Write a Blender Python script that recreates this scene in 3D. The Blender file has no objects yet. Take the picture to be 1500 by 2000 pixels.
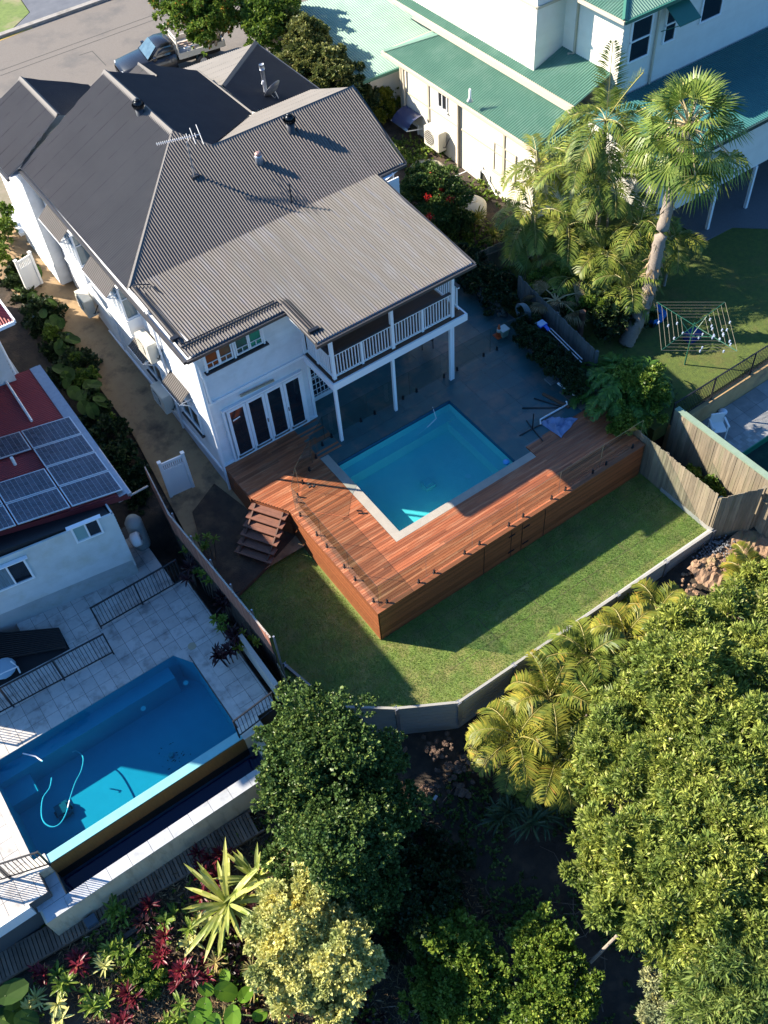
import bpy, math, random
import numpy as np
from mathutils import Vector, Matrix
R_=math.radians
sc=bpy.context.scene; COL=sc.collection
# ---------------- camera, sky, sun, exposure ----------------
CAMR=np.array([[0.81476136,0.48459007,-0.31833376],[-0.57669836,0.62065083,-0.53123587],[-0.05985751,0.61641302,0.78514462]])
CC=np.array([0.,0.,25.]); FPX=1935.65
cd=bpy.data.cameras.new('camera'); cam=bpy.data.objects.new('camera',cd); COL.objects.link(cam)
cam.matrix_world=Matrix([list(CAMR[i])+[CC[i]] for i in range(3)]+[[0,0,0,1]])
cd.sensor_fit='VERTICAL'; cd.sensor_height=24; cd.lens=24*FPX/2000; cd.clip_end=600; cd.clip_start=.5
sc.camera=cam
SUN=Vector((1.03,-1.14,-1.0)).normalized()        # direction the light travels
sl=bpy.data.lights.new('sun','SUN'); sl.energy=5.0; sl.angle=R_(.55); sl.color=(1,.88,.72)
so=bpy.data.objects.new('sun',sl); COL.objects.link(so); so.rotation_euler=SUN.to_track_quat('-Z','Y').to_euler()
w=bpy.data.worlds.new('World'); sc.world=w; w.use_nodes=True
nt=w.node_tree; sky=nt.nodes.new('ShaderNodeTexSky'); sky.sky_type='NISHITA'; sky.sun_disc=False
sky.sun_elevation=math.asin(-SUN.z); sky.sun_rotation=math.atan2(-SUN.x,-SUN.y); sky.altitude=50; sky.ozone_density=2
bg=nt.nodes['Background']; tn=nt.nodes.new('ShaderNodeMix'); tn.data_type='RGBA'; tn.blend_type='MULTIPLY'; tn.inputs[0].default_value=1; tn.inputs[7].default_value=(.52,.96,1.40,1)
nt.links.new(sky.outputs[0],tn.inputs[6]); nt.links.new(tn.outputs[2],bg.inputs[0]); bg.inputs[1].default_value=.065
vs=sc.view_settings; vs.view_transform='Standard'; vs.look='None'; vs.exposure=1.5; vs.gamma=1
sc.cycles.transparent_max_bounces=24; sc.cycles.max_bounces=7
# ---------------- measuring ----------------
def ray(px,py): return CAMR@np.array([(px-750)/FPX,-(py-1000)/FPX,-1.])
def at(px,py,z): d=ray(px,py); return CC+d*((z-25.)/d[2])
def atx(px,py,X): d=ray(px,py); return CC+d*(X/d[0])
def aty(px,py,Y): d=ray(px,py); return CC+d*(Y/d[1])
def xy(px,py,z): p=at(px,py,z); return (float(p[0]),float(p[1]))
def mpp(px,py,z): return (25-z)/-ray(px,py)[2]/FPX       # metres per photo pixel there
# ---------------- mesh building ----------------
class MB:
    def __init__(s): s.v=[]; s.f=[]
    def add(s,vs_,fs):
        n=len(s.v); s.v+=[tuple(map(float,p)) for p in vs_]; s.f+=[tuple(i+n for i in f) for f in fs]; return s
    def box(s,x0,x1,y0,y1,z0,z1):
        return s.add([(x0,y0,z0),(x1,y0,z0),(x1,y1,z0),(x0,y1,z0),(x0,y0,z1),(x1,y0,z1),(x1,y1,z1),(x0,y1,z1)],
          [(3,2,1,0),(4,5,6,7),(0,1,5,4),(1,2,6,5),(2,3,7,6),(3,0,4,7)])
    def hexa(s,b,t):   # bottom quad, top quad
        return s.add(list(b)+list(t),[(3,2,1,0),(4,5,6,7),(0,1,5,4),(1,2,6,5),(2,3,7,6),(3,0,4,7)])
    def bar(s,p,q,w,h,up=(0,0,1)):  # box from p to q
        p=Vector(p);q=Vector(q);d=(q-p).normalized();u=Vector(up)
        if abs(d.dot(u))>.98: u=Vector((1,0,0)) if abs(d.x)<.9 else Vector((0,1,0))
        a=d.cross(u).normalized()*w/2; b=a.cross(d).normalized()*h/2
        return s.hexa([p-a-b,p+a-b,q+a-b,q-a-b],[p-a+b,p+a+b,q+a+b,q-a+b])
    def prism(s,poly,z0,z1):
        n=len(poly); z0=[z0]*n if not hasattr(z0,'__len__') else z0; z1=[z1]*n if not hasattr(z1,'__len__') else z1
        vs_=[(p[0],p[1],z0[i]) for i,p in enumerate(poly)]+[(p[0],p[1],z1[i]) for i,p in enumerate(poly)]
        fs=[tuple(range(n))[::-1],tuple(range(n,2*n))]+[(i,(i+1)%n,n+(i+1)%n,n+i) for i in range(n)]
        return s.add(vs_,fs)
    def poly(s,pts): return s.add(pts,[tuple(range(len(pts)))])
    def tube(s,pts,r,n=6,cap=True):
        pts=[Vector(p) for p in pts]; rs=r if hasattr(r,'__len__') else [r]*len(pts); vs_=[];fs=[]
        for i,p in enumerate(pts):
            d=(pts[min(i+1,len(pts)-1)]-pts[max(i-1,0)]).normalized()
            u=Vector((0,0,1)) if abs(d.z)<.9 else Vector((1,0,0)); a=d.cross(u).normalized(); b=d.cross(a)
            for k in range(n):
                t=2*math.pi*k/n; vs_.append(p+(a*math.cos(t)+b*math.sin(t))*rs[i])
        for i in range(len(pts)-1):
            for k in range(n): fs.append((i*n+k,i*n+(k+1)%n,(i+1)*n+(k+1)%n,(i+1)*n+k))
        if cap: fs+= [tuple(range(n)),tuple(range((len(pts)-1)*n,len(pts)*n))[::-1]]
        return s.add(vs_,fs)
    def lathe(s,c,prof,n=20,ax=(0,0,1)):
        q=Vector(ax).to_track_quat('Z','Y'); c=Vector(c); vs_=[]
        for r,z in prof:
            for k in range(n):
                t=2*math.pi*k/n; vs_.append(c+q@Vector((r*math.cos(t),r*math.sin(t),z)))
        m=len(prof); fs=[(i*n+k,i*n+(k+1)%n,(i+1)*n+(k+1)%n,(i+1)*n+k) for i in range(m-1) for k in range(n)]
        fs+=[tuple(range(n))[::-1],tuple(range((m-1)*n,m*n))]
        return s.add(vs_,fs)
    def ball(s,c,r,seg=12,rz=None):
        rz=rz or r; return s.lathe(c,[(r*math.sin(math.pi*i/8)+.001,-rz*math.cos(math.pi*i/8)) for i in range(9)],seg)
    def ob(s,name,m,parent=None,smooth=False,**pr):
        v=np.array(s.v); org=np.zeros(3)
        if parent is None: org=np.array([v[:,0].mean(),v[:,1].mean(),v[:,2].min()])
        me=bpy.data.meshes.new(name); me.from_pydata([tuple(p) for p in (v-org)],[],s.f); me.validate()
        return link(name,me,m,parent,org,smooth,pr)
def link(name,me,m,parent,org,smooth,pr):
    if smooth: me.polygons.foreach_set('use_smooth',[True]*len(me.polygons))
    me.materials.append(m); o=bpy.data.objects.new(name,me); COL.objects.link(o); o.location=org
    if parent is not None:
        o.parent=parent
        o.matrix_parent_inverse=world_inv(parent)
    for k,v_ in pr.items(): o[{'cat':'category'}.get(k,k)]=v_
    return o
def world_inv(p):
    m=Matrix.Identity(4)
    while p is not None:
        l=Matrix.LocRotScale(p.location,p.rotation_euler,p.scale); m=p.matrix_parent_inverse@l@m if p.parent else l@m
        p=p.parent
    return m.inverted()
class NP:   # fast quads/polys of equal size (leaves)
    def __init__(s): s.V=[]; s.k=[]
    def add(s,arr):  # arr (n,k,3) k-gons
        s.V.append(np.asarray(arr,dtype=np.float32)); return s
    def ob(s,name,m,parent=None,**pr):
        me=bpy.data.meshes.new(name)
        vs_=np.concatenate([a.reshape(-1,3) for a in s.V]); ks=np.concatenate([np.full(a.shape[0],a.shape[1]) for a in s.V])
        org=np.zeros(3)
        if parent is None: org=np.array([vs_[:,0].mean(),vs_[:,1].mean(),vs_[:,2].min()])
        vs_=vs_-org; st=np.concatenate([[0],np.cumsum(ks)[:-1]])
        me.vertices.add(len(vs_)); me.vertices.foreach_set('co',vs_.ravel().astype(np.float32))
        me.loops.add(len(vs_)); me.loops.foreach_set('vertex_index',np.arange(len(vs_),dtype=np.int32))
        me.polygons.add(len(ks)); me.polygons.foreach_set('loop_start',st.astype(np.int32)); me.polygons.foreach_set('loop_total',ks.astype(np.int32))
        me.update(calc_edges=True)
        return link(name,me,m,parent,org,False,pr)
def thing(name,label,cat,loc=(0,0,0),group=None,rz=0):
    o=bpy.data.objects.new(name,None); COL.objects.link(o); o.location=loc; o.rotation_euler=(0,0,rz); o.empty_display_size=.2
    o['label']=label; o['category']=cat
    if group: o['group']=group
    return o
def local(t):    # context: build children in t's own frame
    return t
def child(mb,name,m,t,smooth=False,**pr):   # mb in t's local coordinates
    o=mb.ob(name,m,t,smooth,**pr); o.matrix_parent_inverse=Matrix.Identity(4); return o
def dup(root,loc,rz=0,label=None,**pr):
    r=root.copy(); COL.objects.link(r); r.location=loc; r.rotation_euler=(0,0,rz)
    if label: r['label']=label
    for k,v_ in pr.items(): r[k]=v_
    def rec(a,b):
        for ch in [o for o in bpy.data.objects if o.parent==a]:
            c=ch.copy(); COL.objects.link(c); c.parent=b; c.matrix_parent_inverse=ch.matrix_parent_inverse.copy(); rec(ch,c)
    rec(root,r); return r
# ---------------- materials ----------------
MATS={}
def mat(name,c1,c2=None,sc_=4,rough=.7,bump=0,bs=60,metal=0,isl=0,det=6,stretch=None,stain=None,spec=.5,thr=(.3,.7),trans=0,c3=None):
    """c1/c2 mixed by noise; isl = brightness variation per island; stain=(colour, scale, amount)"""
    if name in MATS: return MATS[name]
    m=bpy.data.materials.new(name); m.use_nodes=True; t=m.node_tree; N=t.nodes; L=t.links; b=N['Principled BSDF']
    g=N.new('ShaderNodeNewGeometry'); pos=g.outputs['Position']
    if stretch:
        mp=N.new('ShaderNodeMapping'); mp.inputs['Scale'].default_value=stretch[:3]
        if len(stretch)>3: mp.inputs['Rotation'].default_value=(0,0,stretch[3])
        L.new(pos,mp.inputs[0]); pos=mp.outputs[0]
    col=None
    def rgb(c):
        n=N.new('ShaderNodeRGB'); n.outputs[0].default_value=(*c,1); return n.outputs[0]
    def noise(s,d=6):
        n=N.new('ShaderNodeTexNoise'); n.inputs['Scale'].default_value=s; n.inputs['Detail'].default_value=d; n.inputs['Roughness'].default_value=.62; L.new(pos,n.inputs[0]); return n.outputs[0]
    def ramp(fac,a,bb):
        r=N.new('ShaderNodeMapRange'); r.inputs[1].default_value=a; r.inputs[2].default_value=bb; L.new(fac,r.inputs[0]); return r.outputs[0]
    def mix(f,a,bb,mode='MIX'):
        x=N.new('ShaderNodeMix'); x.data_type='RGBA'; x.blend_type=mode
        if hasattr(f,'links'): L.new(f,x.inputs[0])
        else: x.inputs[0].default_value=f
        L.new(a,x.inputs[6]); L.new(bb,x.inputs[7]); return x.outputs[2]
    col=rgb(c1)
    if c2: col=mix(ramp(noise(sc_,det),*thr),col,rgb(c2))
    if c3: col=mix(ramp(noise(sc_*.23,3),.42,.62),col,rgb(c3))
    if stain: col=mix(ramp(noise(stain[1],8),.5,.5+stain[2]),col,rgb(stain[0]))
    if isl:
        mr=N.new('ShaderNodeMapRange'); mr.inputs[3].default_value=1-isl; mr.inputs[4].default_value=1+isl; L.new(g.outputs['Random Per Island'],mr.inputs[0])
        cc=N.new('ShaderNodeCombineColor'); 
        for k in range(3): L.new(mr.outputs[0],cc.inputs[k])
        col=mix(1.,col,cc.outputs[0],'MULTIPLY')
    L.new(col,b.inputs['Base Color']); b.inputs['Roughness'].default_value=rough; b.inputs['Metallic'].default_value=metal
    b.inputs['Specular IOR Level'].default_value=spec
    if bump:
        bn=N.new('ShaderNodeBump'); bn.inputs['Strength'].default_value=bump; bn.inputs['Distance'].default_value=.03; L.new(noise(bs,5),bn.inputs['Height']); L.new(bn.outputs[0],b.inputs['Normal'])
    if trans:
        tr=N.new('ShaderNodeBsdfTranslucent'); L.new(col,tr.inputs[0]); ms=N.new('ShaderNodeMixShader'); ms.inputs[0].default_value=trans
        L.new(b.outputs[0],ms.inputs[1]); L.new(tr.outputs[0],ms.inputs[2]); L.new(ms.outputs[0],N['Material Output'].inputs[0])
    MATS[name]=m; return m
def leafmat(name,a,b_,c=None,rough=.45,trans=.3):
    """leaf colours vary per leaf"""
    if name in MATS: return MATS[name]
    m=bpy.data.materials.new(name); m.use_nodes=True; t=m.node_tree; N=t.nodes; L=t.links; b=N['Principled BSDF']
    g=N.new('ShaderNodeNewGeometry'); r=N.new('ShaderNodeValToRGB'); e=r.color_ramp.elements
    e[0].color=(*a,1); e[1].color=(*b_,1)
    if c: n=e.new(.93); n.color=(*b_,1); e[-1].color=(*c,1)
    L.new(g.outputs['Random Per Island'],r.inputs[0]); b.inputs['Roughness'].default_value=rough
    nz=N.new('ShaderNodeTexNoise'); nz.inputs['Scale'].default_value=1.3; nz.inputs['Detail'].default_value=3; L.new(g.outputs['Position'],nz.inputs[0])
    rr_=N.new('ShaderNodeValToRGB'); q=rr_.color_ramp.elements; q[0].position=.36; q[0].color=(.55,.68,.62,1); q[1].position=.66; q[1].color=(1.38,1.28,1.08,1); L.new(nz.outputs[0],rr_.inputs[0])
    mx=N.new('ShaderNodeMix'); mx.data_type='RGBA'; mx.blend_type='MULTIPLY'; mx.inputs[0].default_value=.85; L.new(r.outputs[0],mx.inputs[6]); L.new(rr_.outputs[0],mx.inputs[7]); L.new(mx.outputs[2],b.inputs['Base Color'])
    b.inputs['Specular IOR Level'].default_value=.22
    tr=N.new('ShaderNodeBsdfTranslucent'); L.new(mx.outputs[2],tr.inputs[0]); ms=N.new('ShaderNodeMixShader'); ms.inputs[0].default_value=trans
    L.new(b.outputs[0],ms.inputs[1]); L.new(tr.outputs[0],ms.inputs[2]); L.new(ms.outputs[0],N['Material Output'].inputs[0])
    MATS[name]=m; return m
def clearmat(name,tint,ior=1.45,rough=.02,bump=0,bs=3,extra=0):
    """thin glass or water surface: tinted see-through plus fresnel reflection"""
    m=bpy.data.materials.new(name); m.use_nodes=True; t=m.node_tree; N=t.nodes; L=t.links; N.remove(N['Principled BSDF'])
    tr=N.new('ShaderNodeBsdfTransparent'); tr.inputs[0].default_value=(*tint,1); gl=N.new('ShaderNodeBsdfGlossy'); gl.inputs['Roughness'].default_value=rough
    f=N.new('ShaderNodeFresnel'); g0=N.new('ShaderNodeNewGeometry'); mr=N.new('ShaderNodeMapRange'); mr.inputs[3].default_value=ior; mr.inputs[4].default_value=1/ior; L.new(g0.outputs['Backfacing'],mr.inputs[0]); L.new(mr.outputs[0],f.inputs[0]); ms=N.new('ShaderNodeMixShader')
    L.new(f.outputs[0],ms.inputs[0]); L.new(tr.outputs[0],ms.inputs[1]); L.new(gl.outputs[0],ms.inputs[2]); L.new(ms.outputs[0],N['Material Output'].inputs[0])
    if bump:
        g=N.new('ShaderNodeNewGeometry'); n=N.new('ShaderNodeTexNoise'); n.inputs['Scale'].default_value=bs; L.new(g.outputs['Position'],n.inputs[0])
        bn=N.new('ShaderNodeBump'); bn.inputs['Strength'].default_value=bump; bn.inputs['Distance'].default_value=.05; L.new(n.outputs[0],bn.inputs['Height']); L.new(bn.outputs[0],gl.inputs['Normal']); L.new(bn.outputs[0],f.inputs['Normal'])
    MATS[name]=m; return m
WHITE=mat('white_paint',(.74,.76,.78),(.66,.68,.7),3,.55,isl=.03,stain=((.5,.5,.47),1.3,.5))
WHITE2=mat('white_trim',(.8,.82,.84),rough=.45)
BBEIGE=mat('cream_wall',(.78,.74,.62),(.72,.67,.55),2,.7,isl=.02)
DARK=mat('charcoal_metal',(.035,.038,.045),rough=.45,metal=.3)
BLACK=mat('black_metal',(.012,.013,.016),rough=.4)
ROOFL=mat('pale_grey_roof',(.128,.118,.111),(.10,.094,.09),1.1,.6,spec=.25,stretch=(1.6,.22,1),stain=((.14,.145,.17),3.2,.3))
ROOFM=mat('grey_roof',(.165,.152,.14),(.14,.13,.12),.8,.6,spec=.2)
ROOFF=mat('grey_roof_front',(.145,.13,.12),(.12,.11,.102),.9,.6,spec=.25,stretch=(1.6,.22,1))
ROOFD=mat('shade_side_roof',(.035,.037,.043),(.028,.03,.036),1.5,.6,spec=.2)  # roof sheet for slopes turned from the sun, their shade put into the colour
CAP=mat('roof_capping',(.12,.112,.108),rough=.6,spec=.25)
GREENR=mat('green_roof',(.105,.225,.165),(.08,.185,.135),1.2,.6,spec=.25,stain=((.16,.27,.21),1.1,.3))
REDR=mat('red_roof',(.30,.035,.03),(.24,.028,.026),1.5,.5)
GALV=mat('galvanised_steel',(.38,.4,.44),(.3,.32,.36),9,.4,metal=.6)
PVC=mat('white_plastic',(.8,.8,.79),rough=.4)
GLASSD=mat('dark_window_glass',(.008,.012,.018),(.015,.02,.026),2,.06,spec=.8)
GLASSC=mat('curtained_glass',(.16,.22,.24),(.1,.15,.17),6,.15,stretch=(9,1,.3))
CONC=mat('concrete',(.33,.31,.28),(.25,.235,.21),5,.85,bump=.2,bs=40,stain=((.13,.12,.1),2,.3))
DIRT=mat('soil',(.06,.045,.032),(.028,.023,.018),3,.95,bump=1,bs=14,stain=((.13,.085,.055),1.2,.25),det=10)
def laps(m,w=.762,ax=0,lc=(.10,.105,.13),thr=(.42,.58)):
    t=m.node_tree;N=t.nodes;L=t.links;b=N['Principled BSDF']; src=b.inputs['Base Color'].links[0].from_socket
    g=N.new('ShaderNodeNewGeometry');s=N.new('ShaderNodeSeparateXYZ');L.new(g.outputs['Position'],s.inputs[0])
    d=N.new('ShaderNodeMath');d.operation='DIVIDE';d.inputs[1].default_value=w;L.new(s.outputs[ax],d.inputs[0])
    f=N.new('ShaderNodeMath');f.operation='FRACT';L.new(d.outputs[0],f.inputs[0]); c=N.new('ShaderNodeMath');c.operation='LESS_THAN';c.inputs[1].default_value=.085;L.new(f.outputs[0],c.inputs[0])
    n=N.new('ShaderNodeTexNoise');n.inputs['Scale'].default_value=2.2;L.new(g.outputs['Position'],n.inputs[0]); r=N.new('ShaderNodeMapRange');r.inputs[1].default_value=thr[0];r.inputs[2].default_value=thr[1];L.new(n.outputs[0],r.inputs[0])
    mu=N.new('ShaderNodeMath');mu.operation='MULTIPLY';L.new(c.outputs[0],mu.inputs[0]);L.new(r.outputs[0],mu.inputs[1])
    x=N.new('ShaderNodeMix');x.data_type='RGBA';x.inputs[7].default_value=(*lc,1);L.new(mu.outputs[0],x.inputs[0]);L.new(src,x.inputs[6]);L.new(x.outputs[2],b.inputs['Base Color'])
laps(ROOFL)
laps(ROOFM,.762,1,(.09,.085,.08),(.35,.6)); laps(ROOFF,.762,0,(.08,.078,.078),(.4,.62))
HOODM=mat('hood_metal',(.10,.09,.085),(.08,.075,.07),2,.6,spec=.25)
# corrugated sheet: poly of 3D points on one plane, ribs run along the fall
def corr(mb,P,rib=None,pitch=.095,amp=.016,seg=10,lift=0.):
    P=[Vector(p) for p in P]; n=Vector((0,0,0))
    for i in range(len(P)): n+=P[i].cross(P[(i+1)%len(P)])
    n.normalize()
    if n.z<0: n=-n
    r=Vector(rib) if rib else Vector((-n.x,-n.y,0)); r=(r-n*r.dot(n)).normalized(); u=r.cross(n).normalized(); o=P[0]
    q=[((p-o).dot(u),(p-o).dot(r)) for p in P]; off=o.dot(u)
    us=[a for a,_ in q]; u0,u1=min(us)+1e-4,max(us)-1e-4; st=pitch/seg; k0=math.ceil((u0+off)/st)
    ss=[u0]+[k*st-off for k in range(k0,int((u1+off)/st)+1)]+[u1]; base=len(mb.v); nv=[];fs=[]
    for s in ss:
        vsx=[]
        for i in range(len(q)):
            (a,b),(c,d)=q[i],q[(i+1)%len(q)]
            if (a-s)*(c-s)<0: vsx.append(b+(d-b)*(s-a)/(c-a))
        if len(vsx)<2: vsx=[0,0] if not nv else [ (nv[-2]-o).dot(r),(nv[-1]-o).dot(r)]
        h=amp*math.sin(2*math.pi*(s+off)/pitch)+lift
        nv+=[o+u*s+r*min(vsx)+n*h,o+u*s+r*max(vsx)+n*h]
    for i in range(len(ss)-1): fs.append((2*i,2*i+2,2*i+3,2*i+1))
    return mb.add(nv,fs)
def cap(mb,p,q,w=.15,drop=.11,t=.03):   # ridge/hip capping, shallow upturned V
    p=Vector(p);q=Vector(q);d=(q-p).normalized();a=d.cross(Vector((0,0,1))).normalized()*w;z=Vector((0,0,t));dz=Vector((0,0,-drop))
    return mb.add([p-a+dz,p+z,p+a+dz,q-a+dz,q+z,q+a+dz],[(0,1,4,3),(1,2,5,4)])
def boards(mb,p,q,z0,z1,h=.17,out=None,proud=.02,z1b=None):
    """lapped weatherboards on the wall from p to q (xy), facing out (right-hand side of p->q unless given)"""
    p=Vector((p[0],p[1],0));q=Vector((q[0],q[1],0));d=(q-p).normalized();o=Vector((d.y,-d.x,0)) if out is None else Vector((*out,0))
    z=z0
    while z<z1-.01:
        zt=min(z+h,z1); a=o*proud
        P1=p+a+Vector((0,0,z));P2=q+a+Vector((0,0,z));P3=q+o*.003+Vector((0,0,zt));P4=p+o*.003+Vector((0,0,zt)); b=-o*.05
        mb.hexa([P1+b,P2+b,P2,P1],[P4+b,P3+b,P3,P4]); z+=h
    return mb
def palings(mb,p,q,z0,z1,w=.1,t=.02,gap=.006,seed=0,jz=.03,z0b=None,z1b=None):
    rr=random.Random(seed); p=Vector((p[0],p[1],0));q=Vector((q[0],q[1],0));L=(q-p).length;d=(q-p)/L;n=Vector((d.y,-d.x,0)); k=int(L/w)
    for i in range(k):
        f=i/k; a=z0+((z0b if z0b is not None else z0)-z0)*f; b=z1+((z1b if z1b is not None else z1)-z1)*f+rr.uniform(-jz,jz)
        o=n*rr.uniform(0,.012); s=p+d*(i*w+gap/2)+o; e=p+d*((i+1)*w-gap/2)+o
        mb.hexa([s+Vector((0,0,a)),e+Vector((0,0,a)),e+n*t+Vector((0,0,a)),s+n*t+Vector((0,0,a))],[s+Vector((0,0,b)),e+Vector((0,0,b)),e+n*t+Vector((0,0,b)),s+n*t+Vector((0,0,b))])
    return mb
def frame_rect(mb,c,u,v,w,h,t=.06,d=.05,n=None):
    """rectangular frame: centre c, unit axes u,v"""
    c=Vector(c);u=Vector(u);v=Vector(v);n=u.cross(v).normalized()
    for s in (-1,1):
        mb.bar(c+u*(s*(w-t)/2)-v*h/2,c+u*(s*(w-t)/2)+v*h/2,d,t,up=u) 
        mb.bar(c-u*(w/2-t)+v*(s*(h-t)/2),c+u*(w/2-t)+v*(s*(h-t)/2),d,t,up=v)
    return mb
def slab(mb,c,u,v,w,h,t=.01):
    c=Vector(c);u=Vector(u)*w/2;v=Vector(v)*h/2;n=Vector(u).cross(Vector(v)).normalized()*t/2
    return mb.hexa([c-u-v-n,c+u-v-n,c+u+v-n,c-u+v-n],[c-u-v+n,c+u-v+n,c+u+v+n,c-u+v+n])
# ======================= SETTING =======================
def lerp(a,b,t): t=max(0,min(1,t)); return a+(b-a)*t
def pathz(y): 
    if y<18: return -1.42
    if y<24: return lerp(-1.42,-.8,(y-18)/6)
    return lerp(-.8,.4,(y-24)/14)
def zg(px,py,off=0.):
    z=-3.
    for _ in range(12): z=ground_h(*xy(px,py,z))+off
    return z
def ground_h(x,y):
    if y>=22 or (x>19.6 and y>14.6):
        zz=pathz(y)-.12 if x<19 else lerp(-.42,.3,(y-24)/14)
    elif y>10.2 and x>4.3: zz=lerp(-3.05,-1.95,(x-8)/10)
    elif x<=3.3 and 11.9<y<17.6: zz=-2.7
    elif x<=4.3:
        zz=-1.9
        if y<12.0: zz=lerp(-2.4,-3.7,(11.9-y)/9)
    else:
        zz=lerp(lerp(-3.05,-1.95,(x-8)/10),lerp(-4.8,-4.2,(x-8)/10),(10.2-y)/9)
    if x>19.4 and 7<y<=14.6: zz=-1.75 if y>9.5 else lerp(-2.0,-4.,(9.5-y)/8)
    return zz
v=[];f=[];nx,ny=150,180
rg=random.Random(3)
for j in range(ny+1):
    for i in range(nx+1):
        x=-18+i*.5;y=-14+j*.5; z=ground_h(x,y)
        if y<10.3 : z+=.13*math.sin(1.7*x+y)*math.cos(1.3*y)+rg.uniform(-.06,.06)
        v.append((x,y,z))
for j in range(ny):
    for i in range(nx): a=j*(nx+1)+i; f.append((a,a+1,a+nx+2,a+nx+1))
g=MB().add(v,f); 
g.ob('ground',DIRT,None,True,kind='structure')
MB().poly([(-400,-400,-6.6),(400,-400,-6.6),(400,400,-6.6),(-400,400,-6.6)]).ob('far_ground',mat('far_grass',(.06,.07,.03),rough=.95),None,kind='structure')
# street
ASPH=mat('asphalt',(.18,.16,.14),(.14,.125,.11),22,.9,bump=.3,bs=90,stain=((.105,.1,.095),.55,.22))
sz=.47
MB().prism([(-20,43.6),(60,43.6),(60,55.1),(-20,55.1)],-.5,sz).ob('street',ASPH,None,kind='structure')
MB().prism([(-20,43.2),(60,43.2),(60,43.6),(-20,43.6)],-.5,sz+.12).ob('kerb',CONC,None,kind='structure')
k=xy(55,72,sz); k2=xy(210,0,sz)
MB().box(-20,60,55.15,55.5,-.5,sz+.14).ob('kerb',CONC,None,kind='structure')
MB().prism([(-20,55.5),(13.2,55.5),(14.6,56.6),(14.9,59),(15.5,75),(-20,75)],-.5,sz+.13).ob('verge',mat('verge_grass',(.16,.22,.05),(.1,.15,.035),4,.9,bump=.5,bs=50,stain=((.26,.22,.13),.6,.2)),None,kind='structure')
MB().prism([(13.3,55.52),(60,55.5),(60,75),(15.5,75),(14.95,59),(14.65,56.6)],-.5,sz+.12).ob('driveway',mat('driveway_concrete',(.13,.14,.16),(.09,.1,.12),1.5,.85),None,kind='structure')
tt=MB()
for a,b in (((0,148),(330,28)),((0,138),(330,18))):
    p=at(*a,sz+.004);q=at(*b,sz+.004); tt.bar(p,q,.035,.004)
P=[xy(155,108,sz),xy(180,100,sz),xy(207,128,sz)]
for a,b in zip(P,P[1:]): tt.bar((*a,sz+.004),(*b,sz+.004),.04,.004)
tt.ob('road_seam',mat('tar',(.06,.058,.055),rough=.8),None,kind='structure')
MB().poly([(*xy(0,80,sz),sz+.006),(*xy(64,55,sz),sz+.006),(*xy(60,50,sz),sz+.006),(*xy(0,72,sz),sz+.006)]).ob('road_marking',mat('yellow_line',(.5,.33,.08),rough=.8),None,kind='structure')
MB().prism([(-20,39.5),(60,39.5),(60,43.2),(-20,43.2)],-.5,sz+.06).ob('footpath',mat('footpath_dirt',(.24,.2,.15),(.15,.14,.08),2.2,.9,bump=.3),None,kind='structure')
# sandy side path
SAND=mat('sandy_soil',(.36,.25,.135),(.28,.19,.105),2.2,.92,bump=.35,bs=28,stain=((.1,.075,.05),1.1,.22),det=10)
pm=MB();ys=[18.3+i*.6 for i in range(38)]
L=lambda y: lerp(4.7,5.35,(y-20)/6) if y<30 else lerp(5.35,4.4,(y-30)/9)
Rr=lambda y: 9.2 if y<21.8 else 7.02
vs_=[]
for y in ys: vs_+=[(L(y),y,pathz(y)),((L(y)+Rr(y))/2,y,pathz(y)+.03),(Rr(y),y,pathz(y))]
pm.add(vs_,[(3*i+a,3*i+a+1,3*i+a+4,3*i+a+3) for i in range(len(ys)-1) for a in (0,1)])
pm.ob('path',SAND,None,kind='structure')
MB().prism([(4.8,17.9),(6.4,18.35),(7.85,18.85),(7.6,20),(7.0,20.6),(6.6,22.2),(5.4,21.6),(4.9,20)],[-1.6]*8,[pathz(y_)+.05 for y_ in (17.9,18.35,18.85,20,20.6,22.2,21.6,20)]).ob('soil',mat('shade_dark_soil',(.085,.055,.035),(.05,.034,.024),3,.95,bump=.8,bs=20,stain=((.16,.11,.06),1.6,.3)),None,kind='structure')  # dark soil sheet by the stairs; the path's shade is put into its colour
# our lawn (turf slab behind the retaining wall)
LZ=-1.5
TURF=mat('turf',(.19,.26,.05),(.105,.17,.032),9,.85,bump=1.,bs=55,stain=((.30,.25,.09),1.6,.3),det=10,c3=(.15,.17,.045))
lawn=[(4.75,17.9),(6.4,18.35),(7.9,18.9),(8.2,14.5),(18.72,14.5),(18.72,10.72),(8.35,10.78),(6.75,11.68),(5.32,12.85),(4.75,13.4)]
MB().prism(lawn,-3.2,LZ).ob('lawn',TURF,None,kind='structure')
gr=np.random.default_rng(5); n=150000
X=gr.uniform(4.8,18.7,n);Y=gr.uniform(10.75,18.8,n)
ok=((X>8.0)&(Y<14.5)|(X<=8.0)&(Y<17.9+.3*(X-4.75)))&(Y>10.75+np.clip(8.35-X,0,9)*.62)&~((X>7.7)&(Y>13.95))
X=X[ok];Y=Y[ok];n=len(X); a=gr.uniform(0,6.28,n); h=gr.uniform(.02,.055,n); wd=.007
dx=np.cos(a)*wd;dy=np.sin(a)*wd; lx=gr.normal(0,.022,n);ly=gr.normal(0,.022,n); zz=np.full(n,LZ)
T=np.stack([np.stack([X-dx,Y-dy,zz],1),np.stack([X+dx,Y+dy,zz],1),np.stack([X+lx,Y+ly,zz+h],1)],1)
NP().add(T).ob('grass',leafmat('grass_blades',(.11,.20,.03),(.20,.30,.055),(.36,.34,.12),.6,.35),None,kind='stuff')
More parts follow.
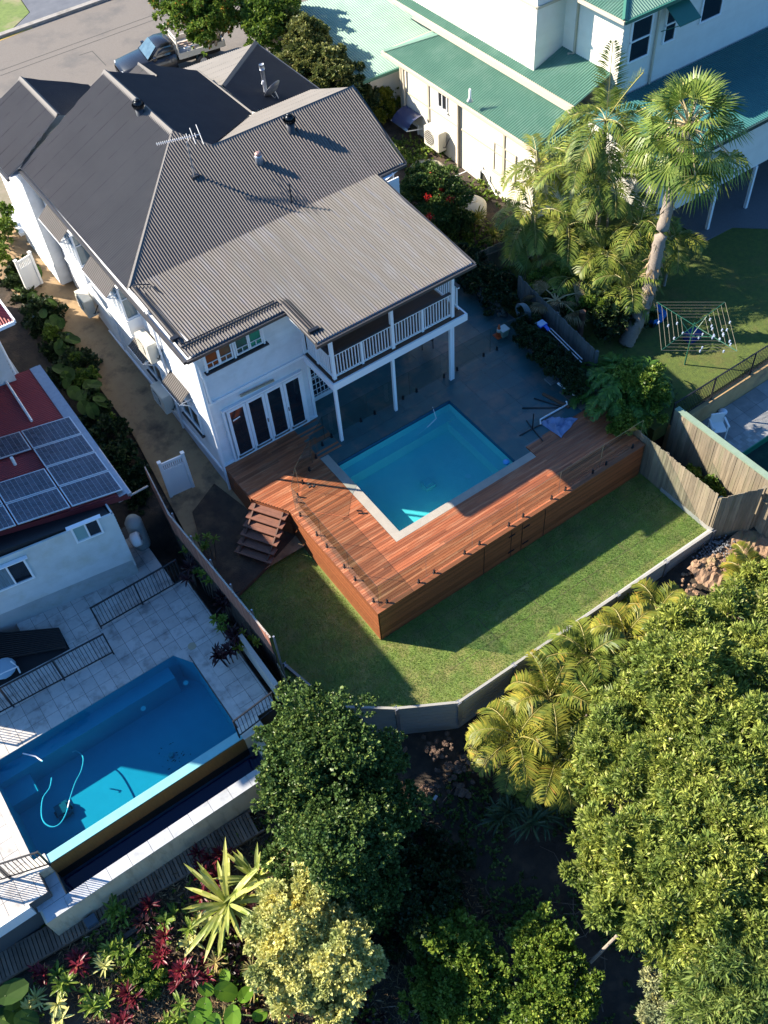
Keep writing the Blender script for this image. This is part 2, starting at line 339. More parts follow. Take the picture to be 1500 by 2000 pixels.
# turf roll seams
sm=MB()
for y in (11.75,12.75,13.4): sm.box(8.8,18.6,y,y+.025,LZ,LZ+.004)
for x,y in ((10.6,11.75),(12.4,11.76),(14.2,10.9),(16,11.8),(9.6,12.8),(11.9,12.8),(17.2,12.8),(13.3,12.78)): sm.box(x,x+.03,y,y+.9,LZ+.004,LZ+.007)
sm.ob('turf_seams',mat('dry_turf',(.17,.145,.06),(.08,.09,.03),12,.9),None,kind='structure')
# patio of dark slate tiles
SLATE=mat('slate_tile',(.034,.105,.115),(.024,.078,.09),2.5,.5,isl=.1,bump=.08,bs=30,stain=((.15,.13,.115),.9,.2),det=9)
GROUT=mat('grout',(.16,.165,.165),rough=.9)
def tiles(mb,x0,x1,y0,y1,z,w,h,skip=lambda x,y:False,gap=.011,t=.02,ox=0,oy=0):
    x=x0+ox-(w if ox else 0)
    while x<x1-1e-6:
        y=y0+oy-(h if oy else 0)
        while y<y1-1e-6:
            a,b,c,d=max(x,x0),min(x+w,x1),max(y,y0),min(y+h,y1)
            if b-a>.01 and d-c>.01:
                hit=[skip(u,v_) for u in (a+.01,b-.01) for v_ in (c+.01,d-.01)]
                if not all(hit):
                    if any(hit):      # quarter the tile along the hole's edge
                        m=4
                        for i in range(m):
                            for j in range(m):
                                u=a+(i+.5)*(b-a)/m; vv=c+(j+.5)*(d-c)/m
                                if not skip(u,vv): mb.box(a+i*(b-a)/m,a+(i+1)*(b-a)/m,c+j*(d-c)/m,c+(j+1)*(d-c)/m,z-t,z)
                    else: mb.box(a+gap/2,b-gap/2,c+gap/2,d-gap/2,z-t,z)
            y+=h
        x+=w
    return mb
PX0,PX1,PY0,PY1=10.07,14.83,15.98,19.58     # pool opening
def inpool(x,y): return PX0-.35<x<PX1 and PY0-.3<y<PY1
pt=tiles(MB(),9.75,19.3,20.12,30,0,.9,.6); tiles(pt,PX1+.0,18.6,16.3,20.12,0,.9,.6)
pt.box(PX0-.32,PX1,PY1+.0,20.12,-.02,0)
pt.ob('patio',SLATE,None,kind='structure')
gm=MB()
for b in ((9.7,19.35,20.0,30),(PX1+.02,19.35,16.25,20.0),(PX0-.3,PX1+.02,PY1+.02,20.0)): gm.box(*b,-.5,-.006)
gm.ob('patio_base',GROUT,None,kind='structure')
# right neighbour's yard
NZ=-.35
LAWN2=mat('shaded_turf',(.10,.14,.02),(.055,.085,.015),7,.9,bump=1,bs=50,stain=((.12,.11,.03),1.1,.25),det=10)
MB().prism([(19.6,14.35),(24,14.41),(45,14.41),(45,23.2),(19.6,30)],-1,NZ).ob('neighbour_lawn',LAWN2,None,kind='structure')
GRAV=mat('exposed_aggregate',(.15,.16,.17),(.1,.11,.12),30,.9,bump=.4,bs=120)
MB().prism([xy(1335,445,NZ),xy(1378,472,NZ),xy(1430,445,NZ),xy(1520,448,NZ),(60,20),(60,40),(27,28)],-1,NZ+.03).ob('paving',GRAV,None,kind='structure')
# neighbour pool terrace (travertine) at left, and at far right
TRAV=mat('travertine_tile',(.50,.475,.44),(.42,.40,.375),3,.65,isl=.1,bump=.12,bs=35,stain=((.25,.235,.22),2.4,.2),det=10)
# ======================= MAIN HOUSE =======================
H=thing('house','white weatherboard house with charcoal corrugated roof and a balcony above the new pool','house',(7,21.9,0))
wl=MB()
boards(wl,(7.0,21.9),(10.72,21.9),0,2.86,.165); boards(wl,(7.0,21.9),(10.72,21.9),2.96,5.45,.165)
wl.ob('wall',WHITE,H)
sw=MB(); boards(sw,(7.0,34),(7.0,21.9),-.25,5.55,.16,out=(-1,0)); 
boards(sw,(6.55,37.6),(6.55,34.2),.2,5.5,.16,out=(-1,0)); boards(sw,(6.55,34.2),(7.0,34.2),.2,5.5,.16,out=(0,-1)); sw.ob('wall',WHITE,H)
lw=MB(); boards(lw,(6.985,34),(6.985,21.95),-1.2,-.25,.13,out=(-1,0),proud=.03); lw.ob('base_cladding',mat('base_boards',(.42,.45,.5),rough=.6,isl=.05),H)
rw=MB(); boards(rw,(10.72,21.95),(10.72,24.6),0,5.4,.165,out=(1,0)); boards(rw,(10.8,22.5),(14.95,22.5),0,2.65,.165); boards(rw,(14.95,22.5),(14.95,27),0,2.65,.165,out=(1,0))
boards(rw,(10.8,24.6),(16.6,24.6),2.98,5.6,.165); boards(rw,(16.6,24.9),(16.6,31),2.7,5.6,.165,out=(1,0)); boards(rw,(17.9,33),(17.9,37.3),.2,4.5,.165,out=(1,0))
rw.box(7.05,10.7,22,33.6,-.2,5.3); rw.box(6.6,10.7,34.3,37.4,-.2,5.2); rw.box(10.7,14.6,24.7,35,-.2,5.3); rw.box(10.7,14.9,22.6,24.6,-.2,2.6); rw.box(14.9,16.5,25.2,31,2.7,5.4); rw.box(14.6,17.8,32.2,37.2,-.2,4.2)
rw.ob('wall',WHITE,H)
tr=MB()
tr.box(6.96,10.76,21.82,21.95,2.86,2.96); tr.box(6.95,7.07,21.84,21.96,-.25,5.5); tr.box(10.66,10.76,21.84,21.96,0,5.4)
tr.box(6.95,10.76,21.80,21.95,-.06,.06); tr.box(6.93,6.99,21.9,34,-.28,-.2)
tr.ob('trim',WHITE2,H)
MB().bar((8.15,21.8,2.66),(9.4,21.8,2.6),.06,.07).ob('door_rail',mat('weathered_timber',(.42,.38,.28),(.3,.27,.2),14,.8),H)
# bifold doors
dr=MB(); frame_rect(dr,(8.92,21.83,1.2),(1,0,0),(0,0,1),3.02,2.42,.07,.1); do=dr.ob('door_frame',WHITE2,H)
for i in range(4):
    cx=7.50+.035+ (i+.5)*.71
    d=MB(); frame_rect(d,(cx,21.81,1.17),(1,0,0),(0,0,1),.695,2.28,.1,.045); 
    d.bar((cx-.3,21.81,.1),(cx+.3,21.81,.1),.045,.13)
    dd=d.ob('door',WHITE2,H); slab(MB(),(cx,21.815,1.2),(1,0,0),(0,0,1),.52,2.1,.012).ob('pane',GLASSD,dd)
    if i in (1,3): MB().bar((cx+(.3 if i==1 else -.3),21.77,1.0),(cx+(.3 if i==1 else -.3),21.77,1.16),.02,.03).ob('handle',BLACK,dd)
slab(MB(),(7.83,21.79,1.83),(.97,0,.12),(0,0,1),.28,.05,.01).ob('sticker',PVC,do)
# stained glass casements
STG=[((.13,.028,.008),(.17,.045,.012)),((.05,.03,.018),(.07,.04,.02)),((.012,.028,.03),(.02,.04,.04)),((.0,.13,.07),(.0,.10,.06))]
for i,cx in enumerate((7.55,8.02,8.6,9.08)):
    wm=MB(); frame_rect(wm,(cx,21.84,4.75),(1,0,0),(0,0,1),.47,1.0,.045,.05)
    wm.box(cx-.2,cx+.2,21.83,21.86,5.03,5.05); wm.box(cx-.2,cx+.2,21.83,21.86,4.47,4.49); wm.box(cx-.01,cx+.01,21.83,21.86,4.28,4.48); wm.box(cx-.01,cx+.01,21.83,21.86,5.04,5.22)
    wo=wm.ob('window',WHITE2,H)
    a,b=STG[i]; slab(MB(),(cx,21.862,4.75),(1,0,0),(0,0,1),.42,.95,.008).ob('pane',mat('stained_glass_%s'%('red','brown','teal','green')[i],a,b,9,.18),wo)
for x_ in (7.27,8.28,9.32): MB().box(x_,x_+.06,21.8,21.9,4.2,5.3).ob('window_trim',WHITE2,H)
MB().box(7.22,9.46,21.72,21.9,4.16,4.205).ob('window_sill',DARK,H)
# security screen window on recessed wall
sg=MB(); frame_rect(sg,(11.35,22.44,1.2),(1,0,0),(0,0,1),.9,2.0,.05,.05); sg.bar((10.95,22.43,1.2),(11.75,22.43,1.2),.04,.05)
for k in range(5): sg.bar((11.05+.15*k,22.43,.25),(11.05+.15*k,22.43,2.15),.02,.02)
for k in range(8): sg.bar((10.95,22.43,.35+.25*k),(11.75,22.43,.35+.25*k),.02,.02)
so_=sg.ob('window_screen',WHITE2,H); slab(MB(),(11.35,22.47,1.2),(1,0,0),(0,0,1),.85,1.95,.01).ob('pane',GLASSD,so_)
# ---- balcony
FL=mat('balcony_boards',(.085,.045,.03),(.06,.035,.025),3,.6,isl=.15,stretch=(.6,8,1))
bf=MB(); y=20.13
while y<24.55: bf.box(10.68,15.92,y,y+.085,2.95,2.98); y+=.09
bf.ob('balcony_floor',FL,H)
bb=MB(); bb.box(10.66,15.94,20.06,20.12,2.68,2.96); bb.box(10.6,10.66,20.06,21.86,2.68,2.96); bb.box(15.94,16.0,20.06,24.5,2.68,2.96); bb.box(10.7,15.9,20.12,24.5,2.86,2.945)
for k in range(11): bb.box(10.75+k*.5,10.8+k*.5,20.12,24.5,2.7,2.86)
bb.ob('balcony_beam',WHITE2,H)
for x in (10.8,13.08,15.5):
    m=MB(); m.box(x-.05,x+.05,20.3,20.4,-.02,2.7); m.ob('post',WHITE2,H)
    m=MB(); m.box(x-.055,x+.055,20.2,20.31,2.98,5.35); m.ob('post',WHITE2,H)
m=MB(); m.box(15.56,15.62,20.3,20.4,-.02,2.7); m.ob('post',WHITE2,H)
def balus(p,q,z0=3.05,z1=3.92,name='balustrade',mid=()):
    m=MB();p=Vector((*p,0));q=Vector((*q,0));Ln=(q-p).length;d=(q-p)/Ln
    m.bar(p+Vector((0,0,z0)),q+Vector((0,0,z0)),.045,.06); m.bar(p+Vector((0,0,z1)),q+Vector((0,0,z1)),.05,.06); k=int(Ln/.112)
    for i in range(1,k):
        s=p+d*(Ln*i/k); m.bar(s+Vector((0,0,z0)),s+Vector((0,0,z1)),.045,.022,up=d)
    for f_ in mid: s=p+d*Ln*f_; m.bar(s+Vector((0,0,2.98)),s+Vector((0,0,z1+.05)),.08,.08,up=d)
    o=m.ob(name,WHITE2,H); MB().bar(p+Vector((0,0,z1+.05)),q+Vector((0,0,z1+.05)),.11,.035).ob('handrail',mat('aged_rail',(.05,.05,.055),(.035,.035,.04),7,.7),o)
balus((10.86,20.28),(13.03,20.28),mid=(.48,)); balus((13.14,20.28),(15.45,20.28),mid=(.5,)); balus((10.78,20.35),(10.78,21.85),mid=(.55,)); balus((15.86,20.35),(15.86,24.5),mid=(.5,))
# ---- roof planes
zl=lambda y:5.4+.06*(y-19.6)
zf=lambda y:5.73+.4534*(y-25.1)
rl=MB(); a=[(6.68,21.35),(9.97,21.35),(9.97,25.12),(6.68,25.12)]; b=[(9.97,19.62),(15.84,19.62),(16.0,25.12),(9.97,25.12)]
for q in (a,b): corr(rl,[(x,y,zl(y)) for x,y in q],amp=.026)
rl.ob('lower_roof',ROOFL,H)
corr(MB(),[(x,y,zf(y)) for x,y in ((6.68,25.05),(17.15,25.05),(17.28,28.15),(11.65,28.15),(10.79,29.12))],amp=.023).ob('front_roof',ROOFF,H)
zL=lambda x:7.5-.447*(10.79-x); zR=lambda x:7.5-.447*(x-10.79)
corr(MB(),[(x,y,zL(x)) for x,y in ((6.62,25.1),(10.79,29.12),(10.79,34.35),(6.62,33.8))],amp=.024).ob('left_roof',ROOFM,H)
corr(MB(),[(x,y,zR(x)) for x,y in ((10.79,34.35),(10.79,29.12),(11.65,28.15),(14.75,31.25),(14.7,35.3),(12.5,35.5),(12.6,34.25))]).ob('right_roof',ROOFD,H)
corr(MB(),[(12.5,35.5,6.72),(12.6,34.25,6.7),(11.2,34.3,6.1),(11.0,35.5,6.1)],rib=(1,0,0.42)).ob('small_gable_roof',ROOFM,H)
zb=lambda y:7.08-.447*(y-28.15)
corr(MB(),[(x,y,zb(y)) for x,y in ((11.65,28.15),(17.28,28.15),(17.3,31.2),(14.75,31.2))]).ob('back_roof',ROOFM,H)
zL2=lambda x:6.65-.447*(8.64-x); zR2=lambda x:6.65-.447*(x-8.64)
corr(MB(),[(x,y,zL2(x)) for x,y in ((8.64,34.3),(8.64,37.75),(6.1,37.75),(6.1,33.75),(6.7,33.75))],amp=.024).ob('wing_roof',ROOFM,H)
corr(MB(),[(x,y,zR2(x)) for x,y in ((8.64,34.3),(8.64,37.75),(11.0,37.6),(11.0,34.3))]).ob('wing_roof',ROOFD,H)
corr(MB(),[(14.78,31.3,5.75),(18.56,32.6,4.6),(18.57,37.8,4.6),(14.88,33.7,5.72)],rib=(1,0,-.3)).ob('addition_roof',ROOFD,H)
corr(MB(),[(14.88,33.7,5.74),(18.57,37.8,4.6),(14.7,38.3,4.45)],rib=(0,1,-.3)).ob('addition_roof',ROOFM,H)
cp=MB(); cap(cp,(10.79,29.12,7.53),(10.79,34.4,7.53)); cap(cp,(10.79,29.12,7.53),(6.72,25.08,5.74)); cap(cp,(10.79,29.12,7.53),(11.65,28.15,7.12),.12)
cap(cp,(11.65,28.15,7.12),(17.32,28.15,7.12)); cap(cp,(8.64,34.3,6.68),(8.64,37.8,6.68)); cap(cp,(12.6,34.2,6.74),(12.5,35.55,6.74),.1); cap(cp,(14.86,33.65,5.78),(18.6,37.85,4.66),.14); cap(cp,(14.74,31.2,5.78),(14.68,35.3,5.78),.06,.03)
cp.ob('ridge_capping',CAP,H)
gt=MB()
def gut(p,q,s=.1): gt.bar(p,q,s,s)
gut((6.6,21.3,5.4),(10.05,21.3,5.4)); gut((10.02,21.35,5.4),(10.02,19.6,5.3),.06); gut((9.95,19.56,5.3),(15.9,19.56,5.3)); gut((15.92,19.6,5.31),(16.08,25.1,5.64),.06)
gut((16.1,25.0,5.62),(17.2,25.0,5.62)); gut((6.56,21.3,5.4),(6.56,33.8,5.55)); gut((17.22,25.0,5.65),(17.36,28.15,7.03),.05); gut((17.36,28.15,7.0),(17.38,31.2,5.68),.05); gut((6.05,33.7,5.42),(6.05,37.8,5.42))
gut((14.72,31.3,5.68),(14.66,35.3,5.68),.07); gut((18.62,32.5,4.52),(18.62,37.9,4.52),.08); gut((14.75,31.15,5.62),(17.3,31.15,5.62),.07)
gt.ob('gutter',mat('gutter_paint',(.07,.068,.068),rough=.4,metal=.2),H)
ev=MB(); ev.prism([(6.6,21.35),(10.0,21.35),(10.0,24),(6.6,24)],5.38,5.40).prism([(10.0,19.65),(15.85,19.65),(15.95,24.8),(10.0,24.8)],5.30,5.33).prism([(6.6,24),(7.1,24),(7.1,33.8),(6.6,33.8)],5.50,5.52).prism([(6.1,33.8),(6.6,33.8),(6.6,37.6),(6.1,37.6)],5.42,5.44)
ev.prism([(16,24.7),(17.2,25.1),(17.2,31.1),(16,31.1)],5.55,5.57); ev.ob('eave_lining',WHITE2,H)
# gable infill walls
gi=MB(); gi.add([(17.1,25.1,5.6),(17.1,31.1,5.6),(17.1,28.15,6.98)],[(0,1,2)]); gi.add([(8.64,37.7,6.6),(6.2,37.7,5.5),(10.9,37.7,5.5)],[(0,1,2)]); gi.add([(10.79,34.3,7.45),(6.7,33.8,5.6),(14.6,35,5.6)],[(0,1,2)]); gi.ob('gable_end',WHITE,H)
# black solar pool-heating pipes along the eaves
pp=MB(); pp.tube([(6.72,21.78,zl(21.8)+.05),(10.0,21.72,zl(21.8)+.05)],.03); pp.tube([(6.8,21.9,zl(21.9)+.04),(9.95,21.84,zl(21.9)+.04)],.02)
for dx in (0,.09,.16): pp.tube([(10.12+dx,21.75,zl(21.8)+.04),(10.12+dx,20.1,zl(20.1)+.04)],.018)
pp.tube([(6.8,25.0,5.8),(6.8,21.9,5.6)],.022); pp.tube([(6.88,24.6,5.78),(6.88,22.2,5.6)],.016)
pp.box(10.05,10.4,20.0,20.12,zl(20),zl(20)+.1); pp.tube([(6.8,25.0,5.8),(6.95,24.9,5.83),(7.25,24.72,5.78),(7.3,24.3,5.75)],.02); pp.box(6.62,6.86,22.15,22.3,5.55,5.66)
pp.ob('pipework',BLACK,H)
# vents
def turbine(x,y,z,r=.2):
    m=MB(); m.lathe((x,y,z-.25),[(r*1.0,0),(r*.95,.12),(r*.72,.16),(r*.72,.45)],20); o=m.ob('roof_vent',DARK,H,True)
    m=MB(); m.ball((x,y,z+.32),r*.86,16,r*.8)
    for k in range(18):
        t=k*math.pi/9; c,s=math.cos(t),math.sin(t); c2,s2=math.cos(t+.3),math.sin(t+.3)
        m.add([(x+c*r*.55,y+s*r*.55,z+.47),(x+c*r*1.05,y+s*r*1.05,z+.32),(x+c2*r*1.12,y+s2*r*1.12,z+.32),(x+c*r*.85,y+s*r*.85,z+.16)],[(0,1,2,3)])
    m.lathe((x,y,z+.46),[(r*.5,0),(r*.4,.04),(.02,.06)],14); m.ob('turbine',mat('turbine_black',(.02,.024,.03),rough=.3,metal=.6),o,True)
turbine(10.55,31.1,7.4); turbine(14.35,27.6,6.95)
p=(12.7,27.01); m=MB(); m.lathe((p[0],p[1],6.55),[(.13,-.1),(.13,.3),(.11,.34)],16); o=m.ob('roof_vent',GALV,H,True); MB().ball((p[0],p[1],6.92),.12,14,.08).ob('vent_cap',mat('copper_cap',(.45,.27,.22),rough=.35,metal=.4),o,True)
p=at(570,396,5.85); MB().tube([(p[0],p[1],5.7),(p[0],p[1],6.55)],.03,8).ob('vent_pipe',DARK,H)
p=at(519,180,5.3); m=MB(); m.tube([(p[0],p[1],5.0),(p[0],p[1],6.25)],.075,12); m.tube([(p[0],p[1],6.2),(p[0],p[1],6.4)],.1,12); m.ob('flue',GALV,H,True)
# side bay windows and hoods on the left wall
def hood(y0,y1,xi,zi,xo,zo,c=ROOFF):
    m=MB(); corr(m,[(xi,y0,zi),(xi,y1,zi),(xo,y1,zo),(xo,y0,zo)],rib=(1,0,(zi-zo)/(xi-xo)),amp=.011); o=m.ob('window_hood',HOODM,H)
    e=MB(); e.bar((xo,y0,zo-.02),(xo,y1,zo-.02),.03,.03)
    for y in (y0+.03,y1-.03): e.bar((xi,y,zo-.02),(xo,y,zo-.02),.03,.03); e.bar((xi-.02,y,zo-.35),(xo+.05,y,zo-.03),.03,.03)
    e.ob('hood_bracket',WHITE2,o)
def bay(y0,y1,z0,z1,x=6.5):
    m=MB(); m.box(x,7.02,y0,y1,z0,z0+.62); m.box(x-.05,7.02,y0-.03,y1+.03,z0-.06,z0); b=m.ob('bay_window',WHITE2,H)
    MB().box(x-.06,7.0,y0-.05,y1+.05,z0+.62,z0+.66).ob('sill',WHITE2,b)
    n=4; wdt=(y1-y0)/n
    for i in range(n):
        c=(x+.02,y0+(i+.5)*wdt,(z0+.66+z1)/2); w_=MB(); frame_rect(w_,c,(0,1,0),(0,0,1),wdt-.02,z1-z0-.66,.05,.05)
        zc=c[2]+.15; w_.box(x,x+.04,c[1]-wdt/2,c[1]+wdt/2,zc,zc+.03); w_.box(x,x+.04,c[1]-.012,c[1]+.012,c[2]-.6,zc)
        wo=w_.ob('window',WHITE2,b); slab(MB(),(x+.05,c[1],c[2]),(0,1,0),(0,0,1),wdt-.06,z1-z0-.72,.01).ob('pane',GLASSC,wo)
    for yy in (y0+.02,):
        c=((x+7)/2,yy,(z0+.66+z1)/2); w_=MB(); frame_rect(w_,c,(1,0,0),(0,0,1),.48,z1-z0-.66,.05,.05); w_.box(x+.05,6.95,yy-.02,yy+.02,c[2]+.15,c[2]+.18)
        wo=w_.ob('window',WHITE2,b); slab(MB(),(c[0],yy+.02,c[2]),(1,0,0),(0,0,1),.42,z1-z0-.72,.01).ob('pane',GLASSC,wo)
bay(29.6,31.4,3.2,5.15); bay(26.0,27.8,3.2,5.15)
hood(29.75,31.55,6.66,5.42,6.12,4.98); hood(26.05,27.9,6.66,5.42,6.12,4.98)
hood(26.0,27.2,7.0,2.2,6.55,1.9); hood(23.2,24.5,7.0,2.5,6.55,2.15)
for y0,y1 in ((22.9,24.3),(25.6,27.0)):
    w_=MB(); frame_rect(w_,(6.96,(y0+y1)/2,1.2),(0,1,0),(0,0,1),y1-y0,1.0,.06,.06); w_.box(6.94,6.98,(y0+y1)/2-.03,(y0+y1)/2+.03,.75,1.65)
    o=w_.ob('window',WHITE2,H); slab(MB(),(6.975,(y0+y1)/2,1.2),(0,1,0),(0,0,1),y1-y0-.1,.9,.01).ob('pane',GLASSD,o)
    MB().box(6.87,6.98,y0-.05,y1+.05,.62,.68).ob('window_sill',DARK,o)
# downpipes
for pts in (((6.93,21.6,5.3),(6.9,21.6,2.95),(6.9,21.6,-.9)),((6.9,29.1,5.3),(6.9,29.2,.1)),((6.9,24.6,5.4),(6.9,24.7,3.6),(6.92,24.9,-.6))): MB().tube(pts,.045,8).ob('downpipe',WHITE2,H)
MB().tube([(6.93,21.82,5.3),(7.12,21.78,4.0),(7.14,21.78,3.0),(7.3,21.8,2.92)],.04,8).ob('downpipe',WHITE2,H)
# white corner post with cap
m=MB(); q=xy(432,922,-.95); m.box(q[0]-.06,q[0]+.06,q[1]-.06,q[1]+.06,-1.25,.35); m.box(q[0]-.075,q[0]+.075,q[1]-.075,q[1]+.075,.35,.39); m.ob('gate_post',PVC,None,label='white gate post at the front corner of the white house beside the deck',cat='post')
# ======================= POOL, DECK, GLASS =======================
def clipx(poly,y):
    xs=[]
    for i in range(len(poly)):
        (a,b),(c,d)=poly[i],poly[(i+1)%len(poly)]
        if (b-y)*(d-y)<0: xs.append(a+(c-a)*(y-b)/(d-b))
    xs.sort(); return list(zip(xs[::2],xs[1::2]))
TIMB=mat('red_hardwood',(.33,.105,.042),(.23,.07,.03),2.2,.45,isl=.36,stretch=(.5,7,7),stain=((.46,.25,.14),1.6,.35),bump=.05,det=8)
TIMB2=mat('hardwood_cladding',(.30,.10,.038),(.18,.06,.025),2.2,.5,isl=.28,stretch=(.5,7,7),bump=.05,det=8)
TIMBD=mat('dark_timber',(.12,.05,.03),(.08,.035,.022),3,.6,isl=.12,stretch=(3,3,1))
D=thing('pool_deck','red hardwood deck wrapping round the new pool with slatted sides','deck',(9,14,-1.5))
dp=[(6.97,21.83),(10.66,21.83),(10.66,20.14),(9.75,20.1),(9.75,15.68),(15.5,15.68),(15.5,16.28),(18.72,16.35),(18.62,13.9),(7.78,13.9),(7.72,18.86),(7.02,20.05)]
b=MB(); y=13.9; rr=random.Random(2)
while y<21.8:
    for x0,x1 in clipx(dp,y+.043):
        xs=[x0]; x=x0+rr.uniform(.8,3.4)
        while x<x1-.4: xs.append(x); x+=rr.uniform(1.8,3.6)
        xs.append(x1)
        for p,q in zip(xs,xs[1:]): b.box(p+.001,q-.001,y,y+.0825,-.025,rr.uniform(-.0015,.0015))
    y+=.0905
b.ob('decking',TIMB,D)
b=MB(); b.prism([(x+(.08 if x<9 else -.05),y_+(.08 if y_<17 else -.05)) for x,y_ in dp],-.3,-.035); b.ob('deck_frame',TIMBD,D)
b=MB(); z=-1.49
while z<-.03:
    b.box(7.8,18.6,13.87,13.895,z,z+.082); b.box(7.755,7.78,13.88,18.9,z,z+.082)
    p=Vector((7.72,18.86,0));q=Vector((7.02,20.05,0)); b.hexa([p+Vector((0,0,z)),q+Vector((0,0,z)),q+Vector((.02,.01,z)),p+Vector((.02,.01,z))],[p+Vector((0,0,z+.082)),q+Vector((0,0,z+.082)),q+Vector((.02,.01,z+.082)),p+Vector((.02,.01,z+.082))])
    if z>-1.3: b.box(6.98,7.0,20.05,21.8,z,z+.082)
    z+=.088
b.box(7.75,18.62,13.86,13.99,.001,.03)
b.ob('cladding',TIMB2,D)
MB().box(7.85,18.5,13.96,14.0,-1.6,-.03).box(7.83,7.86,14,18.8,-1.6,-.03).ob('backing',TIMBD,D)
b=MB()
for x in (11.8,12.9,13.35,14.3): b.box(x,x+.012,13.855,13.872,-1.48,-.1)
for x,z in ((12.8,-.35),(12.8,-1.2),(13.4,-.35),(13.4,-1.2)): b.box(x,x+.25,13.84,13.872,z,z+.035)
b.ob('access_door',BLACK,D)
# stairs
S=thing('stairs','hardwood open stairs with six treads going down from the pool deck to the side path','stairs',(6.6,19.2,-1.4))
e0=Vector((7.0,20.03,0));e1=Vector((7.7,18.87,0)); o=Vector((-1.13,-.66,0)).normalized()
for i in range(6):
    dd=o*(.06+i*.245); z=-.17*(i+1)-.01
    for k in range(2):
        a=e0+dd+o*(.14*k);c=e1+dd+o*(.14*k); a.z=c.z=z
        m=MB().bar((a+c)/2-(c-a)*.5,(a+c)/2+(c-a)*.5,.135,.04)
        if k==0: keep=m
        else: keep.add(m.v,m.f)
    keep.ob('tread',mat('aged_tread',(.20,.085,.055),(.14,.06,.04),3,.6,isl=.15,stretch=(2,2,1)),S)
for e in (e0*.88+e1*.12,e0*.12+e1*.88):
    m=MB(); a=e+o*.0;a.z=-.15;c=e+o*1.45;c.z=-1.15; m.bar(a,c,.05,.22); m.ob('stringer',TIMBD,S)
    m=MB(); 
    for i in range(6):
        t=e+o*(.12+i*.245); t.z=-.17*(i+1)-.05; m.bar(t,t+Vector((0,0,-.08)),.05,.05)
    m.ob('bracket',GALV,S)
# pool
POOLIN=mat('pool_render',(.48,.76,.72),(.42,.71,.69),3,.6,bump=.05,bs=14)
P_=thing('swimming_pool','new plunge pool with pale stone coping set into the red hardwood deck','pool',(12.5,17.8,-1.4))
b=MB(); dpt=-.95; x0,x1,y0,y1=PX0,PX1,PY0,PY1
b.poly([(x0,y0,dpt),(x1,y0,dpt),(x1,y1,dpt),(x0,y1,dpt)])
for p,q in (((x0,y0),(x1,y0)),((x1,y0),(x1,y1)),((x1,y1),(x0,y1)),((x0,y1),(x0,y0))): b.poly([(*p,dpt),(*q,dpt),(*q,-.02),(*p,-.02)])
b.box(x0,x1,y1-.42,y1,dpt,-.5); b.box(x1-.4,x1,y0,y1-.42,dpt,-.55); b.box(x0,x0+.3,y1-1.6,y1-.42,dpt,-.75)
b.ob('basin',POOLIN,P_)
COPE=mat('stone_coping',(.36,.33,.28),(.29,.27,.235),3,.7,bump=.1,bs=40,isl=.03)
b=MB(); b.prism([(9.76,15.7),(15.48,15.7),(15.48,y0),(x0,y0),(x0,20.1),(9.76,20.1)],-.05,.004); b.ob('coping',COPE,P_)
b=MB(); b.box(x0,x1+.3,y1,20.1,-.05,.003); b.box(x1,15.47,y0,y1,-.05,.003); b.ob('coping',SLATE,P_)
WATER=clearmat('pool_water',(.34,.75,.80),1.33,.03,bump=.5,bs=3.5)
MB().poly([(x0,y0,-.10),(x1,y0,-.10),(x1,y1,-.10),(x0,y1,-.10)]).ob('water',WATER,P_)
b=MB(); b.box(x0+.001,x1,y1-.004,y1-.001,-.18,-.02); b.box(x1-.004,x1-.001,y0,y1,-.18,-.02); b.box(x0+.001,x0+.004,y0,y1,-.2,-.02); b.box(x0,x1,y0+.001,y0+.004,-.2,-.02); b.ob('waterline_tile',mat('blue_tile',(.03,.09,.16),rough=.25),P_)
c=at(1083-0,0,0)
p=at(400+1088/2.5,800+340/2.5,-.6); p=(p[0],p[1]); MB().lathe((p[0],p[1],dpt),[(.2,0),(.2,.03),(.12,.05)],24).ob('main_drain',mat('pale_drain',(.6,.75,.75),rough=.5),P_)
q=xy(400+1285/2.5,800+313/2.5,-.8); MB().lathe((q[0],q[1],dpt),[(.11,0),(.11,.015),(.04,.02)],20).ob('main_drain',MATS['pale_drain'],P_)
m=MB(); m.box(p[0]-.19,p[0]+.19,p[1]-.2,p[1]+.2,dpt+.03,dpt+.16); m.box(p[0]-.13,p[0]+.13,p[1]-.14,p[1]+.14,dpt+.16,dpt+.21)
m.ob('pool_cover_plate',mat('aqua_plastic',(.35,.62,.64),rough=.4),None,label='square aqua plastic plate lying on the floor of the new pool',cat='drain plate')
q=xy(1000,898,0); m=MB().lathe((q[0]-.16,q[1]+.1,-.12),[(.11,0),(.12,.05),(.06,.09)],16); m.ob('float',mat('blue_float',(.05,.3,.62),rough=.4),None,True,label='blue round float in the far right corner of the new pool',cat='pool float')
m=MB().tube([(*xy(845,795,0),.0),(*xy(852,815,0),-.06),(*xy(835,830,0),-.1),(*xy(815,838,0),-.3)],.012,6); m.ob('hose',PVC,None,True,label='thin white hose dangling over the back edge of the new pool',cat='hose')
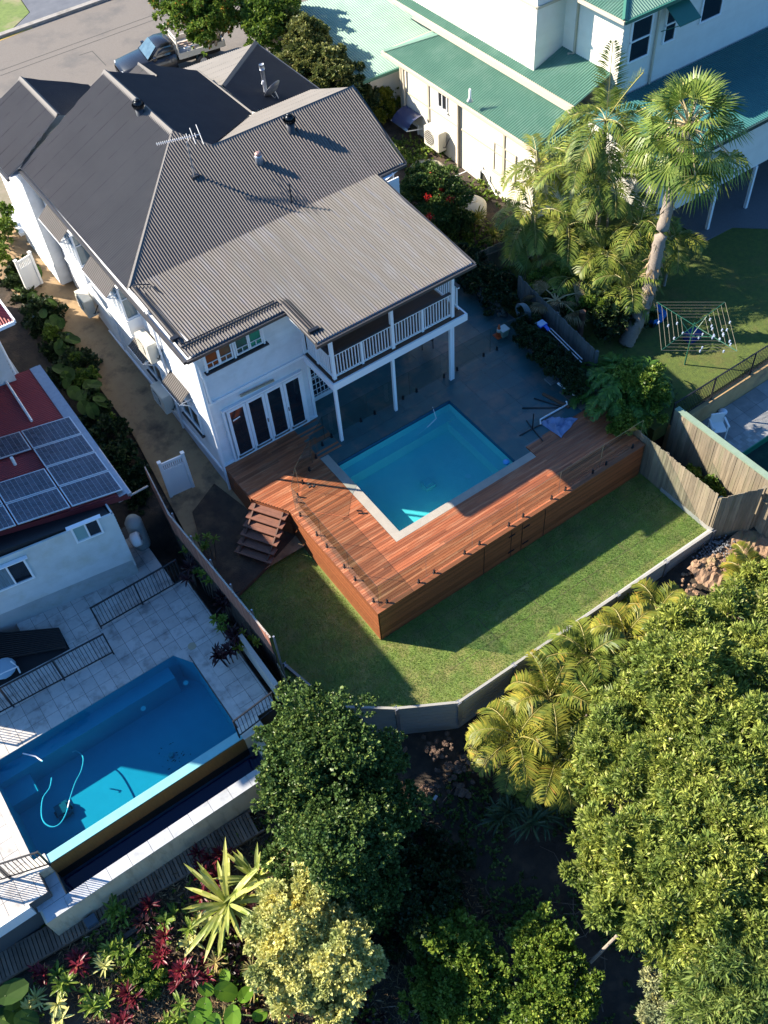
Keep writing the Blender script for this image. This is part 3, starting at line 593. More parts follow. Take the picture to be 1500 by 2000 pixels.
# glass fences
GL=clearmat('fence_glass',(.72,.80,.77),1.5,.01); GEDGE=mat('glass_edge',(.045,.06,.055),rough=.2)
def glassrun(t,pts,lens,z0=.0,h=1.15,inset=.28):
    """panels along a polyline start->end; lens list per segment of panel counts"""
    for (p,q),n in zip(zip(pts,pts[1:]),lens):
        p=Vector((*p,0));q=Vector((*q,0));d=(q-p)/n
        for i in range(n):
            a=p+d*i;b_=p+d*(i+1);u=(b_-a).normalized();a=a+u*.012;b_=b_-u*.012; up=Vector((0,0,1)); nn=u.cross(up)
            m=MB(); A=a+nn*.006;B=b_+nn*.006;A2=a-nn*.006;B2=b_-nn*.006; z1=Vector((0,0,z0+.05));z2=Vector((0,0,z0+h))
            m.poly([A+z1,B+z1,B+z2,A+z2]); g_=m.ob('glass_panel',GL,t)
            e=MB(); e.bar(a+z2,b_+z2,.008,.005); e.bar(a+z1,a+z2,.007,.005); e.bar(b_+z1,b_+z2,.007,.005); e.ob('panel_edge',GEDGE,g_)
            L_=(b_-a).length
            for f_ in (inset/L_,1-inset/L_):
                s=a+(b_-a)*f_; m=MB(); m.box(s.x-.045,s.x+.045,s.y-.045,s.y+.045,z0,z0+.012); m.bar(s+Vector((0,0,z0)),s+Vector((0,0,z0+.17)),.05,.05,up=u); m.ob('spigot',BLACK,t)
G=thing('glass_fence','frameless glass pool fence on black spigots along the outer deck edges','glass fence',(7.9,14,0))
glassrun(G,[(7.92,18.75),(7.92,14.03),(18.5,14.03)],[3,6])
G2=thing('glass_fence','frameless glass fence on black spigots under the balcony across the dark patio','glass fence',(10.3,20.7,0))
glassrun(G2,[xy(634,861,0),xy(957,689,0),xy(1040,655,0)],[4,1])
G3=thing('glass_fence','angled glass fence and gate crossing the deck in front of the bifold doors','glass fence',(8.8,20,0))
a=xy(636,858,0);c=xy(585,957,0);e=(7.92,18.75)
glassrun(G3,[a,c],[2]); glassrun(G3,[c,(e[0]+.02,e[1]+.03)],[1])
m=MB(); p=xy(611,990,0)
for dx,dy in ((0,0),(.1,-.06),(.02,.12)): m.bar((p[0]+dx,p[1]+dy,1.0),(p[0]+dx+.06,p[1]+dy-.05,1.06),.06,.05)
m.ob('latch',BLACK,G3)
# retaining wall: concrete sleepers in steel posts
RW=thing('retaining_wall','concrete sleeper retaining wall with steel posts along the low edge of the lawn','retaining wall',(12,10.7,-2.7))
SLP=mat('concrete_sleeper',(.33,.325,.30),(.27,.265,.245),6,.8,bump=.2,bs=60,stretch=(.6,.6,5),isl=.04)
rp=[(4.9,14.9),(5.15,13.7),(5.28,12.85),(6.75,11.66),(8.33,10.72),(18.76,10.62)]
allp=[]
for a,b_ in zip(rp,rp[1:]):
    a=Vector((*a,0));b_=Vector((*b_,0));L_=(b_-a).length;n=max(1,round(L_/2.05))
    for i in range(n):
        p=a+(b_-a)*i/n;q=a+(b_-a)*(i+1)/n; allp.append(p)
        for k in range(9):
            z=-3.15+.2*k-.02; m=MB(); m.bar(p+Vector((0,0,z+.1)),q+Vector((0,0,z+.1)),.08,.192); m.ob('sleeper',SLP,RW)
allp.append(Vector((*rp[-1],0)))
for p in allp: m=MB(); m.box(p.x-.07,p.x+.07,p.y-.075,p.y-.06,-2.7,-1.37); m.box(p.x-.012,p.x+.012,p.y-.06,p.y+.06,-2.7,-1.37); m.box(p.x-.07,p.x+.07,p.y+.05,p.y+.065,-2.7,-1.37); m.ob('post',GALV,RW)
m=MB(); m.bar((18.72,10.62,-1.43),(18.72,12.9,-1.43),.1,.2); m.ob('sleeper',SLP,RW)
m=MB(); m.box(8.5,18.7,10.66,10.74,-1.5,-1.405); m.ob('capping',mat('sleeper_top',(.46,.45,.42),(.38,.37,.35),8,.8),RW)
# timber paling fences
PAL=mat('weathered_palings',(.27,.225,.155),(.17,.14,.10),3,.85,isl=.24,stretch=(4,4,.5),stain=((.15,.16,.09),1.2,.35),det=8)
def fence(name,label,p,q,z0,z1,z1b=None,rails=True,side=1,m=PAL,seed=0,w=.1,z0b=None):
    t=thing(name,label,'fence',(p[0],p[1],z0)); palings(MB(),p,q,z0,z1,w,z1b=z1b,z0b=z0b,seed=seed).ob('palings',m,t)
    if rails:
        P=Vector((*p,0));Q=Vector((*q,0));n=Vector(((Q-P).y,-(Q-P).x,0)).normalized()*.045*side
        k=max(1,round((Q-P).length/2.2)); ze=z1b if z1b is not None else z1; b0=z0b if z0b is not None else z0
        for i in range(k+1): s=P+(Q-P)*i/k+n*1.7; zz=z1+(ze-z1)*i/k; zb_=z0+(b0-z0)*i/k; m_=MB(); m_.bar(s+Vector((0,0,zb_)),s+Vector((0,0,zz-.1)),.1,.1); m_.ob('post',m,t)
        m_=MB()
        for f_ in (.15,.85): m_.bar(P+n+Vector((0,0,z0+(z1-z0)*f_)),Q+n+Vector((0,0,b0+(ze-b0)*f_)),.04,.09,up=n)
        m_.ob('rail',m,t)
    return t
fence('paling_fence','grey timber paling fence running down the right side of the lawn beside the deck end',(18.72,15.4),(18.72,10.72),-1.75,.3,.28,side=-1,seed=1)
fence('paling_fence','short timber paling fence facing us between the two side fences at the lawn corner',(18.74,10.7),(19.95,10.02),-1.9,.22,.5,side=-1,seed=2)
FB=fence('paling_fence','tall paling fence with a pale green cap in front of the far neighbour pool',(20.15,14.1),(20.2,9.2),-1.7,.5,.5,seed=3,side=-1)
m=MB(); m.bar((20.2,14.1,.55),(20.26,10.15,.55),.2,.07); m.ob('fence_cap',mat('green_cap',(.22,.30,.22),(.17,.24,.18),4,.7),FB)
fence('paling_fence','lower timber fence at the far right with sunlit rails and a shadowed corner',(20.1,10.1),(20.6,7.6),-2.2,.05,.0,seed=4,side=1)
fence('paling_fence','dark paling fence behind the hedge beside the slate patio',(19.95,22.0),(19.4,17.3),-.2,1.35,1.35,seed=5,side=-1,m=mat('blue_grey_palings',(.10,.115,.115),(.06,.075,.08),3,.85,isl=.2,stretch=(4,4,.5)))
fence('paling_fence','grey paling fence between the red flowered shrub and the palms',xy(925,495,.9),xy(1040,452,.9),-1.0,.9,1.0,seed=6)
# white vinyl gates
def gate(label,a,b_,z0,h,slats=11):
    a=Vector((*a,0));b_=Vector((*b_,0));u=(b_-a).normalized();L_=(b_-a).length;up=Vector((0,0,1));n=u.cross(up)
    t=thing('gate',label,'gate',(a.x,a.y,z0)); m=MB()
    for p in (a,b_): m.bar(p+up*z0,p+up*(z0+h+.06),.1,.1,up=u)
    for z,hh in ((z0+.08,.14),(z0+h-.42,.09),(z0+h-.06,.1)): m.bar(a+up*z,b_+up*z,.05,hh)
    m.ob('gate_frame',PVC,t); m=MB(); c=(a+b_)/2; slab(m,c+up*(z0+(h-.4)/2+.05),u,up,L_-.06,h-.42,.03); m.ob('panel',PVC,t)
    m=MB()
    for i in range(slats): p=a+u*(L_*(i+.8)/(slats+.6)); m.bar(p+up*(z0+h-.4),p+up*(z0+h-.08),.03,.05,up=u)
    m.ob('slats',PVC,t)
    m=MB()
    for p in (a,b_): m.bar(p+up*(z0+h+.06),p+up*(z0+h+.1),.13,.13,up=u)
    m.ob('post_cap',PVC,t)
ga=at(337,977,-1.15);gb=at(380,958,-1.15); gate('white vinyl gate standing open beside the brown screen fence and the stairs',(ga[0],ga[1]),(gb[0],gb[1]),-1.15,1.9)
ga=at(63,580,-.1);gb=at(86,563,-.1); gate('white vinyl gate leaning open at the far end of the sandy path',(ga[0]-.05,ga[1]+.05),(gb[0],gb[1]),-.15,1.75,9)
# brown screen fence between the properties
SCR=mat('brown_screen',(.36,.16,.11),(.25,.11,.075),4,.75,isl=.22,stretch=(4,4,.5))
BF=thing('screen_fence','long brown slatted screen fence between the lap pool terrace and the side path','fence',(4.5,18,-1.5))
fa=xy(283,912,1.3);fb=xy(330,1005,1.3);fc=xy(528,1246,1.3)
pl=MB(); palings(pl,fa,fb,.2,1.3,.065,jz=.03,seed=8); palings(pl,fb,fc,.35,1.3,.065,jz=.03,seed=9); pl.ob('palings',SCR,BF)
m=MB(); P=Vector((*fb,1.32));Q=Vector((*fc,1.32)); n=95; P0=Vector((*fa,1.32)); nn=Vector(((Q-P).y,-(Q-P).x,0)).normalized(); vv=[]
pts_=[P0+(P-P0)*i/10 for i in range(10)]+[P+(Q-P)*i/(2*n) for i in range(2*n+1)]
for i,s in enumerate(pts_): w_=.018 if (i<10 or i%2) else .034; vv+=[s-nn*w_,s+nn*w_]
m.add(vv,[(2*i,2*i+1,2*i+3,2*i+2) for i in range(len(pts_)-1)])
m.ob('top_edge',mat('pale_edge',(.36,.32,.28),rough=.7),BF)
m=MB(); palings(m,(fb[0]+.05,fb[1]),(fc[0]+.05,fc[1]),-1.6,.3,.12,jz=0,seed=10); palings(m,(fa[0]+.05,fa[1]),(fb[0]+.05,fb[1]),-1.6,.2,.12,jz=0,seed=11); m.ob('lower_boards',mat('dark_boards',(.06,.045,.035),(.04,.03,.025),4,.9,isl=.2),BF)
for i in range(6):
    s=P+(Q-P)*i/5; m=MB(); m.bar(Vector((s.x+.1,s.y,-1.6)),Vector((s.x+.1,s.y,1.28)),.05,.05); m.ob('post',GALV,BF)
wf=fence('paling_fence','low weathered timber fence between the screen fence and the leafy dark tree',(fc[0],fc[1]),(xy(600,1396,-.4)),-2.2,-.1,-.55,seed=12,rails=False)
# ---- things on the patio
def tube(name,label,cat,pts,r,m,n=8,**k): return MB().tube(pts,r,n).ob(name,m,None,True,label=label,cat=cat,**k)
tube('drain_pipe','long white plastic pipe lying along the hedge at the patio edge','pipe',[(*xy(1090,748,.05),.05),(*xy(1136,782,.05),.05)],.05,PVC)
tube('drain_pipe','white plastic pipe with elbow ends lying beside the crumpled blue cloth','pipe',[(*xy(1056,829,.05),.05),(*xy(1055,820,.05),.06),(*xy(1108,790,.05),.05),(*xy(1106,784,.05),.05)],.032,PVC)
q=xy(1078,743,0); MB().box(q[0]-.2,q[0]+.2,q[1]-.2,q[1]+.2,0,.06).box(q[0]-.13,q[0]+.13,q[1]-.13,q[1]+.13,.06,.075).ob('paver',mat('grey_paver',(.12,.15,.16),rough=.8),None,label='square grey paver at the end of the long white pipe',cat='paver')
bm_=MB(); bm_.bar((*xy(1098,762,.03),.02),(*xy(1143,797,.03),.02),.3,.03); bm_.ob('plank',mat('grey_plank',(.14,.12,.1),(.09,.08,.07),4,.85),None,label='wide grey weathered plank between the white pipe and the deck',cat='plank')
bm_=MB(); bm_.bar((*xy(1060,768,.06),.04),(*xy(1112,795,.06),.04),.1,.05); bm_.ob('plank',mat('brown_plank',(.13,.065,.035),rough=.8),None,label='narrow brown timber offcut lying on the patio slate',cat='plank')
for i,(a,b_,lb) in enumerate((((1043,778),(1100,795),'upper'),((1020,797),(1090,796),'middle'))):
    tube('metal_rod','%s black rod of the loose rods scattered on the patio slate'%lb,'rod',[(*xy(*a,.03),.03),(*xy(*b_,.03),.03)],.022,BLACK)
us=thing('umbrella_base','black cross-shaped umbrella stand with a short upright beside the crumpled cloth','umbrella stand',(*xy(1040,838,0),0))
c=xy(1040,838,0); m=MB()
for a in ((1015,852),(1060,862),(1062,828),(1028,822)): q=xy(*a,0); m.bar((*c,.03),(*q,.03),.03,.03)
m.ob('foot',BLACK,us); MB().tube([(*c,0),(*c,.75)],.022).ob('pole',BLACK,us)
# crumpled cloth
n=26; vs_=[];pc=[xy(1058,835,0),xy(1068,855,0),xy(1098,857,0),xy(1125,822,0),xy(1122,812,0),xy(1085,818,0)]
A,B_,C_,D_=[Vector((*p,0)) for p in (xy(1054,828,0),xy(1095,858,0),xy(1127,818,0),xy(1078,816,0))]
rc=random.Random(4)
for j in range(n):
    for i in range(n):
        u=i/(n-1);v_=j/(n-1);p=(A*(1-u)+B_*u)*(1-v_)+(D_*(1-u)+C_*u)*v_
        z=.10+.09*math.sin(9*u+5*v_+2*math.sin(4*v_))+.06*math.sin(17*v_-6*u)+.035*math.sin(31*u+13*v_); ed=min(u,1-u,v_,1-v_); z=z*min(1,ed*7)+.02
        p=p+Vector((.05*math.sin(11*v_+2*u),.05*math.sin(9*u+v_),0)); vs_.append((p.x,p.y,max(z,.015)))
MB().add(vs_,[(j*n+i,j*n+i+1,(j+1)*n+i+1,(j+1)*n+i) for j in range(n-1) for i in range(n-1)]).ob('tarpaulin',mat('blue_cloth',(.20,.26,.42),(.14,.19,.33),5,.6),None,True,label='crumpled blue-grey cloth dropped where the slate patio meets the deck',cat='cloth')
# traffic cone, bucket
c=xy(974,608+48,0); t=thing('traffic_cone','small orange traffic cone with a white band behind the glass fence','traffic cone',(*c,0))
MB().box(c[0]-.16,c[0]+.16,c[1]-.16,c[1]+.16,0,.03).ob('base',mat('orange_plastic',(.75,.12,.03),rough=.5),t); MB().lathe((*c,.03),[(.12,0),(.03,.5)],16).ob('cone',MATS['orange_plastic'],t,True)
MB().lathe((*c,.22),[(.091,0),(.068,.13)],16).ob('band',PVC,t,True)
c=xy(983,655,0); t=thing('bucket','pale square bucket beside the orange cone on the patio','bucket',(*c,0)); m=MB(); m.hexa([(c[0]-.12,c[1]-.12,0),(c[0]+.12,c[1]-.12,0),(c[0]+.12,c[1]+.12,0),(c[0]-.12,c[1]+.12,0)],[(c[0]-.16,c[1]-.16,.34),(c[0]+.16,c[1]-.16,.34),(c[0]+.16,c[1]+.16,.34),(c[0]-.16,c[1]+.16,.34)]); m.ob('tub',mat('pale_green_plastic',(.35,.48,.43),rough=.5),t)
MB().box(c[0]-.17,c[0]+.17,c[1]-.17,c[1]+.17,.32,.35).ob('rim',PVC,t)
# hose reel on the fence
c=Vector((*xy(1026,612,.8),.8)); t=thing('garden_hose','coiled grey garden hose hanging on the dark paling fence','hose',c)
m=MB()
for k in range(7): m.tube([(c.x-.03*k*.4,c.y+.33*(1-.03*k)*math.cos(a_*math.pi/10)+.03*k,c.z+.42*(1-.04*k)*math.sin(a_*math.pi/10)) for a_ in range(21)],.014,5)
m.ob('coil',mat('grey_hose',(.16,.22,.25),rough=.5),t,True); MB().tube([(c.x,c.y,-.05),(c.x,c.y,.75)],.16,12).ob('drum',mat('blue_grey_drum',(.05,.09,.11),rough=.6),t,True)
# pool cleaning poles with net
t=thing('pool_net','blue pool net on two long poles leaning along the hedge top','pool net',(*xy(1066,640,1),1))
a=Vector((*xy(1072,645,1.0),1.0));b_=Vector((*xy(1136,708,1.0),1.0))
m=MB(); m.tube([a,b_],.02); m.tube([a+Vector((.12,.05,0)),b_+Vector((.12,.1,0))],.02); m.ob('pole',mat('silver_pole',(.5,.55,.62),rough=.3,metal=.6),t)
q=Vector((*xy(1062,633,1.0),1.0)); m=MB(); m.box(q.x-.25,q.x+.1,q.y-.1,q.y+.2,1.0,1.04); m.bar(q,a,.12,.05); m.ob('net_frame',mat('blue_plastic',(.03,.10,.5),rough=.4),t)
m=MB(); m.box(q.x-.23,q.x+.08,q.y-.08,q.y+.18,1.04,1.06); m.ob('net',mat('pale_net',(.3,.42,.6),rough=.7),t)
# table setting under the balcony
c=(15.35,22.9); t=thing('table','dark round outdoor table pushed under the balcony against the wall','table',(*c,0)); MB().lathe((*c,.70),[(.5,0),(.5,.03)],24).ob('table_top',BLACK,t); MB().tube([(*c,0),(*c,.7)],.04).ob('leg',BLACK,t)
def chair(c,rz,label):
    t=thing('chair',label,'chair',(*c,0),'black patio chairs under the balcony',rz); m=MB().box(-.22,.22,-.22,.22,.42,.46); child(m,'seat',BLACK,t); child(MB().box(-.22,.22,.2,.24,.46,.9),'backrest',BLACK,t)
    for x in (-.2,.2):
        for y in (-.2,.2): child(MB().tube([(x,y,0),(x,y,.42)],.014,5),'leg',BLACK,t)
chair((15.9,22.3),2.6,'black patio chair in front of the round table nearest the glass fence'); chair((15.0,23.5),.3,'black patio chair tucked against the wall under the balcony')
# small stone wall + garden edge at patio back right
q=[xy(915,550,0),xy(960,620,0)]
m=MB(); rr=random.Random(8)
P=Vector((*xy(885,530,0),0));Q=Vector((*xy(985,628,0),0))
for i in range(34):
    for k in range(3):
        s=P+(Q-P)*(i+rr.uniform(-.3,.3))/34; s+=Vector((rr.uniform(.0,.2),rr.uniform(0,.2),0)); m.ball((s.x+k*.05,s.y+k*.05,.08+.14*k),rr.uniform(.09,.15),7,rr.uniform(.07,.1))
m.ob('stone_edging',mat('river_stone',(.10,.11,.105),(.06,.065,.06),5,.85,isl=.35),None,label='rough stone garden edging along the side passage beyond the balcony',cat='stone wall')
# ======================= LEFT NEIGHBOUR =======================
PZ=-.8
def xx(px,py,z=PZ): return xy(px,py,z)
N_=thing('house','white house with red corrugated roof and solar panels beside the blue lap pool','house',(*xx(272,1118),PZ))
EZ=2.35
c0=xy(252,963,EZ);c1=xy(75,715,EZ);c2=xy(-10,1058,EZ)
dirx=Vector((c2[0]-c0[0],c2[1]-c0[1],0)).normalized()
far=(c0[0]+dirx.x*8,c0[1]+dirx.y*8)
sl_=.10
def rz(x,y): return EZ+sl_*(c0[0]-x)
def onroof(px,py,d=0):
    z=EZ
    for _ in range(8): p=at(px,py,z+d); z=rz(p[0],p[1])
    return Vector((p[0],p[1],z+d))
m=MB(); corr(m,[(x,y,rz(x,y)) for x,y in (c0,c1,(far[0],c1[1]+.2),far)],amp=.011,pitch=.085); m.ob('roof',REDR,N_)
m=MB(); m.bar((c0[0]-.0,c0[1]-.05,EZ-.02),(c1[0],c1[1],EZ-.02),.13,.1); m.bar((c0[0]-.18,c0[1],EZ+.04),(c1[0]-.18,c1[1],EZ+.04),.26,.015); m.ob('gutter',GALV,N_)
m=MB(); m.bar((c0[0],c0[1]-.02,EZ-.1),(*far,rz(*far)-.1),.05,.2); m.ob('fascia',mat('red_fascia',(.12,.015,.02),rough=.5),N_)
w0=xx(272,1118);w1_=xx(0,1232); wd_=Vector((w1_[0]-w0[0],w1_[1]-w0[1],0)).normalized(); w1_=(w0[0]+wd_.x*8,w0[1]+wd_.y*8)
m=MB(); boards(m,w1_,w0,PZ+.75,EZ-.05,.13); boards(m,w0,(w0[0]+.1,w0[1]+8.5),PZ+.4,EZ-.05,.13); m.ob('wall',mat('offwhite_boards',(.62,.64,.63),(.54,.56,.55),2,.6,isl=.03,stain=((.42,.4,.3),1.2,.4)),N_)
m=MB(); m.hexa([Vector((*w1_,PZ-.5)),Vector((*w0,PZ-.5)),Vector((w0[0]+.06,w0[1]+8,PZ-.5)),Vector((w1_[0],w1_[1]+7,PZ-.5))],[Vector((*w1_,PZ+.78)),Vector((*w0,PZ+.78)),Vector((w0[0]+.06,w0[1]+8,PZ+.78)),Vector((w1_[0],w1_[1]+7,PZ+.78))]); m.ob('base_wall',mat('rendered_base',(.40,.43,.44),(.33,.36,.36),1.5,.8,stain=((.25,.26,.2),2,.4)),N_)
m=MB(); a=Vector((w0[0]-.1,w0[1]+.1,0)); m.hexa([Vector((w1_[0],w1_[1]+.1,PZ)),a+Vector((0,0,PZ)),a+Vector((.1,8,PZ)),Vector((w1_[0],w1_[1]+7,PZ))],[Vector((w1_[0],w1_[1]+.1,EZ+.5)),a+Vector((0,0,EZ-.1)),a+Vector((.1,8,EZ-.1)),Vector((w1_[0],w1_[1]+7,EZ+.5))]); m.ob('interior',BLACK,N_)
def wallpt(px,py,off=.055):   # on the front wall plane
    nrm=Vector((-wd_.y,wd_.x,0)); nrm=nrm if nrm.y<0 else -nrm
    d=ray(px,py); k=(nrm.x*(w0[0])+nrm.y*(w0[1])+off)/(nrm.x*d[0]+nrm.y*d[1]); return Vector(CC+d*k),nrm
U_=-wd_
def nwin(pa,pb,pt_,curt):
    A,_n=wallpt(*pa);B,_=wallpt(*pb);T_,_=wallpt(*pt_); wdt=abs((B-A).dot(U_)); h=abs(T_.z-B.z); c=(A+B)/2+Vector((0,0,h/2)); m=MB(); frame_rect(m,c,U_,(0,0,1),wdt,h,.06,.07); m.bar(c+Vector((0,0,-h/2)),c+Vector((0,0,h/2)),.05,.05,up=U_); o=m.ob('window',WHITE2,N_)
    for s,g_ in ((-1,curt),(1,GLASSD)): slab(MB(),c+U_*(s*wdt/4)-_n*.01,U_,(0,0,1),wdt/2-.06,h-.1,.01).ob('pane',g_,o)
    MB().bar(c+Vector((0,0,h/2+.06))-U_*(wdt/2+.1)+_n*.05,c+Vector((0,0,h/2+.06))+U_*(wdt/2+.1)+_n*.05,.14,.03).ob('window_head',WHITE2,o)
nwin((152,1064),(202,1036),(190,1006),mat('frosted',(.22,.36,.36),rough=.3)); nwin((-2,1160),(67,1124),(44,1087),mat('curtain',(.20,.30,.36),(.07,.11,.14),10,.3,stretch=(6,6,.2)))
# solar panels
PVm=mat('solar_cells',(.075,.073,.092),(.058,.056,.075),3,.3,isl=.3,spec=.7); ALU=mat('aluminium',(.62,.62,.62),rough=.35,metal=.4)
gx=[(135.3,813.6),(240.7,957.4)]
tl=onroof(40.5,842,.12); tr=onroof(136,813,.12); brr=onroof(241,957,.12)
ux=(tl-tr); wpan=ux.length; ux.normalize(); uy=(brr-tr); hp=uy.length/4; uy.normalize()
SP=None
for ci in range(5):
    for ri in range(4):
        if ri==1 and ci>0: continue
        if ci>=3 and ri==0: continue
        c=tr+ux*(wpan*(ci+.5)+.03*ci)+uy*(hp*(ri+.5))
        t=thing('solar_panel',['uppermost row solar panel','second row solar panel','third row solar panel','lowest row solar panel'][ri]+(', '+['at the right edge','second column from the right','third column from the right','fourth column from the right','fifth column from the right'][ci])+' of the red roof','solar panel',c,'solar panels on the red roof')
        nn=ux.cross(uy); nn=nn if nn.z>0 else -nn
        m=MB(); slab(m,c,ux,uy,wpan-.02,hp-.03,.035); m.ob('frame',ALU,t)
        m=MB()
        for i in range(10):
            for j in range(6): slab(m,c+nn*.02+ux*((i-4.5)*(wpan-.09)/10)+uy*((j-2.5)*(hp-.1)/6),ux,uy,(wpan-.09)/10-.008,(hp-.1)/6-.008,.004)
        m.ob('cells',PVm,t)
# upper storey
uz=5.4; e=xy(26,626,uz)
wc=xy(28,735,2.6)
m=MB(); boards(m,(wc[0]-6,wc[1]),(wc[0],wc[1]),1.9,uz-.1,.15); boards(m,(wc[0],wc[1]),(wc[0],wc[1]+9),-.6,uz-.1,.15,out=(1,0)); m.box(wc[0]-6,wc[0]-.05,wc[1]+.05,wc[1]+9,0,uz-.1); m.ob('upper_wall',MATS['offwhite_boards'],N_)
m=MB(); corr(m,[(e[0],e[1],uz),(e[0],e[1]+9,uz),(e[0]-4,e[1]+9,uz+1.6),(e[0]-4,e[1]+4,uz+1.6)],pitch=.085,amp=.011); corr(m,[(e[0],e[1],uz),(e[0]-4,e[1]+4,uz+1.6),(e[0]-8,e[1],uz)],pitch=.085,amp=.011); m.ob('roof',REDR,N_)
m=MB(); m.bar((e[0],e[1],uz-.06),(e[0],e[1]+9,uz-.06),.12,.12); m.bar((e[0],e[1],uz-.06),(e[0]-8,e[1],uz-.06),.12,.12); m.ob('gutter',WHITE2,N_)
m=MB(); m.tube([(wc[0]+.07,wc[1]+.3,3.9),(wc[0]+.07,wc[1]+.05,rz(wc[0],0)+.2),onroof(12,745,.08),onroof(25,765,.06),onroof(62,822,.06)],.045,7); m.ob('downpipe',PVC,N_)
m=MB(); q=onroof(30,908,.0); m.tube([q,q+Vector((0,0,.35))],.05,8); m.ob('vent_pipe',PVC,N_)
m=MB(); m.box(-6.3,-1.25,21.6,33,-2,6.9); m.ob('unseen_shadow_block',MATS['offwhite_boards'],N_); m=MB(); m.hexa([Vector(p_) for p_ in ((-6.5,21.4,6.9),(-1.05,21.4,6.9),(-1.05,33.2,6.9),(-6.5,33.2,6.9))],[Vector(p_) for p_ in ((-4.3,23.5,7.6),(-3.2,23.5,7.6),(-3.2,31,7.6),(-4.3,31,7.6))]); m.ob('shadow_block_roof',REDR,N_)  # off-frame bulk of the house, added and sized for the shadow it casts
# tank and meter box beside the house
c=(w0[0]+.5,w0[1]+.35); t=thing('water_tank','slim pale ribbed water tank squeezed beside the wall of the red roofed house','water tank',(*c,PZ)); m=MB(); pr=[(.26,-.0)]
for k in range(8): pr+=[(.26,.05+.16*k),(.28,.09+.16*k),(.26,.13+.16*k)]
pr+=[(.2,1.38),(.04,1.42)]
m.lathe((c[0]+.1,c[1]+.6,PZ),pr,24); m.ob('tank_body',mat('tank_grey',(.28,.31,.31),rough=.6),t,True)
MB().tube([(c[0]-.1,c[1]+.3,1.9),(c[0]+1.0,c[1]+.9,1.25)],.035).ob('inlet_pipe',GALV,t)
c=xx(268,1075,-.3); t=thing('hose_reel','white round hose reel mounted at the corner below the slim water tank','hose reel',(*c,.0)); m=MB(); m.lathe((c[0]+.12,c[1]+.05,.15),[(.2,-.14),(.24,-.1),(.24,.1),(.2,.14)],20,ax=(1,-.3,.2)); m.ob('drum',PVC,t,True); MB().lathe((c[0]+.12,c[1]+.05,.15),[(.1,-.16),(.1,.16)],14,ax=(1,-.3,.2)).ob('spool',GALV,t)
# ---- lap pool terrace
Lp=thing('swimming_pool','long blue lap pool with an infinity edge and tan catch wall at lower left','pool',(-.5,15,PZ-1.4))
pA=xx(-60,1518);pB=xx(340,1280);pC=xx(391,1283);pD=xx(470,1432);pE=xx(105,1680);pF=xx(65,1680)
ax0=pF[0]; topy=(pA[1]+pB[1])/2; rx=pD[0]
po=[(ax0,topy),(pB[0],topy),(rx,pC[1]),(rx,13.55),(ax0,13.55)]
print('pool2',po)
WL=PZ-.03
SH=mat('blue_pool_render',(.19,.50,.60),(.16,.45,.55),2,.6,bump=.05,bs=16)
b=MB(); dz=PZ-1.35; b.prism(po,dz-.02,dz)
for i in range(len(po)):
    p,q=po[i],po[(i+1)%len(po)]; b.poly([(*p,dz),(*q,dz),(*q,PZ-.02 if i!=3 else WL-.005),(*p,PZ-.02 if i!=3 else WL-.005)])
b.box(ax0,pB[0]-.3,topy-.45,topy,dz,PZ-.42); b.box(ax0,ax0+.8,topy-1.1,topy-.45,dz,PZ-.75)
b.ob('basin',SH,Lp)
W2=clearmat('lap_pool_water',(.40,.80,.86),1.33,.03,bump=.2,bs=2)
MB().prism([p if i<3 else (p[0],13.50) for i,p in enumerate(po)],WL-.001,WL).ob('water',W2,Lp)
ex0=pE[0]-.15
b=MB(); b.box(ex0,rx,13.28,13.55,PZ-1.6,WL+.006); b.ob('spillway',mat('spillway_render',(.22,.50,.52),(.18,.44,.47),3,.3),Lp)
OT=mat('orange_tile',(.24,.13,.035),(.17,.09,.028),5,.4,stretch=(5,5,1),isl=.05)
b=MB(); b.box(ex0,rx,13.255,13.279,-1.9,WL-.02); b.ob('tiled_face',OT,Lp)
tz=-1.5;yin=12.42;yout=12.05
b=MB(); b.box(ex0,rx+.2,yin,13.25,-2.1,-2.05); b.box(ex0,rx+.2,yin-.01,yin,-2.1,tz+.2); b.ob('trough',mat('trough_blue',(.02,.05,.13),rough=.5),Lp)
MB().poly([(ex0,yin,tz),(rx+.2,yin,tz),(rx+.2,13.25,tz),(ex0,13.25,tz)]).ob('water',clearmat('trough_water',(.25,.4,.6),1.33,.02),Lp)
CW=mat('stained_render',(.66,.55,.38),(.55,.45,.31),1.4,.85,stretch=(2.5,2.5,.6),stain=((.20,.15,.09),1.6,.4),bump=.1)
b=MB(); b.box(ex0-.75,rx+.25,yout+.02,yin-.005,-3.0,-1.22); b.box(ex0-.75,ex0-.005,yin,13.2,-3.0,-1.22); b.box(rx+.2,rx+.45,yout+.02,13.5,-3.0,-1.22); b.box(ex0-.55,ex0-.002,13.2,13.57,-3,PZ-.03); b.box(rx+.003,rx+.6,13.25,13.6,-3,PZ-.03); b.ob('outer_wall',CW,Lp)
b=MB(); tiles(b,ex0-.7,rx+.2,yout,yin+.02,-1.19,.62,.6,t=.03); tiles(b,ex0-.78,ex0+.0,yin+.02,13.18,-1.19,.42,.4,t=.03); b.ob('coping',mat('blue_grey_coping',(.42,.44,.46),(.35,.37,.4),3,.7,isl=.06,stain=((.25,.26,.26),3,.3)),Lp)
b=MB(); b.box(ex0-.6,ex0+.02,13.2,13.6,PZ-.03,PZ+.012); b.box(rx-.02,rx+.65,13.2,13.62,PZ-.03,PZ+.012); b.ob('coping',mat('cream_cap',(.6,.56,.49),rough=.7),Lp)
q=(ex0-.4,12.7); MB().lathe((*q,-1.185),[(.12,0),(.12,.008)],20).ob('skimmer_lid',mat('tan_lid',(.36,.31,.21),rough=.7),Lp)
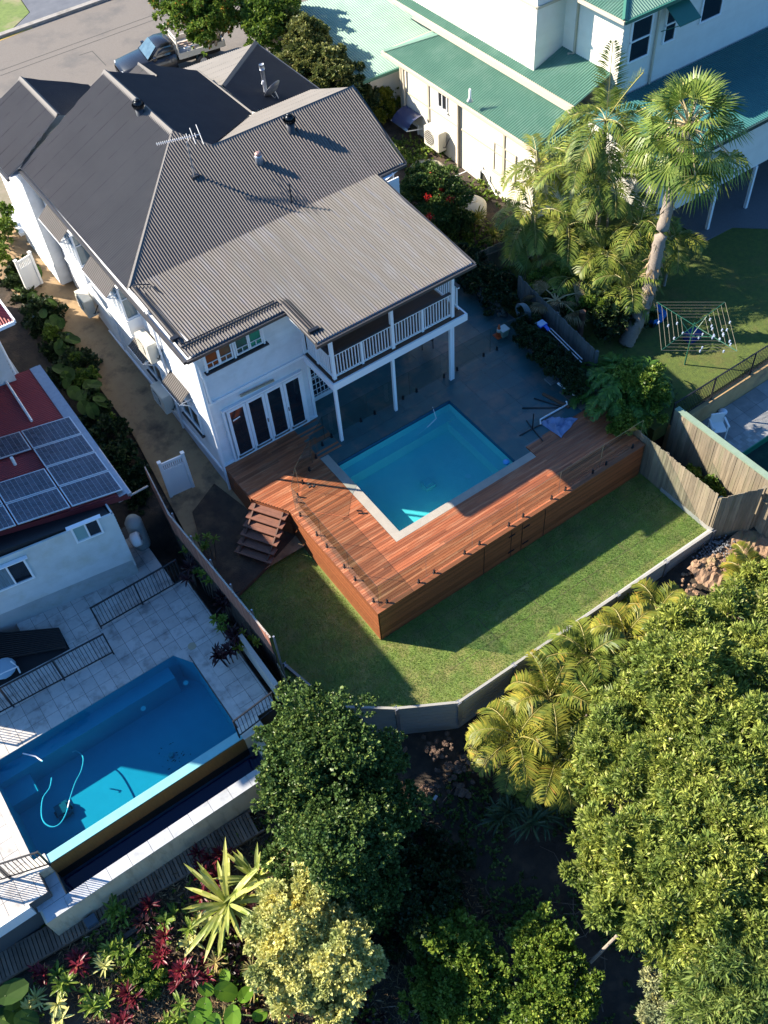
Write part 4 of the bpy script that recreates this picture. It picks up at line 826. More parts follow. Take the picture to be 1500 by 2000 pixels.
for px,py in ((363,1334),(280,1384)): q=xy(px,py,PZ-.5); MB().lathe((q[0],q[1],PZ-.5),[(.08,0),(.08,.02)],14).ob('inlet',MATS['pale_drain'],Lp)
def sk2(x,y): 
    return ax0-.01<x<rx and y<topy-.0 and y>13.3 and not (x>pB[0] and (x-pB[0])*(topy-pC[1])/(pC[0]-pB[0])+y>topy+.02)
tm=tiles(MB(),-9.5,rx+1.28,13.6,topy+.0,PZ,.43,.43,sk2,t=.03,oy=.1); tiles(tm,-9.5,rx+1.28,topy,19.2,PZ,.43,.43,t=.03); tiles(tm,-1.2,rx+.9,19.2,21.8,PZ,.43,.43,t=.03)
tiles(tm,-9.5,ax0-.02,12.6,13.6,PZ,.43,.43,t=.03)
tm.prism([(pB[0]-.02,topy+.005),(rx+.01,pC[1]-.03),(rx+.01,topy+.005)],PZ-.035,PZ+.003)
tm.ob('terrace',TRAV,None,kind='structure')
b=MB(); G_=[( -9.5,rx+1.3,topy+.01,19.2),(-1.2,rx+.9,19.2,22.3),(rx+.01,rx+1.3,13.6,topy+.01),(-9.5,ax0-.01,12.6,topy+.01)]
for q in G_: b.box(*q,-2.6,PZ-.008)
b.ob('terrace_base',mat('grout_grey',(.09,.09,.09),rough=.9),None,kind='structure')
b=MB(); b.box(-9.5,ax0-.55,12.5,12.6,PZ-.5,PZ+.01); b.ob('terrace_edge',WHITE2,None,kind='structure')
q=xx(375,1262); MB().lathe((*q,PZ),[(.13,0),(.13,.006)],22).ob('skimmer_lid',MATS['tan_lid'],Lp)
# cleaner, hose, debris in lap pool
q=xy(122,1580,PZ-1.1); t=thing('pool_cleaner','square grey pool cleaner robot on the floor of the lap pool','pool cleaner',(q[0],q[1],PZ-1.3)); m=MB(); m.box(q[0]-.2,q[0]+.2,q[1]-.22,q[1]+.22,PZ-1.3,PZ-1.12); m.box(q[0]-.15,q[0]+.15,q[1]-.15,q[1]+.15,PZ-1.12,PZ-1.05); m.ob('body',mat('cleaner_grey',(.07,.13,.16),rough=.4),t)
for s in (-1,1): MB().lathe((q[0]+s*.22,q[1],PZ-1.2),[(.1,-.03),(.1,.03)],14,ax=(1,0,0)).ob('wheel',BLACK,t)
pts=[(102,1520),(98,1540),(85,1560),(82,1590),(88,1608),(103,1616),(118,1610),(130,1590),(138,1560),(148,1530),(160,1505),(163,1480),(150,1468),(142,1470)]
hp_=[Vector((*xy(a,b_,PZ-.1-.9*max(0,min(1,(i-8)/4))),PZ-.06-.9*max(0,min(1,(i-8)/4)))) for i,(a,b_) in enumerate(pts)]
def smooth_pts(P,n=6):
    o=[]
    for i in range(len(P)-1):
        p0,p1,p2,p3=P[max(i-1,0)],P[i],P[i+1],P[min(i+2,len(P)-1)]
        for k in range(n):
            t_=k/n; o.append(.5*((2*p1)+(p2-p0)*t_+(2*p0-5*p1+4*p2-p3)*t_*t_+(3*p1-p0-3*p2+p3)*t_**3))
    return o+[P[-1]]
MB().tube(smooth_pts(hp_),.022,6).ob('hose',PVC,None,True,label='white floating hose looping round the pool cleaner in the lap pool',cat='hose')
MB().tube([(*xy(45,1472,PZ+.1),PZ+.12),(*xy(70,1478,PZ+.05),PZ+.08),(*xy(84,1488,PZ-.1),PZ-.06)],.02,6).ob('handrail',PVC,None,True,label='short white rail curving over the lap pool steps',cat='rail')
q=xy(333,1472,PZ-1.2); MB().lathe((q[0],q[1],PZ-1.34),[(.09,0),(.09,.06),(.07,.09)],16).ob('float',mat('teal_float',(.12,.42,.45),rough=.5),None,label='small teal dispenser sitting amid dark leaves on the lap pool floor',cat='pool float')
m=MB(); rr=random.Random(5)
for k in range(26):
    a=rr.gauss(0,.22);b2=rr.gauss(0,.2); s=rr.uniform(.02,.06); an=rr.uniform(0,3.14); c_,s_=math.cos(an)*s,math.sin(an)*s
    X_,Y_=q[0]+a,q[1]+b2-.1; m.add([(X_-c_,Y_-s_,PZ-1.335),(X_+s_*.3,Y_-c_*.3,PZ-1.335),(X_+c_,Y_+s_,PZ-1.334),(X_-s_*.3,Y_+c_*.3,PZ-1.335)],[(0,1,2,3)])
m.ob('leaf_litter',mat('wet_leaf',(.01,.02,.02),rough=.6),None,kind='stuff',label='dark sunken leaves on the lap pool floor',cat='leaves')
# black balustrades
def balustrade(label,p,q,z,posts,h=1.15,sp=.11,m_=BLACK,frame_end=True,name='pool_fence'):
    t=thing(name,label,'pool fence',(p[0],p[1],z)); p=Vector((*p,0));q=Vector((*q,0));L_=(q-p).length;d=(q-p)/L_;up=Vector((0,0,1))
    for i in range(posts): s=p+(q-p)*i/(posts-1); m=MB(); m.bar(s+up*z,s+up*(z+h+.03),.045,.045,up=d); m.ob('post',m_,t)
    m=MB(); m.bar(p+up*(z+.1),q+up*(z+.1),.03,.035); m.bar(p+up*(z+h),q+up*(z+h),.04,.04)
    m.ob('rail',m_,t); m=MB(); k=int(L_/sp)
    for i in range(1,k): s=p+(q-p)*i/k; m.bar(s+up*(z+.1),s+up*(z+h),.016,.016,up=d)
    m.ob('bars',m_,t); return t
balustrade('long black metal pool fence between the lap pool and the dark stairwell',xx(-75,1435),xx(222,1277),PZ,4)
balustrade('black metal pool fence below the white wall of the red roofed house',xx(198,1227),xx(358,1135),PZ,3)
balustrade('short black metal railing at the right corner of the lap pool above the leafy tree',xx(468,1440),xx(540,1385),PZ,2,h=1.0)
balustrade('black metal railing at the lower left corner of the lap pool terrace',xx(-60,1740),xx(98,1690),PZ,3,h=1.0)
m=MB(); a=xx(478,1268);b_=xx(548,1365); m.bar((*a,PZ+.35),(*b_,PZ+.35),.1,.9); m.bar((*a,PZ+.82),(*b_,PZ+.82),.14,.05); m.ob('low_wall',mat('pale_low_wall',(.38,.36,.33),rough=.8),None,label='low pale wall closing the right side of the lap pool terrace',cat='wall')
# stairwell with slatted screen, white bars
t=thing('pergola','dark slatted timber screen over the stairwell beside the lap pool','screen',(*xx(60,1265),PZ))
m=MB(); a=Vector((*xx(-40,1246),0));b_=Vector((*xx(118,1232),0));c_=Vector((*xx(132,1268),0));d_=Vector((*xx(-40,1300),0))
for i in range(13):
    f_=i/12; m.bar((a+(d_-a)*f_)+Vector((0,0,PZ+.14)),(b_+(c_-b_)*f_)+Vector((0,0,PZ+.14)),.035,.06)
m.ob('slats',mat('black_slats',(.022,.018,.018),rough=.6),t); m=MB()
for f_ in (.03,.35,.65,.99): m.bar((a+(b_-a)*f_)+Vector((0,0,PZ+.08)),(d_+(c_-d_)*f_)+Vector((0,0,PZ+.08)),.06,.08)
m.ob('joist',MATS['black_slats'],t)
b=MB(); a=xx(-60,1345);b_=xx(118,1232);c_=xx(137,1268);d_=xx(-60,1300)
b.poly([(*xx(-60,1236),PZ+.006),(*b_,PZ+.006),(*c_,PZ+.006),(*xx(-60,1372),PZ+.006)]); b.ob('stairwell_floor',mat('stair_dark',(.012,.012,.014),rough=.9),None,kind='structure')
t=thing('outdoor_lounger','pale blue cushion on a white metal frame down in the stairwell at the left edge','lounger',(*xx(10,1305),PZ)); 
MB().tube([(*xx(0,1318,PZ+.3),PZ+.3),(*xx(34,1302,PZ+.3),PZ+.3),(*xx(22,1293,PZ+.3),PZ+.35)],.03).tube([(*xx(34,1302,PZ+.3),PZ+.3),(*xx(38,1312,PZ+.1),PZ+.05)],.03).ob('frame',PVC,t); m=MB(); q=xx(6,1304,PZ+.3); m.ball((q[0],q[1],PZ+.25),.38,14,.08); m.ob('cushion',mat('pale_blue_fabric',(.3,.42,.5),rough=.8),t,True)
# boardwalk below
BWm=mat('old_boardwalk',(.24,.17,.12),(.16,.115,.085),4,.85,isl=.25,stain=((.16,.13,.1),2,.3))
bz=-2.3
t=thing('boardwalk','dark weathered timber boardwalk running below the lap pool wall','boardwalk',(*xy(200,1790,bz),bz)); m=MB()
P=Vector((*xy(-30,1907,bz),bz));Q=Vector((*xy(505,1600,bz),bz)); d=(Q-P).normalized(); n_=Vector((-d.y,d.x,0)); k=int((Q-P).length/.11); rr=random.Random(9)
for i in range(k): 
    s=P+d*(i*.11); m.bar(s-n_*(.36+rr.uniform(-.02,.02)),s+n_*(.36+rr.uniform(-.02,.02)),.088,.03)
m.ob('boards',BWm,t); m=MB(); m.bar(P-n_*.35-Vector((0,0,.05)),Q-n_*.35-Vector((0,0,.05)),.05,.1); m.bar(P+n_*.35-Vector((0,0,.05)),Q+n_*.35-Vector((0,0,.05)),.05,.1); m.ob('bearer',BWm,t)
rr=random.Random(31)
def rock(px,py,z,r,name,label,m_,cat='rock',flat=.6):
    z=zg(px,py,.02); q=xy(px,py,z); v=[];b=MB(); b.ball((0,0,0),r,9,r*flat); b.v=[(x*(1+rr.uniform(-.25,.25))+q[0],y*(1+rr.uniform(-.25,.25))+q[1],zz*(1+rr.uniform(-.2,.2))+z+r*.3) for x,y,zz in b.v]; return b.ob(name,m_,None,label=label,cat=cat)
WR=mat('pale_rock',(.34,.34,.33),(.24,.24,.23),6,.9); RR=mat('red_rock',(.34,.19,.12),(.24,.13,.08),5,.9)
rock(60,1815,-3.2,.22,'rock','flat pale broken slab beside the boardwalk below the pool corner',WR,flat=.3); rock(50,1838,-3.2,.2,'rock','mottled grey rock below the pale slab at the lower left',mat('grey_rock',(.16,.17,.16),rough=.9)); rock(190,1822,-3.2,.09,'brick','small orange brick piece lying beside the boardwalk',RR,'brick')
q=xy(183,1800,-2.25); MB().box(q[0]-.2,q[0]+.12,q[1]-.1,q[1]+.16,-2.28,-2.12).ob('crate',mat('slate_blue_crate',(.07,.1,.13),rough=.7),None,label='dark blue grey crate on the boardwalk beside the brick piece',cat='crate')
# ======================= RIGHT NEIGHBOURS =======================
B_=thing('house','large cream two-storey house with green corrugated roofs behind the palms','house',(24,26,-1.4))
CREAM=mat('cream_paint',(.80,.765,.66),(.74,.70,.60),1.5,.6,isl=.02); GTR=mat('cream_gutter',(.56,.47,.36),rough=.5)
CORNB=mat('cream_shade_boards',(.72,.71,.66),(.66,.65,.6),2,.6,isl=.02)
m=MB(); m.box(24.0,30,25.9,34.9,-1.5,3.25); m.ob('wall',CREAM,B_)
m=MB(); m.box(23.96,24.0,25.9,34.9,1.72,1.8); 
for y in (34.8,32.9,30.7,27.8): m.box(23.95,24.0,y-.06,y+.06,-1.4 if y in (34.8,30.7) else .6,3.2)
m.box(23.93,24.02,34.86,34.96,-1.5,3.2); m.ob('trim',mat('beige_trim',(.45,.41,.32),rough=.6),B_)
m=MB(); m.tube([(23.9,34.6,3.2),(23.9,34.6,-1.3)],.05); m.ob('downpipe',mat('beige_pipe',(.55,.5,.4),rough=.5),B_)
m=MB(); m.tube([(23.9,30.72,3.2),(23.9,30.72,-1.2)],.05); m.ob('downpipe',MATS['beige_pipe'],B_)
g1=lambda x:3.3+.35*(x-23.65)
m=MB(); corr(m,[(23.65,25.55,g1(23.65)),(23.65,35.7,g1(23.65)),(25.8,34.0,g1(25.8)),(25.8,25.9,g1(25.8))],rib=(1,0,.35),amp=.019,pitch=.12); m.ob('roof',GREENR,B_)
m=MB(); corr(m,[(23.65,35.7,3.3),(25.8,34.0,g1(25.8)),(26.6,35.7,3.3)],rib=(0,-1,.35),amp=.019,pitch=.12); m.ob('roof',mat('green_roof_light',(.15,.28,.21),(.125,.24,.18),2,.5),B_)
m=MB(); corr(m,[(23.65,25.55,3.3),(25.8,25.9,g1(25.8)),(26.5,24.0,3.5),(24,24.6,3.25)],rib=(1,0,.3),amp=.019,pitch=.12); m.ob('roof',GREENR,B_)
m=MB(); m.box(23.55,23.65,25.5,35.75,3.15,3.29); m.bar((23.6,35.75,3.22),(26.6,35.75,3.22),.1,.12); m.ob('gutter',GTR,B_)
m=MB(); cap(m,(23.65,35.7,3.34),(25.75,34.05,g1(25.75)+.05),.1,.03); m.ob('ridge_capping',MATS['green_roof_light'],B_)
g2=lambda x:4.35+.35*(x-25.55)
m=MB(); corr(m,[(25.55,25.6,g2(25.55)),(25.55,40,g2(25.55)),(27.42,40,g2(27.42)),(27.42,25.6,g2(27.42))],rib=(1,0,.35),amp=.019,pitch=.12); m.ob('roof',GREENR,B_)
m=MB(); m.box(25.44,25.55,25.6,40,4.2,4.34); m.box(25.5,25.56,25.7,36,4.0,4.2); m.ob('gutter',GTR,B_)
m=MB(); boards(m,(25.95,40),(25.95,28.45),4.4,9.5,.2,out=(-1,0)); boards(m,(27.4,28.45),(27.4,25.3),4.6,7.3,.2,out=(-1,0)); m.box(25.97,31,28.5,40,4.4,9.5); m.ob('wall',CREAM,B_)
m=MB(); boards(m,(25.95,28.45),(27.4,28.45),4.4,9.5,.2); boards(m,(27.4,25.3),(50,25.3),1.5,7.3,.2); m.box(27.45,50,25.35,34,0,7.25); m.ob('wall',CORNB,B_)
m=MB(); m.box(25.9,25.96,28.4,40,6.9,6.98); m.box(25.9,27.4,28.38,28.46,6.9,7.0); m.tube([(27.33,27.7,7.2),(27.33,27.7,5.0),(27.2,27.9,4.95)],.05,6); m.ob('trim',MATS['beige_trim'],B_)
m=MB(); m.tube([(28.95+.2,25.22,7.1),(28.95+.2,25.22,4.0)],.05,6); m.ob('downpipe',MATS['beige_pipe'],B_)
# top roof
m=MB(); corr(m,[(27.0,24.95,7.35),(27.0,28.4,7.35),(29.5,28.4,8.4),(29.5,27.4,8.4)],rib=(1,0,.42),amp=.019,pitch=.12); m.ob('roof',GREENR,B_)
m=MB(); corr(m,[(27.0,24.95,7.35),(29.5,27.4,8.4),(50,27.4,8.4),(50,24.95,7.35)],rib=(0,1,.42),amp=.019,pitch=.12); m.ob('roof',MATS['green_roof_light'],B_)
m=MB(); m.box(26.93,27.0,24.9,28.4,7.22,7.35); m.ob('gutter',GTR,B_); m=MB(); m.box(27.0,50,24.86,24.95,7.22,7.35); m.ob('gutter',mat('green_gutter',(.03,.14,.10),rough=.4),B_)
m=MB(); cap(m,(27.0,24.95,7.4),(29.5,27.4,8.45),.1,.03); m.ob('ridge_capping',MATS['green_gutter'],B_)
def rwin(x0,x1,z0,z1,y=25.255,mid=True,g_=GLASSD):
    m=MB(); frame_rect(m,((x0+x1)/2,y,(z0+z1)/2),(1,0,0),(0,0,1),x1-x0,z1-z0,.07,.08)
    if mid: m.box(x0,x1,y-.04,y,(z0+z1)/2-.03,(z0+z1)/2+.03)
    o=m.ob('window',WHITE2,B_); slab(MB(),((x0+x1)/2,y,(z0+z1)/2),(1,0,0),(0,0,1),x1-x0-.1,z1-z0-.1,.01).ob('pane',g_,o)
rwin(27.75,28.85,5.35,7.0); rwin(29.55,30.2,5.5,6.95); rwin(31.5,32.7,5.65,7.1,mid=False); rwin(34.9,36.2,5.8,7.1,mid=False)
m=MB(); m.hexa([Vector(p) for p in ((29.3,24.3,6.6),(30.4,24.3,6.6),(30.4,25.2,7.1),(29.3,25.2,7.1))],[Vector(p) for p in ((29.3,24.3,6.63),(30.4,24.3,6.63),(30.4,25.2,7.13),(29.3,25.2,7.13))]); m.bar((29.35,25.2,6.1),(29.35,24.4,6.6),.03,.03); m.ob('window_hood',MATS['green_gutter'],B_)
# side windows, door, awning on the sunlit wall
for y0,y1,z0,z1,g_ in ((31.55,32.2,2.1,2.95,GLASSD),(27.0,28.4,.9,2.2,CREAM)):
    m=MB(); frame_rect(m,(23.97,(y0+y1)/2,(z0+z1)/2),(0,1,0),(0,0,1),y1-y0,z1-z0,.05,.05); m.box(23.93,23.98,(y0+y1)/2-.02,(y0+y1)/2+.02,z0,z1); m.box(23.9,24.0,y0-.05,y1+.05,z0-.05,z0); o=m.ob('window',MATS['beige_trim'] if g_ is CREAM else WHITE2,B_); slab(MB(),(23.985,(y0+y1)/2,(z0+z1)/2),(0,1,0),(0,0,1),y1-y0-.08,z1-z0-.08,.01).ob('pane',g_,o)
for y0,y1 in ((33.7,34.5),(28.6,29.3)):
    m=MB(); frame_rect(m,(23.97,(y0+y1)/2,-.45),(0,1,0),(0,0,1),y1-y0,1.9,.07,.06); o=m.ob('door',WHITE2,B_); slab(MB(),(23.98,(y0+y1)/2,-.45),(0,1,0),(0,0,1),y1-y0-.12,1.8,.01).ob('pane',mat('screen_door',(.06,.06,.05),rough=.4),o)
t=thing('awning','small curved smoky awning over the side door of the cream house','awning',(23.6,33.9,.9)); m=MB()
for i in range(8):
    a=i/8*1.2;b2=(i+1)/8*1.2; m.poly([(23.95-.9*math.sin(a),33.4,1.15-.45*(1-math.cos(a))*1.6),(23.95-.9*math.sin(a),34.6,1.15-.45*(1-math.cos(a))*1.6),(23.95-.9*math.sin(b2),34.6,1.15-.45*(1-math.cos(b2))*1.6),(23.95-.9*math.sin(b2),33.4,1.15-.45*(1-math.cos(b2))*1.6)])
m.ob('canopy',mat('smoky_plastic',(.06,.07,.14),rough=.15),t,True)
m=MB()
for y in (33.4,34.6): m.tube([(23.97,y,.5),(23.1,y,.72)],.025)
m.ob('bracket',WHITE2,t)
q=at(918,188,3.9); m=MB(); m.lathe((q[0],q[1],3.7),[(.14,.0),(.05,.16),(.05,.5)],12); m.ob('roof_vent',PVC,B_,True)
# carport roof
t=thing('carport','pale green corrugated carport roof standing behind the street trees','carport',(26,38,-.5)); m=MB(); z=2.55
cc=[xy(555,31,z),xy(800,-50,z),xy(885,91,z),xy(690,165,z)]
zc=lambda p:z
corr(m,[(*cc[0],z+.35),(*cc[1],z+.35),(*cc[2],z),(*cc[3],z)],amp=.019,pitch=.12); m.ob('roof',mat('pale_green_roof',(.22,.33,.275),(.18,.29,.235),1.3,.6,spec=.2,stain=((.25,.35,.30),1,.3)),t)
m=MB(); m.bar((*cc[3],z-.07),(*cc[2],z-.07),.12,.13); m.bar((*cc[1],z+.3),(*cc[2],z-.02),.12,.1); m.ob('gutter',mat('green_edge',(.06,.2,.14),rough=.5),t)
m=MB(); m.hexa([Vector((*cc[3],-.6))+Vector((.4,.4,0)),Vector((*cc[2],-.6))+Vector((.4,.4,0)),Vector((*cc[2],-.6))+Vector((.5,.6,0)),Vector((*cc[3],-.6))+Vector((.5,.6,0))],[Vector((*cc[3],z-.1))+Vector((.4,.4,0)),Vector((*cc[2],z-.1))+Vector((.4,.4,0)),Vector((*cc[2],z-.1))+Vector((.5,.6,0)),Vector((*cc[3],z-.1))+Vector((.5,.6,0))]); m.ob('wall',CREAM,t)
m=MB(); 
for p in cc[:2]: m.box(p[0]-.1,p[0]+.1,p[1]-.5,p[1]-.3,-.4,z+.25)
m.ob('post',CREAM,t)
# wing on posts at the right edge
W_=thing('house_wing','raised cream wing with a flat teal roof standing on white posts at the right edge','house wing',(30,21,NZ))
m=MB(); corr(m,[(25.6,20.75,3.98),(50,20.75,3.98),(50,25.2,4.1),(25.6,25.2,4.1)],rib=(0,1,.03),amp=.012,pitch=.12); m.ob('roof',mat('teal_roof',(.025,.13,.125),(.02,.11,.11),2,.45),W_)
m=MB(); m.box(25.55,50,20.66,20.75,3.82,3.97); m.ob('gutter',mat('dark_teal',(.02,.05,.05),rough=.5),W_)
m=MB(); boards(m,(25.8,21.0),(50,21.0),1.62,3.85,.2); m.box(25.8,50,21.05,25,1.62,3.9); m.ob('wall',CORNB,W_)
for x in (29.1,31.33,34.2,37): m=MB(); m.box(x-.06,x+.06,20.92,21.04,NZ,1.62); m.ob('post',WHITE2,W_)
m=MB(); frame_rect(m,(32.4,20.96,2.9),(1,0,0),(0,0,1),1.1,1.0,.07,.08); m.ob('window',mat('blue_frame',(.25,.32,.5),rough=.5),W_)
# tanks, AC and bits at the side wall
def tank(px,py,z,r,h,label,c_):
    q=xy(px,py,z+h); t=thing('water_tank',label,'water tank',(q[0],q[1],z)); pr=[(r,0)]+[(r*(1 if k%2 else .985),h*.9*k/14) for k in range(1,15)]+[(r*.8,h*.96),(r*.35,h)]
    MB().lathe((q[0],q[1],z),pr,32).ob('tank_body',c_,t,True); MB().lathe((q[0]+.1,q[1],z+h-.03),[(.22,0),(.22,.06)],16).ob('lid',c_,t)
TK=mat('cream_tank',(.62,.56,.42),(.55,.5,.38),2,.6)
tank(833,325,-1.4,.85,1.5,'wide low cream water tank between the red flowered shrub and the side door',TK); tank(918,392,-1.5,.7,1.9,'tall round cream water tank to the right of the red flowered shrub',TK)
tube('drain_pipe','thin cream pipe forming a peak against the cream wall above the round tank','pipe',[(22.9,30.4,-.2),(23.9,29.2,.75),(23.93,27.6,-.55)],.035,PVC)
# clothes hoist
z=1.5; t=thing('clothes_hoist','green rotary clothes line with pegs standing on the shaded lawn','clothes line',(*xy(1337,712,NZ),NZ)); c=Vector((*xy(1352,645,z),z))
b0=xy(1337,712,NZ); c=Vector((b0[0],b0[1],z)); cr=[Vector((*xy(a,b_,z+.25),z+.25)) for a,b_ in ((1292,684),(1440,686),(1416,590),(1283,590))]
GRN=mat('hoist_green',(.015,.09,.055),rough=.4)
m=MB(); m.tube([(b0[0],b0[1],NZ),(b0[0],b0[1],z+.1)],.03); m.ob('pole',GRN,t); m=MB()
for p in cr: m.tube([c,p],.015); 
for p in cr: m.tube([c+Vector((0,0,-.5)),c+(p-c)*.45],.015)
m.ob('arm',GRN,t); m=MB(); ctr=sum(cr,Vector())/4
for k in range(6):
    f_=1-.13*k; q=[c+(p-c)*f_ for p in cr]
    for a,b_ in zip(q,q[1:]+q[:1]): m.tube([a,b_],.005,4)
m.ob('line',mat('hoist_line',(.22,.2,.15),rough=.5),t)
rr=random.Random(7)
for k in range(26):
    m=MB(); f_=1-.13*rr.randint(0,5);i=rr.choice((0,1,1,1,3));a=c+(cr[i]-c)*f_;b_=c+(cr[(i+1)%4]-c)*f_;s=a+(b_-a)*rr.random(); m.box(s.x-.025,s.x+.025,s.y-.02,s.y+.02,s.z-.06,s.z+.03); m.ob('peg',mat('pegs',(.2,.3,.5),(.45,.48,.5),20,.5),t)
# blue toys
c=xy(1277,625,NZ); t=thing('toy_car','bright blue plastic ride-on toy beside the palm trunk','toy',(*c,NZ)); m=MB(); m.prism([(c[0]-.35,c[1]-.3),(c[0]+.3,c[1]-.3),(c[0]+.4,c[1]+.25),(c[0]-.25,c[1]+.35)],NZ+.05,NZ+.4); m.ob('body',mat('toy_blue',(.02,.17,.5),rough=.4),t)
MB().box(c[0]-.3,c[0]-.2,c[1]-.2,c[1]+.2,NZ+.4,NZ+.8).ob('backrest',MATS['toy_blue'],t)
for dx in (-.3,.3):
    for dy in (-.28,.28): MB().lathe((c[0]+dx,c[1]+dy,NZ+.1),[(.1,-.04),(.1,.04)],12,ax=(0,1,0)).ob('wheel',BLACK,t)
c=xy(1300,488,NZ); MB().ball((c[0],c[1],NZ+.15),.17,14).ob('ball',MATS['toy_blue'],None,True,label='blue ball on the shaded lawn behind the palm trunk',cat='ball')
q=xy(1350,662,NZ); MB().box(q[0]-.25,q[0]+.3,q[1]-.2,q[1]+.2,NZ,NZ+.3).box(q[0]-.22,q[0]+.27,q[1]-.17,q[1]+.17,NZ+.3,NZ+.33).ob('laundry_tub',mat('navy_plastic',(.015,.03,.15),rough=.5),None,label='dark blue tub standing on the lawn under the clothes line',cat='tub')
# far right pool behind capped fence
FZ=-1.35
fp=[xy(1368,825,FZ),xy(1500,722,FZ),xy(1620,640,FZ),xy(1620,1000,FZ),xy(1500,935,FZ)]
m=MB(); tiles(m,20.35,34,8,14.19,FZ,.62,.62,lambda x,y: x>xy(1435,893,FZ)[0]-0 and y<xy(1435,893,FZ)[1]+.02 ,t=.03); m.ob('terrace',mat('grey_stone_tile',(.26,.27,.27),(.2,.21,.21),2.5,.7,isl=.22,stain=((.36,.35,.33),2,.3)),None,kind='structure')
pc=xy(1435,893,FZ)
MB().box(20.35,34,pc[1]+.01,14.19,-2.2,FZ-.008).box(20.35,pc[0],7.8,pc[1]+.01,-2.2,FZ-.008).ob('terrace_base',MATS['grout_grey'],None,kind='structure')
t=thing('swimming_pool','green neighbour pool at the far right behind the capped fence','pool',(pc[0]+2,pc[1]-2,-2.7)); m=MB(); m.box(pc[0],34,3,pc[1],-2.8,-2.75); m.box(pc[0]-.05,pc[0],3,pc[1],-2.8,FZ); m.box(pc[0],34,pc[1],pc[1]+.008,-2.8,FZ-.02); m.ob('basin',mat('green_basin',(.05,.30,.22),(.04,.26,.2),3,.6),t)
MB().poly([(pc[0],3,FZ-.1),(34,3,FZ-.1),(34,pc[1],FZ-.1),(pc[0],pc[1],FZ-.1)]).ob('water',clearmat('green_water',(.3,.75,.62),1.33,.03,.2),t)
TW=mat('tan_render',(.42,.29,.14),(.33,.22,.1),2,.85,stain=((.1,.09,.08),1.5,.25),bump=.1)
m=MB(); wa=(20.3,14.28);wb=(34,14.28); m.box(20.3,34,14.2,14.4,-2.2,NZ-.18); m.box(20.3,34,14.17,14.43,NZ-.18,NZ-.14); m.ob('retaining_wall',TW,None,label='tan rendered retaining wall between the shaded lawn and the far pool terrace',cat='wall')
FBm=mat('grey_post',(.16,.17,.18),rough=.4,metal=.3)
balustrade('black metal pool fence along the top of the tan retaining wall',(wa[0],wa[1]),(wb[0],wb[1]),NZ-.13,8,h=1.05,sp=.09)
c=xy(1398,850,FZ); t=thing('chair','white plastic armchair on the stone terrace of the far right pool','chair',(*c,FZ),None,-.5)
child(MB().box(-.24,.24,-.24,.24,.38,.42),'seat',PVC,t); child(MB().box(-.24,.24,.22,.27,.4,.85),'backrest',PVC,t); child(MB().box(-.3,-.24,-.24,.24,.6,.64).box(.24,.3,-.24,.24,.6,.64),'armrest',PVC,t)
for x in (-.24,.24):
    for y in (-.22,.24): child(MB().box(x-.02,x+.02,y-.02,y+.02,0,.62),'leg',PVC,t)
c=xy(1411,805,FZ); MB().lathe((*c,FZ),[(.16,0),(.17,.04),(.08,.12)],18).ob('float',mat('white_dome',(.6,.65,.75),rough=.5),None,True,label='small white dome float sitting on the far pool terrace by the tan wall',cat='pool float')
# odd lattice pot etc near patio: round post
tube('timber_post','short round brown timber post standing behind the dark fence among the palms','post',[(*xy(1130,672,-.3),-.3),(*xy(1130,672,-.3),1.25)],.12,mat('brown_log',(.09,.045,.03),rough=.8),12)
# ======================= ROOF + WALL EQUIPMENT =======================
def ac(loc,rz,label,s=1.):
    t=thing('air_conditioner',label,'air conditioner',loc,None,rz); w_,d_,h_=.92*s,.36*s,.75*s
    child(MB().box(-w_/2,w_/2,-d_/2,d_/2,0,h_).box(-w_/2+.02,w_/2-.02,-d_/2+.02,d_/2-.02,h_,h_+.015),'casing',mat('ac_beige',(.60,.58,.50),(.55,.53,.46),3,.5),t)
    g_=child(MB().lathe((-.14*s,-d_/2,h_/2),[(.29*s,0),(.29*s,.015),(.26*s,.02)],24,ax=(0,-1,0)),'fan_grille',mat('ac_grille',(.09,.09,.085),rough=.5),t)
    m=MB()
    for k in range(7): m.box(-.42*s,.14*s,-d_/2-.03,-d_/2-.02,h_*(.14+.11*k),h_*(.14+.11*k)+.012)
    child(m,'louvre',MATS['ac_beige'],t); child(MB().box(-.35*s,-.28*s,-d_/2,d_/2+.1,-.05,0).box(.28*s,.35*s,-d_/2,d_/2+.1,-.05,0),'bracket',GALV,t)
    child(MB().tube([(w_/2+.02,.05,.15*s),(w_/2+.14,.05,.2*s),(w_/2+.12,d_/2+.1,.5*s)],.02,6),'pipe',BLACK,t); return t
q=atx(160,585,6.7); ac((6.7,31.9,.3),-math.pi/2,'beige air conditioner standing low by the wall beside the tangled hose')
ac((6.72,25.3,2.75),-math.pi/2,'beige air conditioner mounted high on the wall above the small window hood')
ac((6.7,25.45,.25),-math.pi/2,'beige air conditioner low on the wall next to the nearest window hood')
ac((23.7,32.1,.35),-math.pi/2,'cream air conditioner unit on the sunlit wall of the green roofed house',1.15)
